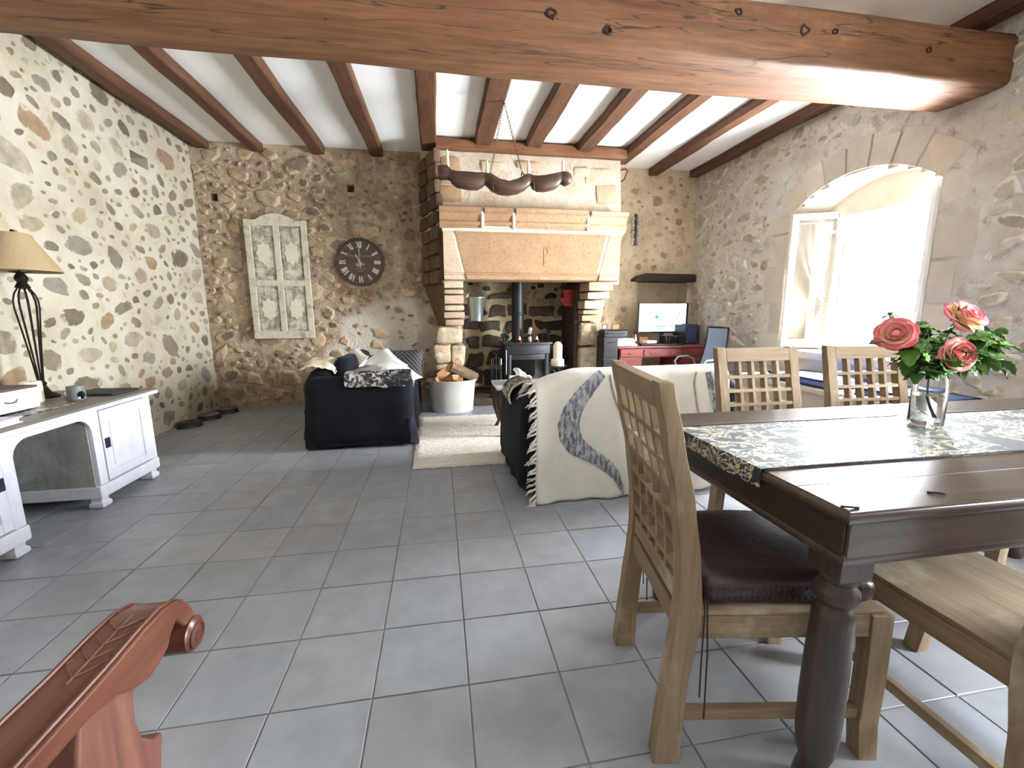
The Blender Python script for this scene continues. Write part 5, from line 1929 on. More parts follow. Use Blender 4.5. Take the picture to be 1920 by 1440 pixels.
m_card = M_plain('cardboard', srgb(166, 120, 76), .85)
q = MB(); q.box((0, 0, .05), (.15, .08, .10)); q.build('carton', m_card, cd, True, 30, .002)
q = MB(); q.box((0, 0, .102), (.15, .08, .003)); q.build('flap', m_card, cd)
# dark cabinet with a stand of small things, left of the desk
fcb = thing('file_cabinet', 'low black filing cabinet standing left of the red desk', 'cabinet', (2.37, 5.87, 0))
q = MB(); q.box((0, 0, .49), (.22, .25, .90)); q.build('carcass', m_black, fcb, True, 30, .006)
q = MB(); q.box((0, 0, .02), (.20, .23, .04)); q.build('plinth', m_black, fcb)
for z_ in (.20, .50, .79):
    d_ = MB(); d_.box((0, -.128, z_), (.20, .012, .27)); d2 = d_.build('drawer', m_black, fcb, True, 30, .004)
    q = MB(); q.tube([(-.04, -.135, z_ + .08), (-.035, -.15, z_ + .08), (.035, -.15, z_ + .08), (.04, -.135, z_ + .08)], .004, 6); q.build('handle', m_iron, d2)
pr_ = thing('printer', 'black printer with open lid on the filing cabinet', 'printer', (2.44, 5.86, .94), 0)
q = MB(); q.box((0.0, 0, .045), (.34, .24, .09)); q.build('case', m_black, pr_, True, 30, .01)
q = MB(); q.box((.0, 0, .10), (.32, .21, .012)); q.build('lid', m_iron, pr_, True, 30, .004)
q = MB(); q.box((.0, -.13, .06), (.26, .04, .01)); q.build('tray', m_iron, pr_, True, 30, .002)
for k, (x, lab, w, h) in enumerate(((2.33, 'small square brown photo frame on the printer', .07, .07), (2.50, 'thin wire photo frame beside the square one', .12, .075))):
    f_ = thing('photo_frame', lab, 'photo frame', (x, 5.88, .94 + .106), R(5), 'photo frames on the printer')
    q = MB()
    t_ = .014 if k == 0 else .005
    for c, d in (((-w / 2, 0, h / 2), (t_, .01, h)), ((w / 2, 0, h / 2), (t_, .01, h)), ((0, 0, t_ / 2), (w, .01, t_)), ((0, 0, h), (w + t_, .01, t_))): q.box(c, d)
    q.build('frame', m_bark if k == 0 else m_iron, f_, True, 30, .001)
    q = MB(); q.box((0, .004, h / 2), (w, .002, h)); q.build('print', m_paper if k == 0 else m_card, f_, False)

# office chair
m_mesh = M_plain('pale_blue_mesh', srgb(150, 168, 196), .7, var=.06, scale=60)
oc = thing('office_chair', 'office chair with pale blue mesh back and grey curved armrests', 'chair', (3.42, 5.24, 0), R(97))
# local +y is the direction the sitter faces
def backp(a, b):
    x = (a - .5) * .42 * (1 - .12 * b)
    return Vector((x, -.24 - .10 * b ** 2 + .07 * (2 * a - 1) ** 2 - .05 * math.sin(PI * b), .52 + .56 * b))
q = MB(); q.grid(backp, 10, 14, .008); q.build('backrest', m_mesh, oc, True, 60)
q = MB()
loop = [backp(a / 8, 0) for a in range(9)] + [backp(1, b / 10) for b in range(1, 11)] + [backp(a / 8, 1) for a in range(7, -1, -1)] + [backp(0, b / 10) for b in range(9, 0, -1)]
q.tube(loop, .014, 7, True); q.build('back_frame', m_black, oc, True, 60)
q = MB(); q.rbox((0, 0, .46), (.47, .46, .08), .035, 6, .004); q.build('seat', m_black, oc)
m_greypl = M_plain('grey_plastic', srgb(120, 122, 126), .4)
for s_ in (-1, 1):
    q = MB(); q.tube([(s_ * .22, -.16, .44), (s_ * .27, -.17, .52), (s_ * .275, -.13, .64), (s_ * .275, -.02, .685), (s_ * .275, .12, .68), (s_ * .275, .18, .62), (s_ * .26, .13, .50), (s_ * .22, .08, .44)], .014, 8); q.build('armrest', m_greypl, oc)
q = MB(); q.cyl((0, 0, .10), (0, 0, .43), .025, None, 12); q.build('gas_column', m_black, oc)
q = MB(); q.tube([(0, -.1, .42), (0, -.30, .44), (0, -.30, .60)], .018, 8); q.build('back_bracket', m_black, oc)
for k in range(5):
    a = 2 * PI * k / 5 + .3
    q = MB(); q.tube([(0, 0, .12), (.15 * math.cos(a), .15 * math.sin(a), .10), (.28 * math.cos(a), .28 * math.sin(a), .075)], [.025, .02, .014], 8); l_ = q.build('foot_spoke', m_black, oc)
    q = MB(); q.lathe([(0, -.012), (.028, -.012), (.028, .012), (0, .012)], 14, (0, 0, 0), Matrix.Translation((.28 * math.cos(a), .28 * math.sin(a), .028)) @ Matrix.Rotation(a, 4, 'Z') @ Matrix.Rotation(R(90), 4, 'X')); q.build('castor', m_iron, l_)

# ------------------------------------------------------------------ shaggy rug
m_rug = M_plain('cream_shag', srgb(214, 206, 194), .95, var=.14, scale=70, bump=.8, bscale=120, sheen=.2)
rg = thing('shaggy_rug', 'cream shaggy rug on grey tiles between the two dark sofas', 'rug', (.36, 4.42, 0))
q = MB()
def rugf(a, b):
    x, y = (a - .5) * 1.24, (b - .5) * 1.74
    ex = min(a, 1 - a) * 1.24
    ey = min(b, 1 - b) * 1.74
    e = min(1, min(ex, ey) / .035)
    w = .018 * (1 - e)
    return (x + w * nz(x * 30, y * 30), y + w * nz(x * 30, y * 30, 4), .004 + .026 * math.sqrt(e) * (1 + .35 * nz(x * 40, y * 40)))
q.grid(rugf, 90, 120); q.build('rug_base', m_rug, rg, True, 180)
rnd = random.Random(12)
q = MB()
for k in range(2600):
    a, b = rnd.random(), rnd.random()
    if k < 1000:
        if rnd.random() < .5: b = rnd.choice((0.004, .996))
        else: a = rnd.choice((0.004, .996))
    p = Vector(rugf(a, b))
    d = Vector((rnd.uniform(-1, 1), rnd.uniform(-1, 1), rnd.uniform(.3, 1.2))).normalized() * rnd.uniform(.012, .024)
    s_ = d.cross(Vector((0, 0, 1))).normalized() * .0022
    q.add([p - s_, p + s_, p + d], [(0, 1, 2)])
o = q.build('rug_pile', m_rug, rg, False); o['kind'] = 'stuff'

# ------------------------------------------------------------------ slipcovered sofas
m_navy = M_plain('navy_slipcover', srgb(24, 25, 32), .8, var=.18, scale=6, bump=.35, bscale=26, sheen=.03)
m_navy.node_tree.nodes['Principled BSDF'].inputs['Specular IOR Level'].default_value = .12


def fold(p, s=0.0):
    g = .010 * nz(p.x * 5 + s, p.y * 5, p.z * 2.2) + .004 * nz(p.x * 16, p.y * 16 + s, p.z * 6)
    return p + Vector((g, g, .3 * g))


def sofa(name, label, loc, rz, W, D, aw, ah, bh, seed):
    t = thing(name, label, 'sofa', loc, rz, 'dark slipcovered sofas')
    hw = W / 2

    def skirt(p):
        k = max(0, (.30 - p.z) / .30)
        f = 1 + .035 * k
        w = .014 * k * math.sin(p.x * 22 + p.y * 26 + seed)
        return fold(Vector((p.x * f + (w if abs(p.x) > hw - .06 else 0), p.y * f + (w if abs(p.y) > D / 2 - .06 else 0), p.z + .006 * k * math.sin(p.x * 9 + p.y * 7))), seed)
    q = MB(); q.rbox((0, 0, .22), (W - .04, D - .06, .40), .03, 16, 0, seed, skirt); q.build('skirted_base', m_navy, t, True, 70)
    for s_ in (-1, 1):
        def arm(p):
            k = max(0, (.34 - p.z) / .34)
            b = .03 * math.sin(PI * min(1, max(0, p.z / ah)))
            return fold(Vector((p.x + s_ * (b * .5 + .022 * k), p.y * (1 + .02 * k), p.z)), seed + s_)
        q = MB(); q.rbox((s_ * (hw - aw / 2), .02, ah / 2 + .02), (aw, D - .06, ah - .04), .085, 12, 0, seed, arm); q.build('arm', m_navy, t, True, 70)
    def bk(p):
        k = max(0, (.34 - p.z) / .34)
        dip = max(0, (abs(p.x) - (hw - .30)) / .30)
        return fold(Vector((p.x, p.y - .03 * k + .03 * (p.z - .4), p.z + .012 * math.sin(p.x * 3 + seed) - .13 * dip ** 1.6 * max(0, p.z / bh))), seed + 5)
    q = MB(); q.rbox((0, -D / 2 + .14, bh / 2 + .02), (W - .06, .25, bh - .04), .10, 14, 0, seed, bk); q.build('backrest', m_navy, t, True, 70)
    n = 2
    cw = (W - 2 * aw) / n
    for k in range(n):
        q = MB(); q.rbox((-hw + aw + cw * (k + .5), .10, .475), (cw - .01, D - .26, .17), .075, 10, .006, seed + k, fold); q.build('seat_cushion', m_navy, t, True, 70)
        q = MB(); q.rbox((0, 0, 0), (cw - .02, .20, .40), .09, 8, .012, seed + k * 3, None, TR((-hw + aw + cw * (k + .5), -D / 2 + .34, .66), (R(-10), 0, 0))); q.build('back_cushion', m_navy, t, True, 70)
    return t


s1 = sofa('slipcovered_sofa', 'navy slipcovered sofa on the left piled with white pillows', (-.79, 5.06, 0), R(-90), 1.70, 1.06, .22, .70, .76, 2.0)
s2 = sofa('slipcovered_sofa', 'navy slipcovered sofa seen from behind with cream throw over it', (1.42, 3.34, 0), R(2.0), 1.74, 1.02, .24, .70, .885, 6.0)
# skirt slit and tie of the near corner of the left sofa
m_tie = M_plain('slipcover_tie', srgb(66, 68, 92), .8, var=.1)
for k, (dx, dz, tw) in enumerate(((-.02, .0, .25), (.03, -.01, -.3))):
    q = MB()
    q.grid(lambda a, b: (.87 + .012 * math.sin(b * 5), .515 + dx * b + (a - .5) * .035, .30 - .26 * b + dz), 2, 8, .006)
    q.build('corner_tie', m_tie, s1, True, 60)

m_spread = NT('metallic_damask')
_t = m_spread
_v = _t.coord((1, 1, 1))
_n1 = _t.noise(_v, 13, 4, .6, 2.2)
_n2 = _t.noise(_v, 5, 3, .5, .8)
_mx = _t.mix(.35, _n1, _n2)
_t.col(_t.ramp(_mx, [(.46, srgb(28, 27, 30)), (.51, srgb(58, 55, 58)), (.56, srgb(190, 186, 180))]))
_t.set(Roughness=.45)
m_spread = m_spread.m
sp = thing('patterned_bedspread', 'black and silver patterned bedspread draped over left sofa arms', 'bedspread', (-.79, 5.06, 0), R(-90))
# path across the sofa in local x (near arm is +x after the quarter turn)
path = [(.885, .60), (.888, .66), (.862, .715), (.80, .735), (.72, .735), (.645, .70), (.625, .62), (.60, .582), (.4, .585), (0, .59), (-.4, .585), (-.60, .60), (-.625, .66), (-.66, .72), (-.74, .738), (-.83, .72), (-.862, .69)]
q = MB()
def spf(a, b):
    t = a * (len(path) - 1)
    i = min(int(t), len(path) - 2)
    f = t - i
    x = path[i][0] + (path[i + 1][0] - path[i][0]) * f
    z_ = path[i][1] + (path[i + 1][1] - path[i][1]) * f
    y = -.10 + .60 * b
    z_ += .008 * nz(x * 6, y * 6) + .012 + (.02 * nz(y * 9, 2.0) if a < .04 else 0)
    if b > .93 and abs(x) < .6: z_ -= (b - .93) * .9
    return (x, y, z_)
q.grid(spf, 64, 18, .006); q.build('bedspread_cloth', m_spread, sp, True, 70)

m_linen = M_plain('white_linen', srgb(222, 220, 216), .9, var=.05, scale=10, bump=.2, bscale=30)
m_greylinen = M_plain('grey_linen', srgb(150, 146, 146), .9, var=.15, scale=8, bump=.2, bscale=30)
for k, (lab, loc, rot, w, d, h, mt) in enumerate((
        ('large white pillow propped against the left sofa back, farthest one', (-1.00, 5.02, .72), (R(46), R(8), R(-70)), .56, .44, .17, m_linen),
        ('white pillow slumped to the right on the left sofa', (-.66, 4.92, .70), (R(34), R(16), R(-62)), .58, .46, .17, m_linen),
        ('white pillow with pointed corner nearest the left sofa front edge', (-.50, 4.72, .665), (R(14), R(22), R(-50)), .50, .40, .14, m_linen),
        ('grey cushion half hidden under the white pillows on left sofa', (-.80, 4.66, .68), (R(14), R(-6), R(-80)), .46, .42, .13, m_greylinen))):
    p = thing('pillow', lab, 'pillow', loc, 0, 'pillows on the left sofa')
    q = MB(); q.pillow(TR((0, 0, 0), rot), w, d, h, 12, k * 3.1); q.build('pillow_cover', mt, p, True, 180)
    q = MB()
    Mx = TR((0, 0, 0), rot)
    ed = [Mx @ Vector((x * w / 2 * (1 - .10 * (1 - y * y) * abs(x) ** 3), y * d / 2 * (1 - .10 * (1 - x * x) * abs(y) ** 3), 0)) for x, y in [(-1 + 2 * i / 8, -1) for i in range(8)] + [(1, -1 + 2 * i / 8) for i in range(8)] + [(1 - 2 * i / 8, 1) for i in range(8)] + [(-1, 1 - 2 * i / 8) for i in range(8)]]
    q.tube(ed, .004, 5, True); q.build('seam', mt, p, True, 180)

m_quilt = NT('quilted_charcoal')
_t = m_quilt
_v = _t.coord((1, 1, 1))
_sx = _t.n('ShaderNodeSeparateXYZ'); _t.l(_v, _sx.inputs[0])
_ab = _t.n('ShaderNodeMath', operation='ABSOLUTE'); _t.l(_sx.outputs[0], _ab.inputs[0])
_ad = _t.n('ShaderNodeMath', operation='ADD'); _t.l(_ab.outputs[0], _ad.inputs[0]); _t.l(_sx.outputs[1], _ad.inputs[1])
_ml = _t.n('ShaderNodeMath', operation='MULTIPLY'); _ml.inputs[1].default_value = 110; _t.l(_ad.outputs[0], _ml.inputs[0])
_sn = _t.n('ShaderNodeMath', operation='SINE'); _t.l(_ml.outputs[0], _sn.inputs[0])
_t.col(_t.ramp(_sn.outputs[0], [(.0, srgb(52, 49, 52)), (.8, srgb(84, 80, 84))]))
_t.set(Roughness=.7); _t.bump(_sn.outputs[0], .5, .01)
m_quilt = m_quilt.m
qc = thing('quilted_cushion', 'dark grey quilted cushion with chevron stitching against far sofa arm', 'cushion', (-.48, 5.56, .66))
qc.rotation_euler = (R(58), 0, R(-8))
q = MB(); q.pillow(Matrix.Identity(4), .56, .40, .15, 14, 2.2); q.build('cushion_cover', m_quilt, qc, True, 180)
q = MB(); q.tube([(-.27, -.19, 0), (0, -.185, 0), (.27, -.19, 0), (.265, 0, 0), (.27, .19, 0), (0, .185, 0), (-.27, .19, 0), (-.265, 0, 0)], .005, 5, True); q.build('piping', m_quilt, qc)
m_cream_throw = M_plain('cream_crochet', srgb(216, 204, 178), .95, var=.2, scale=40, bump=.5, bscale=60)
ct = thing('crochet_throw', 'cream scalloped crochet throw over the rear corner of left sofa', 'throw', (-1.17, 4.66, .785))
q = MB()
def crf(a, b):
    x, y = (a - .5) * .30, (b - .5) * .62
    r_ = abs(x + .02) / .16
    z_ = .015 - .10 * max(0, r_ - .5) ** 1.4 + .05 * math.sin(PI * b) ** 2 + .016 * nz(x * 9, y * 7)
    if a in (0, 1) or b in (0, 1): z_ -= .012 * abs(math.sin((a + b) * 40))
    return (x, y, z_)
q.grid(crf, 18, 34, .006); q.build('throw_cloth', m_cream_throw, ct, True, 70)
q = MB()
for k in range(18): q.tube([Vector(crf(1, k / 17)) + Vector((0, 0, -.0)), Vector(crf(1, k / 17)) + Vector((.012, .006 * (-1) ** k, -.03))], .005, 4)
q.build('scallops', m_cream_throw, ct)['kind'] = 'stuff'

# ------------------------------------------------------------------ cream fringed throw over the back of the right-hand sofa
m_throw = M_plain('cream_wool', srgb(212, 207, 198), .95, var=.03, scale=18, bump=.25, bscale=90, sheen=.2)
m_knit = NT('grey_knit')
_t = m_knit
_k = _t.noise(_t.coord((1, 1, .35)), 42, 3, .6, .5)
_t.col(_t.ramp(_k, [(.40, srgb(96, 98, 108)), (.52, srgb(150, 152, 160)), (.62, srgb(186, 184, 182))])).set(Roughness=.95)
_t.bump(_k, .9, .012)
m_knit = m_knit.m
m_taupe = M_plain('taupe_yarn', srgb(176, 164, 146), .95, var=.2, scale=60)
th = thing('fringed_throw', 'cream wool throw with grey knitted wave band hanging on sofa back', 'throw', (1.36, 2.782, 0), R(2.0))
TX0, TX1 = -.735, .73
tpath = [(.30, .80), (.24, .885), (.17, .915), (.10, .918), (.05, .905), (.018, .87), (.004, .80)] + [(-.004 - .030 * (i / 12) ** 1.5, .80 - .79 * i / 12) for i in range(1, 13)]


def thf(a, b, off=0.0):
    t = b * (len(tpath) - 1)
    i = min(int(t), len(tpath) - 2)
    f = t - i
    y = tpath[i][0] + (tpath[i + 1][0] - tpath[i][0]) * f
    z_ = tpath[i][1] + (tpath[i + 1][1] - tpath[i][1]) * f
    x = TX0 + (TX1 - TX0) * a
    low = max(0, (.75 - z_) / .75)
    y -= .022 * low * (.5 + .5 * math.sin(a * 17 + 1.2)) + .012 * low * math.sin(a * 39 + z_ * 3)
    y += .05 * x * 0
    x += .035 * low * (a - .5) + .06 * (1 - a) ** 3 * low * 0
    if b < .28: z_ += .006 * nz(a * 9, b * 9)
    # gentle dip of the sofa crest at the left end
    z_ -= .095 * max(0, 1 - a / .22) ** 1.5 * max(0, min(1, (z_ - .15) / .7)) ** 1.5
    return Vector((x, y - off, z_))


q = MB(); q.grid(lambda a, b: thf(a, b), 70, 60, -.005); q.build('throw_cloth', m_throw, th, True, 180)
bmap = [1 - .0]
def a_of(x): return (x - TX0) / (TX1 - TX0)
def b_of(z_):
    lo, hi = 5 / (len(tpath) - 1), 1.0
    for _ in range(30):
        m = (lo + hi) / 2
        if thf(.4, m).z > z_: lo = m
        else: hi = m
    return lo
band = [(-.265, .895, .070), (-.30, .86, .085), (-.36, .80, .095), (-.425, .73, .12), (-.48, .65, .145), (-.505, .56, .155), (-.495, .48, .15), (-.45, .40, .135), (-.36, .335, .105), (-.28, .285, .09), (-.21, .23, .085), (-.155, .17, .065), (-.12, .10, .045), (-.10, .045, .022), (-.095, .02, .01)]
def ribbon(nm, pts, mat, h, par):
    q = MB()
    fine = []
    for i in range(len(pts) - 1):
        for k in range(4):
            t = k / 4
            fine.append(tuple(pts[i][j] + (pts[i + 1][j] - pts[i][j]) * t for j in range(3)))
    fine.append(pts[-1])
    m = 8
    P = []
    for i, (x, z_, w) in enumerate(fine):
        a, b = fine[max(0, i - 1)], fine[min(len(fine) - 1, i + 1)]
        d = Vector((b[0] - a[0], 0, b[1] - a[1])).normalized()
        n_ = Vector((-d.z, 0, d.x))
        row = []
        for k in range(m + 1):
            s_ = k / m * 2 - 1
            c = Vector((x, 0, z_)) + n_ * (s_ * w / 2)
            p = thf(a_of(c.x), b_of(min(.86, max(.012, c.z))))
            row.append(p + Vector((0, -.003 - h * (1 - s_ ** 4) + .003 * math.sin(i * 1.9 + k * 2.3), 0)) if c.z < .86 else p + Vector((0, -.004 - h * (1 - s_ ** 4), c.z - .86)))
        P.append(row)
    vs = [p for r_ in P for p in r_]
    q.add(vs, [(i * (m + 1) + k, i * (m + 1) + k + 1, (i + 1) * (m + 1) + k + 1, (i + 1) * (m + 1) + k) for i in range(len(P) - 1) for k in range(m)])
    return q.build(nm, mat, par, True, 180)
ribbon('knitted_band', band, m_knit, .010, th)
ribbon('yarn_line', [(-.205, .88, .012), (-.195, .80, .014), (-.175, .72, .014), (-.14, .64, .014), (-.105, .56, .012), (-.08, .50, .01)], m_taupe, .004, th)
ribbon('yarn_line', [(.46, .88, .012), (.44, .80, .014), (.45, .72, .014), (.47, .62, .014), (.50, .5, .012)], m_taupe, .004, th)
ribbon('knitted_band', [(.56, .88, .05), (.575, .80, .06), (.60, .70, .06), (.63, .58, .05), (.64, .45, .04), (.65, .30, .03)], m_knit, .008, th)
# fringe: knotted tassels down the left edge
tas = []
rnd = random.Random(8)
for v_ in range(4):
    q = MB()
    for s_ in range(3):
        d = Vector((-.055 - .014 * rnd.random(), .012 * rnd.uniform(-1, 1), -.030 - .03 * rnd.random()))
        q.tube([(0, 0, 0), d * .35 + Vector((0, -.004, 0)), d * .7 + Vector((0, .003 * s_, .004)), d], [.004, .006, .005, .0025], 5)
    q.rbox((-.008, 0, -.004), (.016, .012, .014), .005, 1)
    o_ = q.build('tassel', m_throw, th, True, 180)
    tas.append(o_)
k = 0
for b in [i / 31 for i in range(32)]:
    p = thf(0, b)
    o_ = tas[k % 4] if k < 4 else share('tassel', tas[k % 4].data, th)
    o_.location = p + Vector((.004, -.004, 0))
    o_.rotation_euler = (R(rnd.uniform(-25, 25)), R(rnd.uniform(-18, 30)), R(rnd.uniform(-15, 15)))
    k += 1

# patterned cover over the left arm of that sofa
cv = thing('arm_cover', 'silver and black patterned cover folded over left arm of right sofa', 'cover', (.68, 3.42, .725))
q = MB()
q.grid(lambda a, b: ((.155 + .012 * nz(b * 5, a * 3)) * math.cos(PI * (1.12 - 1.24 * a)), (b - .5) * .36 + .02 * math.sin(a * 5), -.085 + .13 * max(-.3, math.sin(PI * (1.12 - 1.24 * a))) + .006 * nz(a * 9, b * 9)), 22, 12, .006)
q.build('cover_cloth', m_spread, cv, True, 70)
q = MB(); q.tube([Vector(((.16) * math.cos(PI * (1.12 - 1.24 * a)), -.18 + .02 * math.sin(a * 5), -.083 + .135 * max(-.3, math.sin(PI * (1.12 - 1.24 * a))))) for a in [i / 16 for i in range(17)]], .006, 6); q.build('hem', m_cream_throw, cv)

# ------------------------------------------------------------------ coffee table and what stands on it
m_ctab = M_plain('grey_table_top', srgb(176, 180, 186), .25, .1, .05)
m_dwood = M_wood('dark_turned_wood', [srgb(44, 28, 22), srgb(66, 42, 32), srgb(90, 60, 46)], 2, .45, 1, .2)
cf = thing('coffee_table', 'low coffee table with pale grey top between the sofas', 'table', (1.03, 4.50, 0))
q = MB(); q.box((0, 0, .535), (.94, .50, .03)); q.build('table_top', m_ctab, cf, True, 30, .006)
q = MB(); q.box((0, .22, .49), (.82, .02, .06)); q.box((0, -.22, .49), (.82, .02, .06)); q.box((.41, 0, .49), (.02, .42, .06)); q.box((-.41, 0, .49), (.02, .42, .06)); q.build('apron', m_dwood, cf, True, 30, .003)
for sx in (-1, 1):
    for sy in (-1, 1):
        q = MB(); q.tube([(sx * .41, sy * .21, .52), (sx * .44, sy * .22, .40), (sx * .43, sy * .22, .25), (sx * .39, sy * .21, .10), (sx * .42, sy * .22, .03), (sx * .45, sy * .23, .012)], [.03, .032, .026, .018, .022, .014], 8); q.build('leg', m_dwood, cf)
tz = .55
tsb = thing('tissue_box', 'white tissue box with a tuft of tissue on coffee table', 'box', (.83, 4.42, tz), R(-3))
q = MB(); q.box((0, 0, .045), (.23, .12, .088)); q.build('carton', m_boxw, tsb, True, 30, .008)
q = MB()
q.grid(lambda a, b: ((a - .5) * (.10 + .03 * b) + .01 * math.sin(b * 5), .022 * math.sin(a * 9 + 1) * (1 - .3 * b), .088 + b * (.075 + .02 * math.sin(a * 5) - .018 * a)), 16, 8); q.build('tissue', m_paper, tsb, True, 180)
chd = thing('candle_holder', 'black wrought iron tripod candle holder on coffee table', 'candle holder', (1.245, 4.46, tz))
q = MB(); q.lathe([(0, .162), (.075, .165), (.105, .185), (.102, .188), (.073, .171), (0, .168)], 24); q.build('dish', m_iron, chd, True, 40)
for k in range(3):
    a = 2 * PI * k / 3 + .5
    q = MB(); q.tube([(.07 * math.cos(a + .6), .07 * math.sin(a + .6), .165), (.02 * math.cos(a), .02 * math.sin(a), .10), (.03 * math.cos(a), .03 * math.sin(a), .06), (.075 * math.cos(a - .3), .075 * math.sin(a - .3), .02), (.06 * math.cos(a - .5), .06 * math.sin(a - .5), .006)], .007, 6); q.build('scroll_leg', m_iron, chd)
c1 = thing('pillar_candle', 'broad ivory candle stub under the tall candle on iron holder', 'candle', (1.245, 4.46, tz + .171))
q = MB(); q.lathe([(0, 0), (.068, 0), (.07, .006), (.07, .075), (.066, .082), (0, .08)], 26); q.build('wax', m_wax, c1, True, 40)
q = MB(); q.lathe([(0, .0800), (.03, .0805), (.028, .0815), (0, .082)], 18); q.build('melt_pool', m_wax, c1)
c2 = thing('pillar_candle', 'tall ivory pillar candle atop broad candle before the stove', 'candle', (1.245, 4.46, tz + .253))
q = MB(); q.lathe([(0, 0), (.048, 0), (.048, .15), (.03, .178), (.012, .188), (0, .188)], 26); q.build('wax', m_wax, c2, True, 60)
q = MB(); q.tube([(0, 0, .187), (.002, 0, .205)], .002, 5); q.build('wick', m_iron, c2)

# ------------------------------------------------------------------ stone window seat with blue cushions
ws = thing('window_seat', 'pale stone window seat along the right wall below the window', 'bench', (3.81, 3.45, 0))
q = MB(); q.rbox((.01, 0, .26), (.50, 2.3, .52), .02, 6, .006); q.build('seat_base', m_dressed, ws)
q = MB(); q.rbox((0, 0, .545), (.54, 2.36, .06), .018, 6, .004); q.build('seat_slab', m_dressed, ws)
m_blue = M_plain('blue_cushion_cloth', srgb(96, 116, 176), .85, var=.1, scale=20, sheen=.1)
m_bluedk = M_plain('navy_cushion_edge', srgb(34, 42, 78), .85, var=.1)
for k, (y, w, lab) in enumerate(((3.80, .78, 'flat blue seat cushion below the open window leaf'), (2.86, .62, 'flat blue seat cushion behind the second lattice chair'))):
    cu_ = thing('seat_cushion', lab, 'cushion', (3.80, y, .576), 0, 'blue window seat cushions')
    q = MB(); q.rbox((0, 0, .04), (.46, w, .075), .03, 8, .008, k); q.build('cushion_cover', m_blue, cu_)
    q = MB()
    for z_ in (.012, .07): q.tube([(-.225, -w / 2 + .015, z_), (.225, -w / 2 + .015, z_), (.225, w / 2 - .015, z_), (-.225, w / 2 - .015, z_)], .010, 6, True)
    q.build('piping', m_bluedk, cu_)

# ------------------------------------------------------------------ dining table
m_table = M_wood('waxed_rosewood', [srgb(50, 38, 33), srgb(74, 60, 52), srgb(98, 82, 70)], 0, .33, .8, .05, (srgb(118, 98, 82), .9, .60), spec=.6)
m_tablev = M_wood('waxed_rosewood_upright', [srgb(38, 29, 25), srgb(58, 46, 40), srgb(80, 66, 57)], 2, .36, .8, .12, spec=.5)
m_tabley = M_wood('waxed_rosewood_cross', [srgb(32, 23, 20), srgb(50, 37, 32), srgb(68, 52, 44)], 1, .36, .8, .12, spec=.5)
TX, TY, TZ = 2.01, 1.264, .860
TW, TD = 2.18, .96
tbl = thing('dining_table', 'long dark waxed wooden dining table with turned legs', 'table', (TX, TY, 0))
hw, hd = TW / 2, TD / 2
nb = 6
for k in range(nb):     # top boards
    y0, y1 = -hd + TD * k / nb, -hd + TD * (k + 1) / nb
    q = MB(); q.box((0, (y0 + y1) / 2, TZ - .012), (TW - .006, y1 - y0 - .0006, .024))
    q.build('top_board', m_table, tbl, True, 30, .0012 if 0 < k < nb - 1 else .003)


def moulding(nm, x, y, z0, z1, out):
    """square ring with a rounded outer face"""
    q = MB()
    prof = []
    for i in range(9):
        a = -PI / 2 + PI * i / 8
        prof.append((out * (.35 + .65 * math.cos(a)), (z0 + z1) / 2 + (z1 - z0) / 2 * math.sin(a)))
    prof += [(-.03, z1), (-.03, z0)]
    rs = []
    for sx, sy in ((-1, -1), (1, -1), (1, 1), (-1, 1), (-1, -1)):
        rs.append([Vector((sx * (x + o), sy * (y + o), z_)) for o, z_ in prof])
    q.rings(rs, True, False)
    return q.build(nm, m_table, tbl, True, 40)


moulding('top_moulding', hw - .008, hd - .008, TZ - .032, TZ - .003, .012)
moulding('lower_moulding', hw - .025, hd - .025, .711, .748, .017)
for s_ in (-1, 1):
    q = MB(); q.box((0, s_ * (hd - .024), .787), (TW - .034, .03, .10)); q.build('apron', m_table, tbl, True, 30, .002)
    q = MB(); q.box((s_ * (hw - .024), 0, .787), (.03, TD - .034, .10)); q.build('apron', m_tabley, tbl, True, 30, .002)
LEGP0 = [(.028, .0), (.045, .0), (.052, .02), (.045, .05), (.038, .07), (.050, .10), (.056, .14), (.058, .22), (.056, .32), (.052, .385), (.050, .40), (.040, .412), (.036, .42), (.046, .43), (.058, .447), (.055, .468), (.040, .485), (.038, .492), (.050, .50), (.052, .512), (.046, .52)]
legp = [(r_ * .92, z_ * .665 / .52) if z_ < .38 else (r_ * .92, .665 - (.52 - z_) * .92) for r_, z_ in LEGP0]
for sx in (-1, 1):
    for sy in (-1, 1):
        c = (sx * (hw - .07), sy * (hd - .07))
        q = MB(); q.lathe(legp, 28, (c[0], c[1], 0)); l_ = q.build('leg', m_tablev, tbl, True, 50)
        q = MB(); q.box((c[0], c[1], .689), (.096, .096, .056)); q.build('leg_block', m_tablev, l_, True, 30, .003)
m_ironmark = M_plain('dark_iron_mark', srgb(30, 26, 28), .6)
for (x, y, a) in ((.945, .805, -.6), (1.235, .836, -.35)):   # two bent staples driven into the board
    q = MB(); q.tube([(x - TX - .018, y - TY + .012, TZ + .002), (x - TX - .004, y - TY + .001, TZ + .004), (x - TX + .018, y - TY - .002, TZ + .002)], .0028, 6); q.build('iron_staple', m_ironmark, tbl)

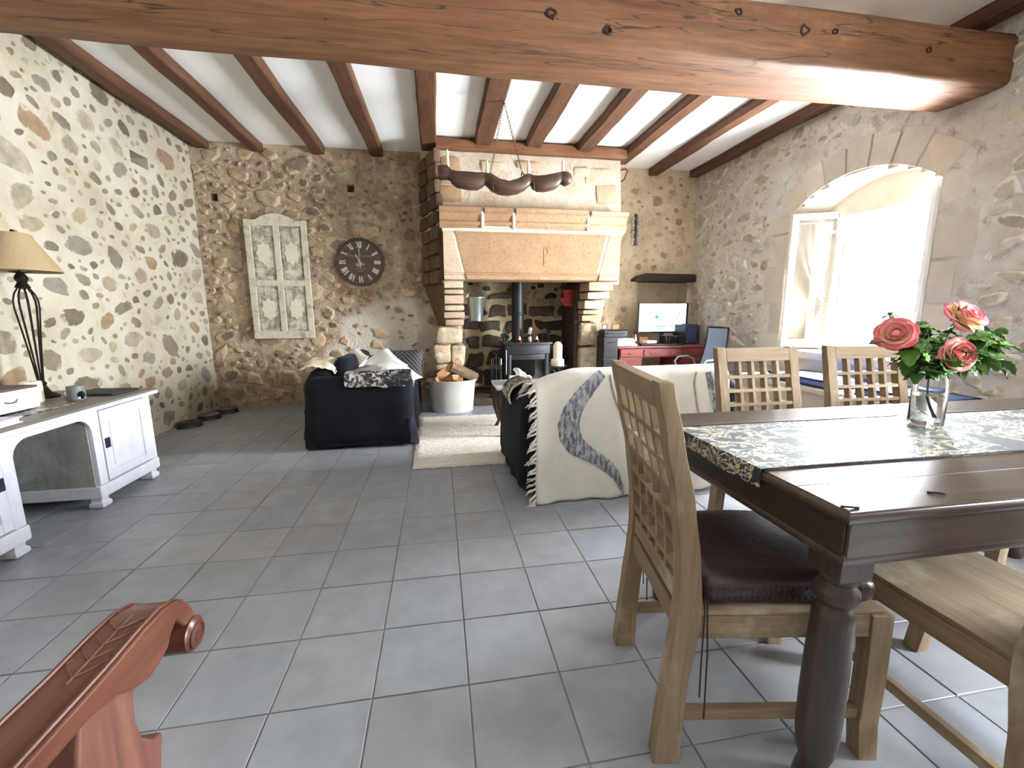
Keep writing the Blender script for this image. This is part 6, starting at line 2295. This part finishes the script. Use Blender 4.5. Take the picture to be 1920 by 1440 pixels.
# table runner
m_run = NT('runner_damask')
_t = m_run
_v = _t.coord((1, 1.25, 1))
_dn = _t.n('ShaderNodeTexNoise'); _dn.inputs['Scale'].default_value = 5.5; _dn.inputs['Detail'].default_value = 2.5
_t.l(_v, _dn.inputs['Vector'])
_ad = _t.n('ShaderNodeVectorMath', operation='MULTIPLY_ADD'); _ad.inputs[1].default_value = (.30, .30, .30)
_t.l(_dn.outputs['Color'], _ad.inputs[0]); _t.l(_v, _ad.inputs[2])
_vo = _t.n('ShaderNodeTexVoronoi', feature='F1'); _vo.inputs['Scale'].default_value = 6.5; _t.l(_ad.outputs[0], _vo.inputs['Vector'])
_wv = _t.n('ShaderNodeTexWave', wave_type='RINGS', rings_direction='SPHERICAL'); _wv.inputs['Scale'].default_value = 1.0
_sc = _t.n('ShaderNodeVectorMath', operation='SUBTRACT'); _t.l(_ad.outputs[0], _sc.inputs[0]); _t.l(_vo.outputs['Position'], _sc.inputs[1])
_nn = _t.n('ShaderNodeTexNoise'); _nn.inputs['Scale'].default_value = 9; _nn.inputs['Detail'].default_value = 4; _nn.inputs['Distortion'].default_value = 2.4; _t.l(_ad.outputs[0], _nn.inputs['Vector'])
_m = _t.mix(.55, _vo.outputs['Distance'], _nn.outputs[0])
_t.col(_t.ramp(_m, [(.40, srgb(26, 36, 46)), (.445, srgb(44, 58, 68)), (.46, srgb(190, 180, 152)), (.49, srgb(196, 186, 160)), (.505, srgb(40, 52, 60)), (.545, srgb(30, 40, 50)), (.56, srgb(182, 172, 146)), (.60, srgb(190, 180, 154)), (.615, srgb(36, 46, 56))]))
_t.set(Roughness=.6)
_t.p.inputs['Sheen Weight'].default_value = .1
m_run = m_run.m
rn = thing('table_runner', 'dark blue and cream damask runner along the dining table', 'runner', (TX, 1.290, TZ))
q = MB()
def rnf(a, b):
    L = 2.20
    s_ = a * L - .055
    y = (b - .5) * .465
    if s_ < 0:
        x, z_ = -hw - .010 - .006 * b, .004 + s_
        x -= .010 * math.sin(b * 6)
    elif s_ < .02:
        x, z_ = -hw - .010 + s_ * .8, .004 + .002
    else:
        x, z_ = -hw + s_ - .01, .0045
    return (x, y + .004 * nz(x * 3, 1.1), z_ + .0012 * nz(x * 7, y * 7))
q.grid(rnf, 120, 24, .0025); q.build('runner_cloth', m_run, rn, True, 60)
q = MB()
for sy in (-1, 1): q.tube([(x, sy * .2315 + .004 * nz(x * 3, 1.1), .0045) for x in lin(-hw + .0, hw - .16, .1)], .0025, 5)
q.build('hem', m_navy, rn)

# ------------------------------------------------------------------ vase of roses
VX, VY = 1.892, 1.366
vz = TZ + .0065
m_gl = NT('clear_glass')
m_gl.set(Roughness=.02, IOR=1.45)
m_gl.p.inputs['Transmission Weight'].default_value = 1.0
m_gl.col((.97, .99, .99, 1))
m_gl = m_gl.m
m_water = NT('water')
m_water.set(Roughness=.0, IOR=1.33)
m_water.p.inputs['Transmission Weight'].default_value = 1.0
m_water = m_water.m
va = thing('glass_vase', 'clear glass bottle vase half full of water on runner', 'vase', (VX, VY, vz))
outer = [(0, 0), (.071, .0), (.079, .008), (.081, .02), (.081, .20), (.078, .232), (.069, .252), (.062, .262), (.060, .275), (.064, .282), (.070, .288), (.069, .294)]
inner = [(.063, .292), (.056, .276), (.058, .262), (.065, .248), (.073, .228), (.076, .20), (.076, .024), (.068, .014), (0, .012)]
VK = .8227
VR = .68
q = MB(); q.lathe([(r_ * VR, z_ * VK) for r_, z_ in outer + inner], 36); q.build('glass_body', m_gl, va, True, 50)
q = MB(); q.lathe([(r_ * VR, z_ * VK) for r_, z_ in ((0, .0125), (.067, .0145), (.0755, .0245), (.0755, .15), (.0, .15))], 36); q.build('water', m_water, va, True, 50)

m_leaf = NT('rose_leaf')
_t = m_leaf
_oi = _t.n('ShaderNodeObjectInfo')
_t.col(_t.ramp(_oi.outputs['Random'], [(0, srgb(46, 84, 34)), (.35, srgb(70, 116, 44)), (.7, srgb(98, 146, 56)), (1, srgb(38, 68, 40))]))
_t.set(Roughness=.45)
m_leaf = m_leaf.m
m_stem = M_plain('green_stem', srgb(86, 110, 58), .6)


def petal_mat(nm, inner, mid, edge):
    t = NT(nm)
    g = t.n('ShaderNodeTexCoord')
    sx = t.n('ShaderNodeSeparateXYZ')
    t.l(g.outputs['Generated'], sx.inputs[0])
    nn = t.noise(t.coord((1, 1, 1), True), 12, 3)
    ad = t.n('ShaderNodeMath', operation='MULTIPLY_ADD'); ad.inputs[1].default_value = .16; t.l(nn, ad.inputs[0]); t.l(sx.outputs[2], ad.inputs[2])
    t.col(t.ramp(ad.outputs[0], [(.55, inner), (.86, mid), (1.0, edge)]))
    t.set(Roughness=.55)
    t.p.inputs['Subsurface Weight'].default_value = .15
    t.p.inputs['Subsurface Radius'].default_value = (.02, .01, .008)
    return t.m


m_pet = petal_mat('pink_petal', srgb(240, 214, 186), srgb(234, 176, 166), srgb(214, 84, 98))
m_pet2 = petal_mat('peach_petal', srgb(240, 210, 164), srgb(238, 190, 172), srgb(218, 84, 112))
m_pet3 = petal_mat('wilted_petal', srgb(96, 40, 44), srgb(120, 52, 56), srgb(84, 36, 44))


def petal_mesh(nm, w, h, cup, curl, mat):
    q = MB()
    def f(a, b):
        s_ = (a - .5) * 2
        wid = w * (math.sin(PI * min(1, .12 + .72 * b)) ** .7)
        x = s_ * wid
        y = cup * (math.sin(b * PI * .55)) - .32 * wid * s_ * s_ - curl * max(0, b - .72) ** 1.3 * -3.0
        return (x, y, h * b * (1 - .08 * s_ * s_))
    q.grid(f, 6, 7, .0016)
    me = bpy.data.meshes.new(nm)
    me.from_pydata([tuple(p) for p in q.v], [], q.f)
    me.materials.append(mat)
    me.shade_smooth()
    return me


def leaf_mesh(L, W):
    q = MB()
    def f(a, b):
        s_ = (a - .5) * 2
        wid = W * (math.sin(PI * b ** .8) ** .8 if 0 < b < 1 else 0.02)
        return (s_ * wid + .0, L * b, -.25 * L * b * b + .35 * abs(s_) * wid + .003 * math.sin(b * 26) * abs(s_))
    q.grid(f, 4, 9, .0008)
    me = bpy.data.meshes.new('leaf')
    me.from_pydata([tuple(p) for p in q.v], [], q.f)
    me.materials.append(m_leaf)
    me.shade_smooth()
    return me


LEAFS = [leaf_mesh(.078, .026), leaf_mesh(.062, .021), leaf_mesh(.090, .030)]


def rose(label, head, face, size, mat, nleaf, seed, open_=1.0, tip=(0, 0)):
    """stem from the vase to head; face = direction the flower looks"""
    r_ = thing('rose', label, 'rose', (VX, VY, vz + .03), 0, 'roses in the glass vase')
    base = Vector(r_.location)
    hd_ = Vector(head) - base
    fv = Vector(face).normalized()
    rnd = random.Random(seed)
    p0 = Vector((tip[0], tip[1], 0 if seed == 1 else .115 + .015 * seed))
    neck = Vector((hd_.x * .10, hd_.y * .10, .205))
    pts = [p0, p0.lerp(neck, .5) + Vector((rnd.uniform(-.008, .008), rnd.uniform(-.008, .008), 0)), neck, neck.lerp(hd_ - fv * .03, .55) + Vector((0, 0, .02)), hd_ - fv * .035 * size / .07, hd_]
    q = MB(); q.tube(pts, [.0035, .0035, .0034, .003, .003, .004], 7); q.build('stem', m_stem, r_)
    # flower frame: local z along fv
    zq = Vector((0, 0, 1)).rotation_difference(fv).to_matrix().to_4x4()
    F = Matrix.Translation(hd_) @ zq
    s_ = size / .07
    q = MB(); q.lathe([(0, -.012 * s_), (.014 * s_, -.008 * s_), (.02 * s_, .004 * s_), (.016 * s_, .02 * s_), (.008 * s_, .036 * s_), (0, .04 * s_)], 12); q.v = [F @ p for p in q.v]
    bl = q.build('bloom', mat, r_, True, 60)
    layers = ((3, .020, .046, .004, .0, .006, 8), (5, .027, .052, .014, .006, .008, 14), (6, .034, .056, .026, .014, .010, 26), (7, .040, .054, .038, .020, .010, 44))
    for li, (n, w, h, cup, curl, rad, tilt) in enumerate(layers[: 4 if open_ > .5 else 3]):
        me = petal_mesh('petal', w * s_, h * s_, cup * s_ * .35, curl * s_ * open_, mat)
        for k in range(n):
            a = 2 * PI * (k + .5 * (li % 2)) / n + rnd.uniform(-.12, .12)
            Mx = F @ Matrix.Rotation(a, 4, 'Z') @ Matrix.Translation((0, rad * s_, -.006 * s_)) @ Matrix.Rotation(-R(tilt * open_ + rnd.uniform(-4, 6)), 4, 'X')
            share('petal', me, bl, Mx)
    for k in range(5):      # sepals
        a = 2 * PI * k / 5
        share('sepal', LEAFS[1], r_, F @ Matrix.Rotation(a, 4, 'Z') @ Matrix.Translation((0, .006, -.012 * s_)) @ Matrix.Rotation(R(-10), 4, 'X') @ Matrix.Scale(.42, 4))
    for k in range(nleaf):
        t = rnd.uniform(.15, .92)
        p = neck.lerp(hd_ - fv * .03, t)
        a = rnd.uniform(0, 2 * PI)
        side = Vector((math.cos(a), math.sin(a) * .8, rnd.uniform(-.2, .4)))
        L = rnd.uniform(.02, .07)
        at = p + side.normalized() * L
        q = MB(); q.tube([p, p.lerp(at, .5) + Vector((0, 0, .006)), at], .0014, 5); q.build('leaf_stalk', m_stem, r_)
        for j in range(3 if k % 2 == 0 else 1):
            ang = math.atan2(side.y, side.x) - PI / 2 + (0, .9, -.9)[j]
            Mx = Matrix.Translation(at - side.normalized() * (.02 if j else 0)) @ Matrix.Rotation(ang, 4, 'Z') @ Matrix.Rotation(R(rnd.uniform(-35, 30)), 4, 'X') @ Matrix.Rotation(R(rnd.uniform(-30, 30)), 4, 'Y')
            share('leaf', LEAFS[rnd.randrange(3)], r_, Mx)
    return r_


rose('pink rose at left of the bouquet, facing left', (1.662, 1.341, 1.226), (-.75, -.55, .42), 0.072, m_pet, 4, 1, 1.0, (.05, .02))
rose('pink rose lowest and nearest the camera in bouquet', (1.855, 1.283, 1.156), (-.25, -.95, .22), 0.071, m_pet, 5, 2, .9, (-.05, .01))
rose('large open rose topmost at right of bouquet with peach centre', (1.991, 1.366, 1.284), (.1, -.75, .62), 0.081, m_pet2, 6, 3, 1.25, (.03, -.04))
rose('dark wilted rosebud between the left and lower roses', (1.728, 1.366, 1.185), (-.5, -.6, .5), 0.046, m_pet3, 4, 4, .6, (-.02, .05))
rose('tiny grey bud on a thin stem above the left rose', (1.715, 1.415, 1.300), (-.2, -.1, 1), 0.016, m_stem, 3, 5, .2, (.0, .05))
fl = thing('rose_foliage', 'leafy green rose shoots filling the bouquet at right', 'foliage', (VX, VY, vz + .03))
rnd = random.Random(22)
for k, (tx, ty, tz_) in enumerate(((2.155, 1.366, 1.243), (2.106, 1.316, 1.189), (2.057, 1.283, 1.131), (1.942, 1.267, 1.222), (1.810, 1.275, 1.107), (1.744, 1.300, 1.090), (2.007, 1.415, 1.197), (1.876, 1.415, 1.263), (1.925, 1.300, 1.123), (1.793, 1.399, 1.222))):
    tip = Vector((tx, ty, tz_)) - Vector(fl.location)
    neck = Vector((tip.x * .12, tip.y * .12, .20))
    q = MB(); q.tube([Vector((.02 * math.cos(k), .02 * math.sin(k), .155)), neck, neck.lerp(tip, .6) + Vector((0, 0, .03)), tip], [.003, .003, .0022, .0015], 6); q.build('shoot', m_stem, fl)
    for j in range(11):
        t = .25 + .75 * j / 10
        p = neck.lerp(tip, t) + Vector((0, 0, .03 * math.sin(PI * min(1, t)) * .8))
        d = (tip - neck).normalized()
        base_a = math.atan2(d.y, d.x) - PI / 2
        ang = base_a + (0 if j == 10 else (1 if j % 2 else -1) * rnd.uniform(.7, 1.5))
        Mx = Matrix.Translation(p) @ Matrix.Rotation(ang, 4, 'Z') @ Matrix.Rotation(R(rnd.uniform(-40, 25)), 4, 'X') @ Matrix.Rotation(R(rnd.uniform(-35, 35)), 4, 'Y')
        share('leaf', LEAFS[rnd.randrange(3)], fl, Mx)

# ------------------------------------------------------------------ lattice-back chairs
CH = [srgb(106, 86, 62), srgb(134, 113, 87), srgb(156, 139, 113)]
m_ch = [M_wood('limed_teak_' + 'xyz'[a], CH, a, .65, 1.0, .3, (srgb(174, 162, 142), 2.2, .56)) for a in range(3)]
ch = thing('lattice_chair', 'limed wooden lattice-back chair at the left end of dining table', 'chair', (0, 0, 0), 0, 'lattice back dining chairs')
key = [(0.0, .010, .075), (.12, .014, .068), (.28, .026, .062), (.42, .042, .066), (.50, .047, .064), (.62, .040, .056), (.80, .016, .050), (.96, -.020, .046), (1.115, -.054, .040)]


def prof_s(z_):
    for (za, sa, wa), (zb, sb, wb_) in zip(key, key[1:]):
        if z_ <= zb:
            t = (z_ - za) / (zb - za)
            t2 = t * t * (3 - 2 * t) * .5 + t * .5
            return sa + (sb - sa) * t2 - .30, wa + (wb_ - wa) * t
    return key[-1][1] - .30, key[-1][2]


HWC = .222
for s_ in (-1, 1):
    q = MB()
    rs = []
    for i in range(29):
        z_ = 1.115 * i / 28
        y, w = prof_s(z_)
        x0 = s_ * HWC
        t = .0275
        rs.append([Vector((x0 - t, y - w / 2, z_)), Vector((x0 + t, y - w / 2, z_)), Vector((x0 + t, y + w / 2, z_)), Vector((x0 - t, y + w / 2, z_))])
    q.rings(rs); q.build('rear_leg', m_ch[2], ch, True, 30, .004)
    q = MB()
    rs = []
    for i in range(13):
        z_ = .468 * i / 12
        w = .055 + .006 * (i / 12)
        y = .275 + .018 * max(0, (.12 - z_) / .12) + .006 * math.sin(PI * z_ / .47)
        rs.append([Vector((s_ * HWC - .025, y - w / 2, z_)), Vector((s_ * HWC + .025, y - w / 2, z_)), Vector((s_ * HWC + .025, y + w / 2, z_)), Vector((s_ * HWC - .025, y + w / 2, z_))])
    q.rings(rs); q.build('front_leg', m_ch[2], ch, True, 30, .004)
    q = MB(); q.box((s_ * HWC, .01, .432), (.032, .50, .068)); q.build('seat_rail', m_ch[1], ch, True, 30, .003)
    q = MB(); q.box((s_ * HWC, .0, .148), (.026, .54, .034)); q.build('stretcher', m_ch[1], ch, True, 30, .003)
q = MB(); q.box((0, .272, .432), (2 * HWC - .04, .030, .066)); q.build('seat_rail', m_ch[0], ch, True, 30, .003)
q = MB(); q.box((0, -.262, .432), (2 * HWC - .04, .030, .066)); q.build('seat_rail', m_ch[0], ch, True, 30, .003)
q = MB(); q.box((0, .02, .473), (2 * HWC + .03, .53, .014)); q.build('seat_board', m_ch[1], ch, True, 30, .004)


def cross(nm, z0, z1, x0=-HWC + .0275, x1=HWC - .0275, dep=1.0):
    q = MB()
    rs = []
    for z_ in (z0, (z0 + z1) / 2, z1):
        y, w = prof_s(z_)
        w *= dep
        rs.append([Vector((x0, y - w / 2, z_)), Vector((x1, y - w / 2, z_)), Vector((x1, y + w / 2, z_)), Vector((x0, y + w / 2, z_))])
    q.rings(rs)
    return q.build(nm, m_ch[0], ch, True, 30, .003)


cross('top_rail', 1.040, 1.110)
cross('bottom_rail', .485, .545, dep=.75)
HZ = [1.040 - .0745 * k for k in range(1, 7)]
for z_ in HZ: cross('lattice_bar', z_ - .018, z_ + .000, dep=.86)
iw = 2 * HWC - .055
for k in range(1, 5):
    x = -iw / 2 + iw * k / 5
    q = MB()
    rs = []
    for i in range(15):
        z_ = .545 + (1.042 - .545) * i / 14
        y, w = prof_s(z_)
        w *= .80
        rs.append([Vector((x - .0095, y - w / 2, z_)), Vector((x + .0095, y - w / 2, z_)), Vector((x + .0095, y + w / 2, z_)), Vector((x - .0095, y + w / 2, z_))])
    q.rings(rs); q.build('lattice_upright', m_ch[2], ch, True, 30, .002)
AX, AY, AR = .957, 1.178, R(-99)
copy_thing(ch, (1.745, 1.80, 0), R(180), 'limed lattice-back chair at far side of table, nearer the dark sofa')
copy_thing(ch, (2.43, 1.80, 0), R(177), 'limed lattice-back chair at far side of table, behind the roses')
copy_thing(ch, (1.60, .93, 0), R(0), 'limed wooden chair with bare seat pulled up to near side of table')
ch.location = (AX, AY, 0)
ch.rotation_euler = (0, 0, AR)
ch.scale = (1.02, 1.03, 1.025)

# leather cushion tied to the near chair
m_leather = M_plain('oxblood_leather', srgb(44, 24, 26), .38, var=.18, scale=7, bump=.3, bscale=40)
m_cord = M_plain('dark_cord', srgb(44, 34, 30), .8)
sc = thing('chair_cushion', 'dark oxblood leather cushion with stud row tied on the near chair', 'cushion', (AX, AY, .493), AR)
q = MB(); q.rbox((0, .035, .040), (.45, .50, .078), .03, 10, .004, 3.0, lambda p: (p.x, p.y, p.z + (.014 * math.exp(-((p.x + .03) ** 2 + (p.y - .05) ** 2) * 30) if p.z > .05 else 0))); q.build('cushion_cover', m_leather, sc, True, 70)
for sx in (-1, 1):
    for dy in (0, .008):
        q = MB(); q.tube([(sx * .215, -.205 + dy, .03), (sx * .255, -.222 + dy, .0), (sx * .262, -.225 + dy * 2, -.12), (sx * .258, -.22 + dy * 2.2, -.26 - dy * 9)], .0025, 5); q.build('tie_cord', m_cord, sc)
stm = None
for i in range(26):
    y = -.19 + .42 * i / 25
    for zz in (.028, .054):
        if stm is None:
            q = MB(); q.lathe([(0, -.001), (.004, -.001), (.003, .002), (0, .003)], 8); o_ = q.build('stud', m_leather, sc); stm = o_.data
            o_.matrix_local = TR((.226, y, zz), (0, R(90), 0))
        else:
            share('stud', stm, sc, TR((.226, y, zz), (0, R(90), 0)))

# ------------------------------------------------------------------ carved armchair cut by the frame at lower left
m_arm = M_wood('carved_red_mahogany', [srgb(56, 28, 19), srgb(84, 46, 32), srgb(110, 68, 50)], 1, .30, .6, .10, spec=.5)
m_armv = M_wood('carved_red_mahogany_upright', [srgb(72, 42, 34), srgb(104, 66, 54), srgb(134, 92, 76)], 2, .32, .6, .10, spec=.5)
ac = thing('carved_armchair', 'carved red-brown wooden armchair cut off at lower left of picture', 'armchair', (-.93, .55, 0))
AO = Vector(ac.location)
YZ = Matrix(((0, 0, 1, 0), (1, 0, 0, 0), (0, 1, 0, 0), (0, 0, 0, 1)))


def armset(xc, w):
    off = xc - AO.x
    oy = AO.y
    # arm: flat board that swells to the post and rolls over into a scroll
    top = [(.20, .700), (.40, .694), (.60, .690), (.78, .692), (.88, .698), (.94, .697), (.985, .684), (1.015, .660), (1.035, .628), (1.040, .60)]
    bot = [(1.010, .585), (.995, .612), (.972, .642), (.950, .628), (.935, .607), (.90, .594), (.868, .592), (.83, .606), (.79, .632), (.73, .648), (.55, .650), (.40, .654), (.20, .660)]
    q = MB(); q.prism([(y - oy, z_) for y, z_ in top + bot], w, Matrix.Translation((off, 0, 0)) @ YZ)
    a_ = q.build('armrest', m_arm, ac, True, 30, .007, 3)
    q = MB()   # moulded bead along the upper edges
    for sx in (-1, 1):
        q.tube([(off + sx * (w / 2 - .012), y - oy, z_ + .001) for y, z_ in top[:8]], .004, 6)
    q.build('edge_bead', m_arm, a_)
    q = MB()
    M0 = Matrix.Translation((off, 1.018 - oy, .572)) @ Matrix.Rotation(R(90), 4, 'Y')
    q.lathe([(0, -w / 2 - .012), (.030, -w / 2 - .012), (.040, -w / 2 - .004), (.040, w / 2 + .004), (.030, w / 2 + .012), (0, w / 2 + .012)], 28, (0, 0, 0), M0)
    q.build('scroll', m_arm, a_, True, 50)
    q = MB()
    for sx in (-1, 1):
        pts = []
        for i in range(22):
            t = i / 21
            a = 1.0 + t * 9.0
            r_ = .006 + .027 * t
            pts.append(Vector((off + sx * (w / 2 + .0125), 1.018 - oy + r_ * math.cos(a), .572 + r_ * math.sin(a))))
        q.tube(pts, .0022, 5)
    q.build('scroll_carving', m_arm, a_)
    q = MB()   # shallow leaf carving on top of the arm end
    for k in range(4):
        for sx in (-1, 1):
            y0 = .775 + .036 * k
            q.tube([(off, y0 - oy, .6925 + .0022 * k), (off + sx * .018, y0 + .016 - oy, .6930 + .0020 * k), (off + sx * .034, y0 + .034 - oy, .6935 + .0012 * k), (off + sx * .030, y0 + .044 - oy, .6930 + .0010 * k)], .0022, 5)
    q.tube([(off, .76 - oy, .6915), (off, .82 - oy, .6940), (off, .88 - oy, .6975), (off, .93 - oy, .6970)], .0022, 5)
    q.build('leaf_carving', m_arm, a_)
    # S-shaped post
    fr = [(.862, .60), (.850, .56), (.848, .52), (.858, .47), (.885, .435), (.912, .425), (.905, .40), (.895, .36), (.89, .30)]
    bk_ = [(.74, .30), (.742, .38), (.728, .44), (.712, .50), (.708, .55), (.722, .60), (.735, .652)]
    q = MB(); q.prism([(y - oy, z_) for y, z_ in fr + bk_], w * .62, Matrix.Translation((off - .0, 0, 0)) @ YZ)
    q.build('arm_post', m_armv, ac, True, 30, .008, 3)


armset(-.652, .108)
armset(-1.208, .108)
q = MB()
q.rings([[Vector((sx_ * .30, y - AO.y, z_)) for y, z_ in ((.86, .37), (.86, .31), (.82, .30), (.82, .37))] for sx_ in (-1, 1)]); q.build('front_rail', m_arm, ac, True, 30, .006)
for sx in (-1, 1):
    q = MB(); q.box((sx * .275, .0, .335), (.045, .56, .07)); q.build('side_rail', m_arm, ac, True, 30, .006)
    q = MB(); q.tube([(sx * .278, .28, .33), (sx * .285, .30, .22), (sx * .28, .28, .10), (sx * .285, .30, .03), (sx * .285, .31, .0)], [.034, .036, .022, .026, .02], 10); q.build('front_leg', m_armv, ac)
    q = MB(); q.tube([(sx * .27, -.26, .36), (sx * .27, -.29, .18), (sx * .27, -.34, .0)], [.028, .024, .022], 8); q.build('rear_leg', m_armv, ac)
    q = MB(); q.tube([(sx * .27, -.26, .34), (sx * .265, -.29, .70), (sx * .26, -.40, 1.08)], [.028, .026, .022], 8); q.build('back_post', m_armv, ac)
q = MB(); q.box((0, -.27, .335), (.52, .04, .07)); q.build('back_rail', m_arm, ac, True, 30, .004)
q = MB(); q.tube([(-.27, -.40, 1.05), (-.1, -.415, 1.11), (.1, -.415, 1.11), (.27, -.40, 1.05)], .03, 10); q.build('crest_rail', m_armv, ac)
q = MB(); q.rbox((0, -.01, .385), (.50, .52, .05), .022, 6); q.build('seat_pad', m_leather, ac)
q = MB()
q.grid(lambda a, b: ((a - .5) * .48, -.275 - .11 * b, .46 + .56 * b), 8, 8, .02); q.build('back_panel', m_leather, ac, True, 60)
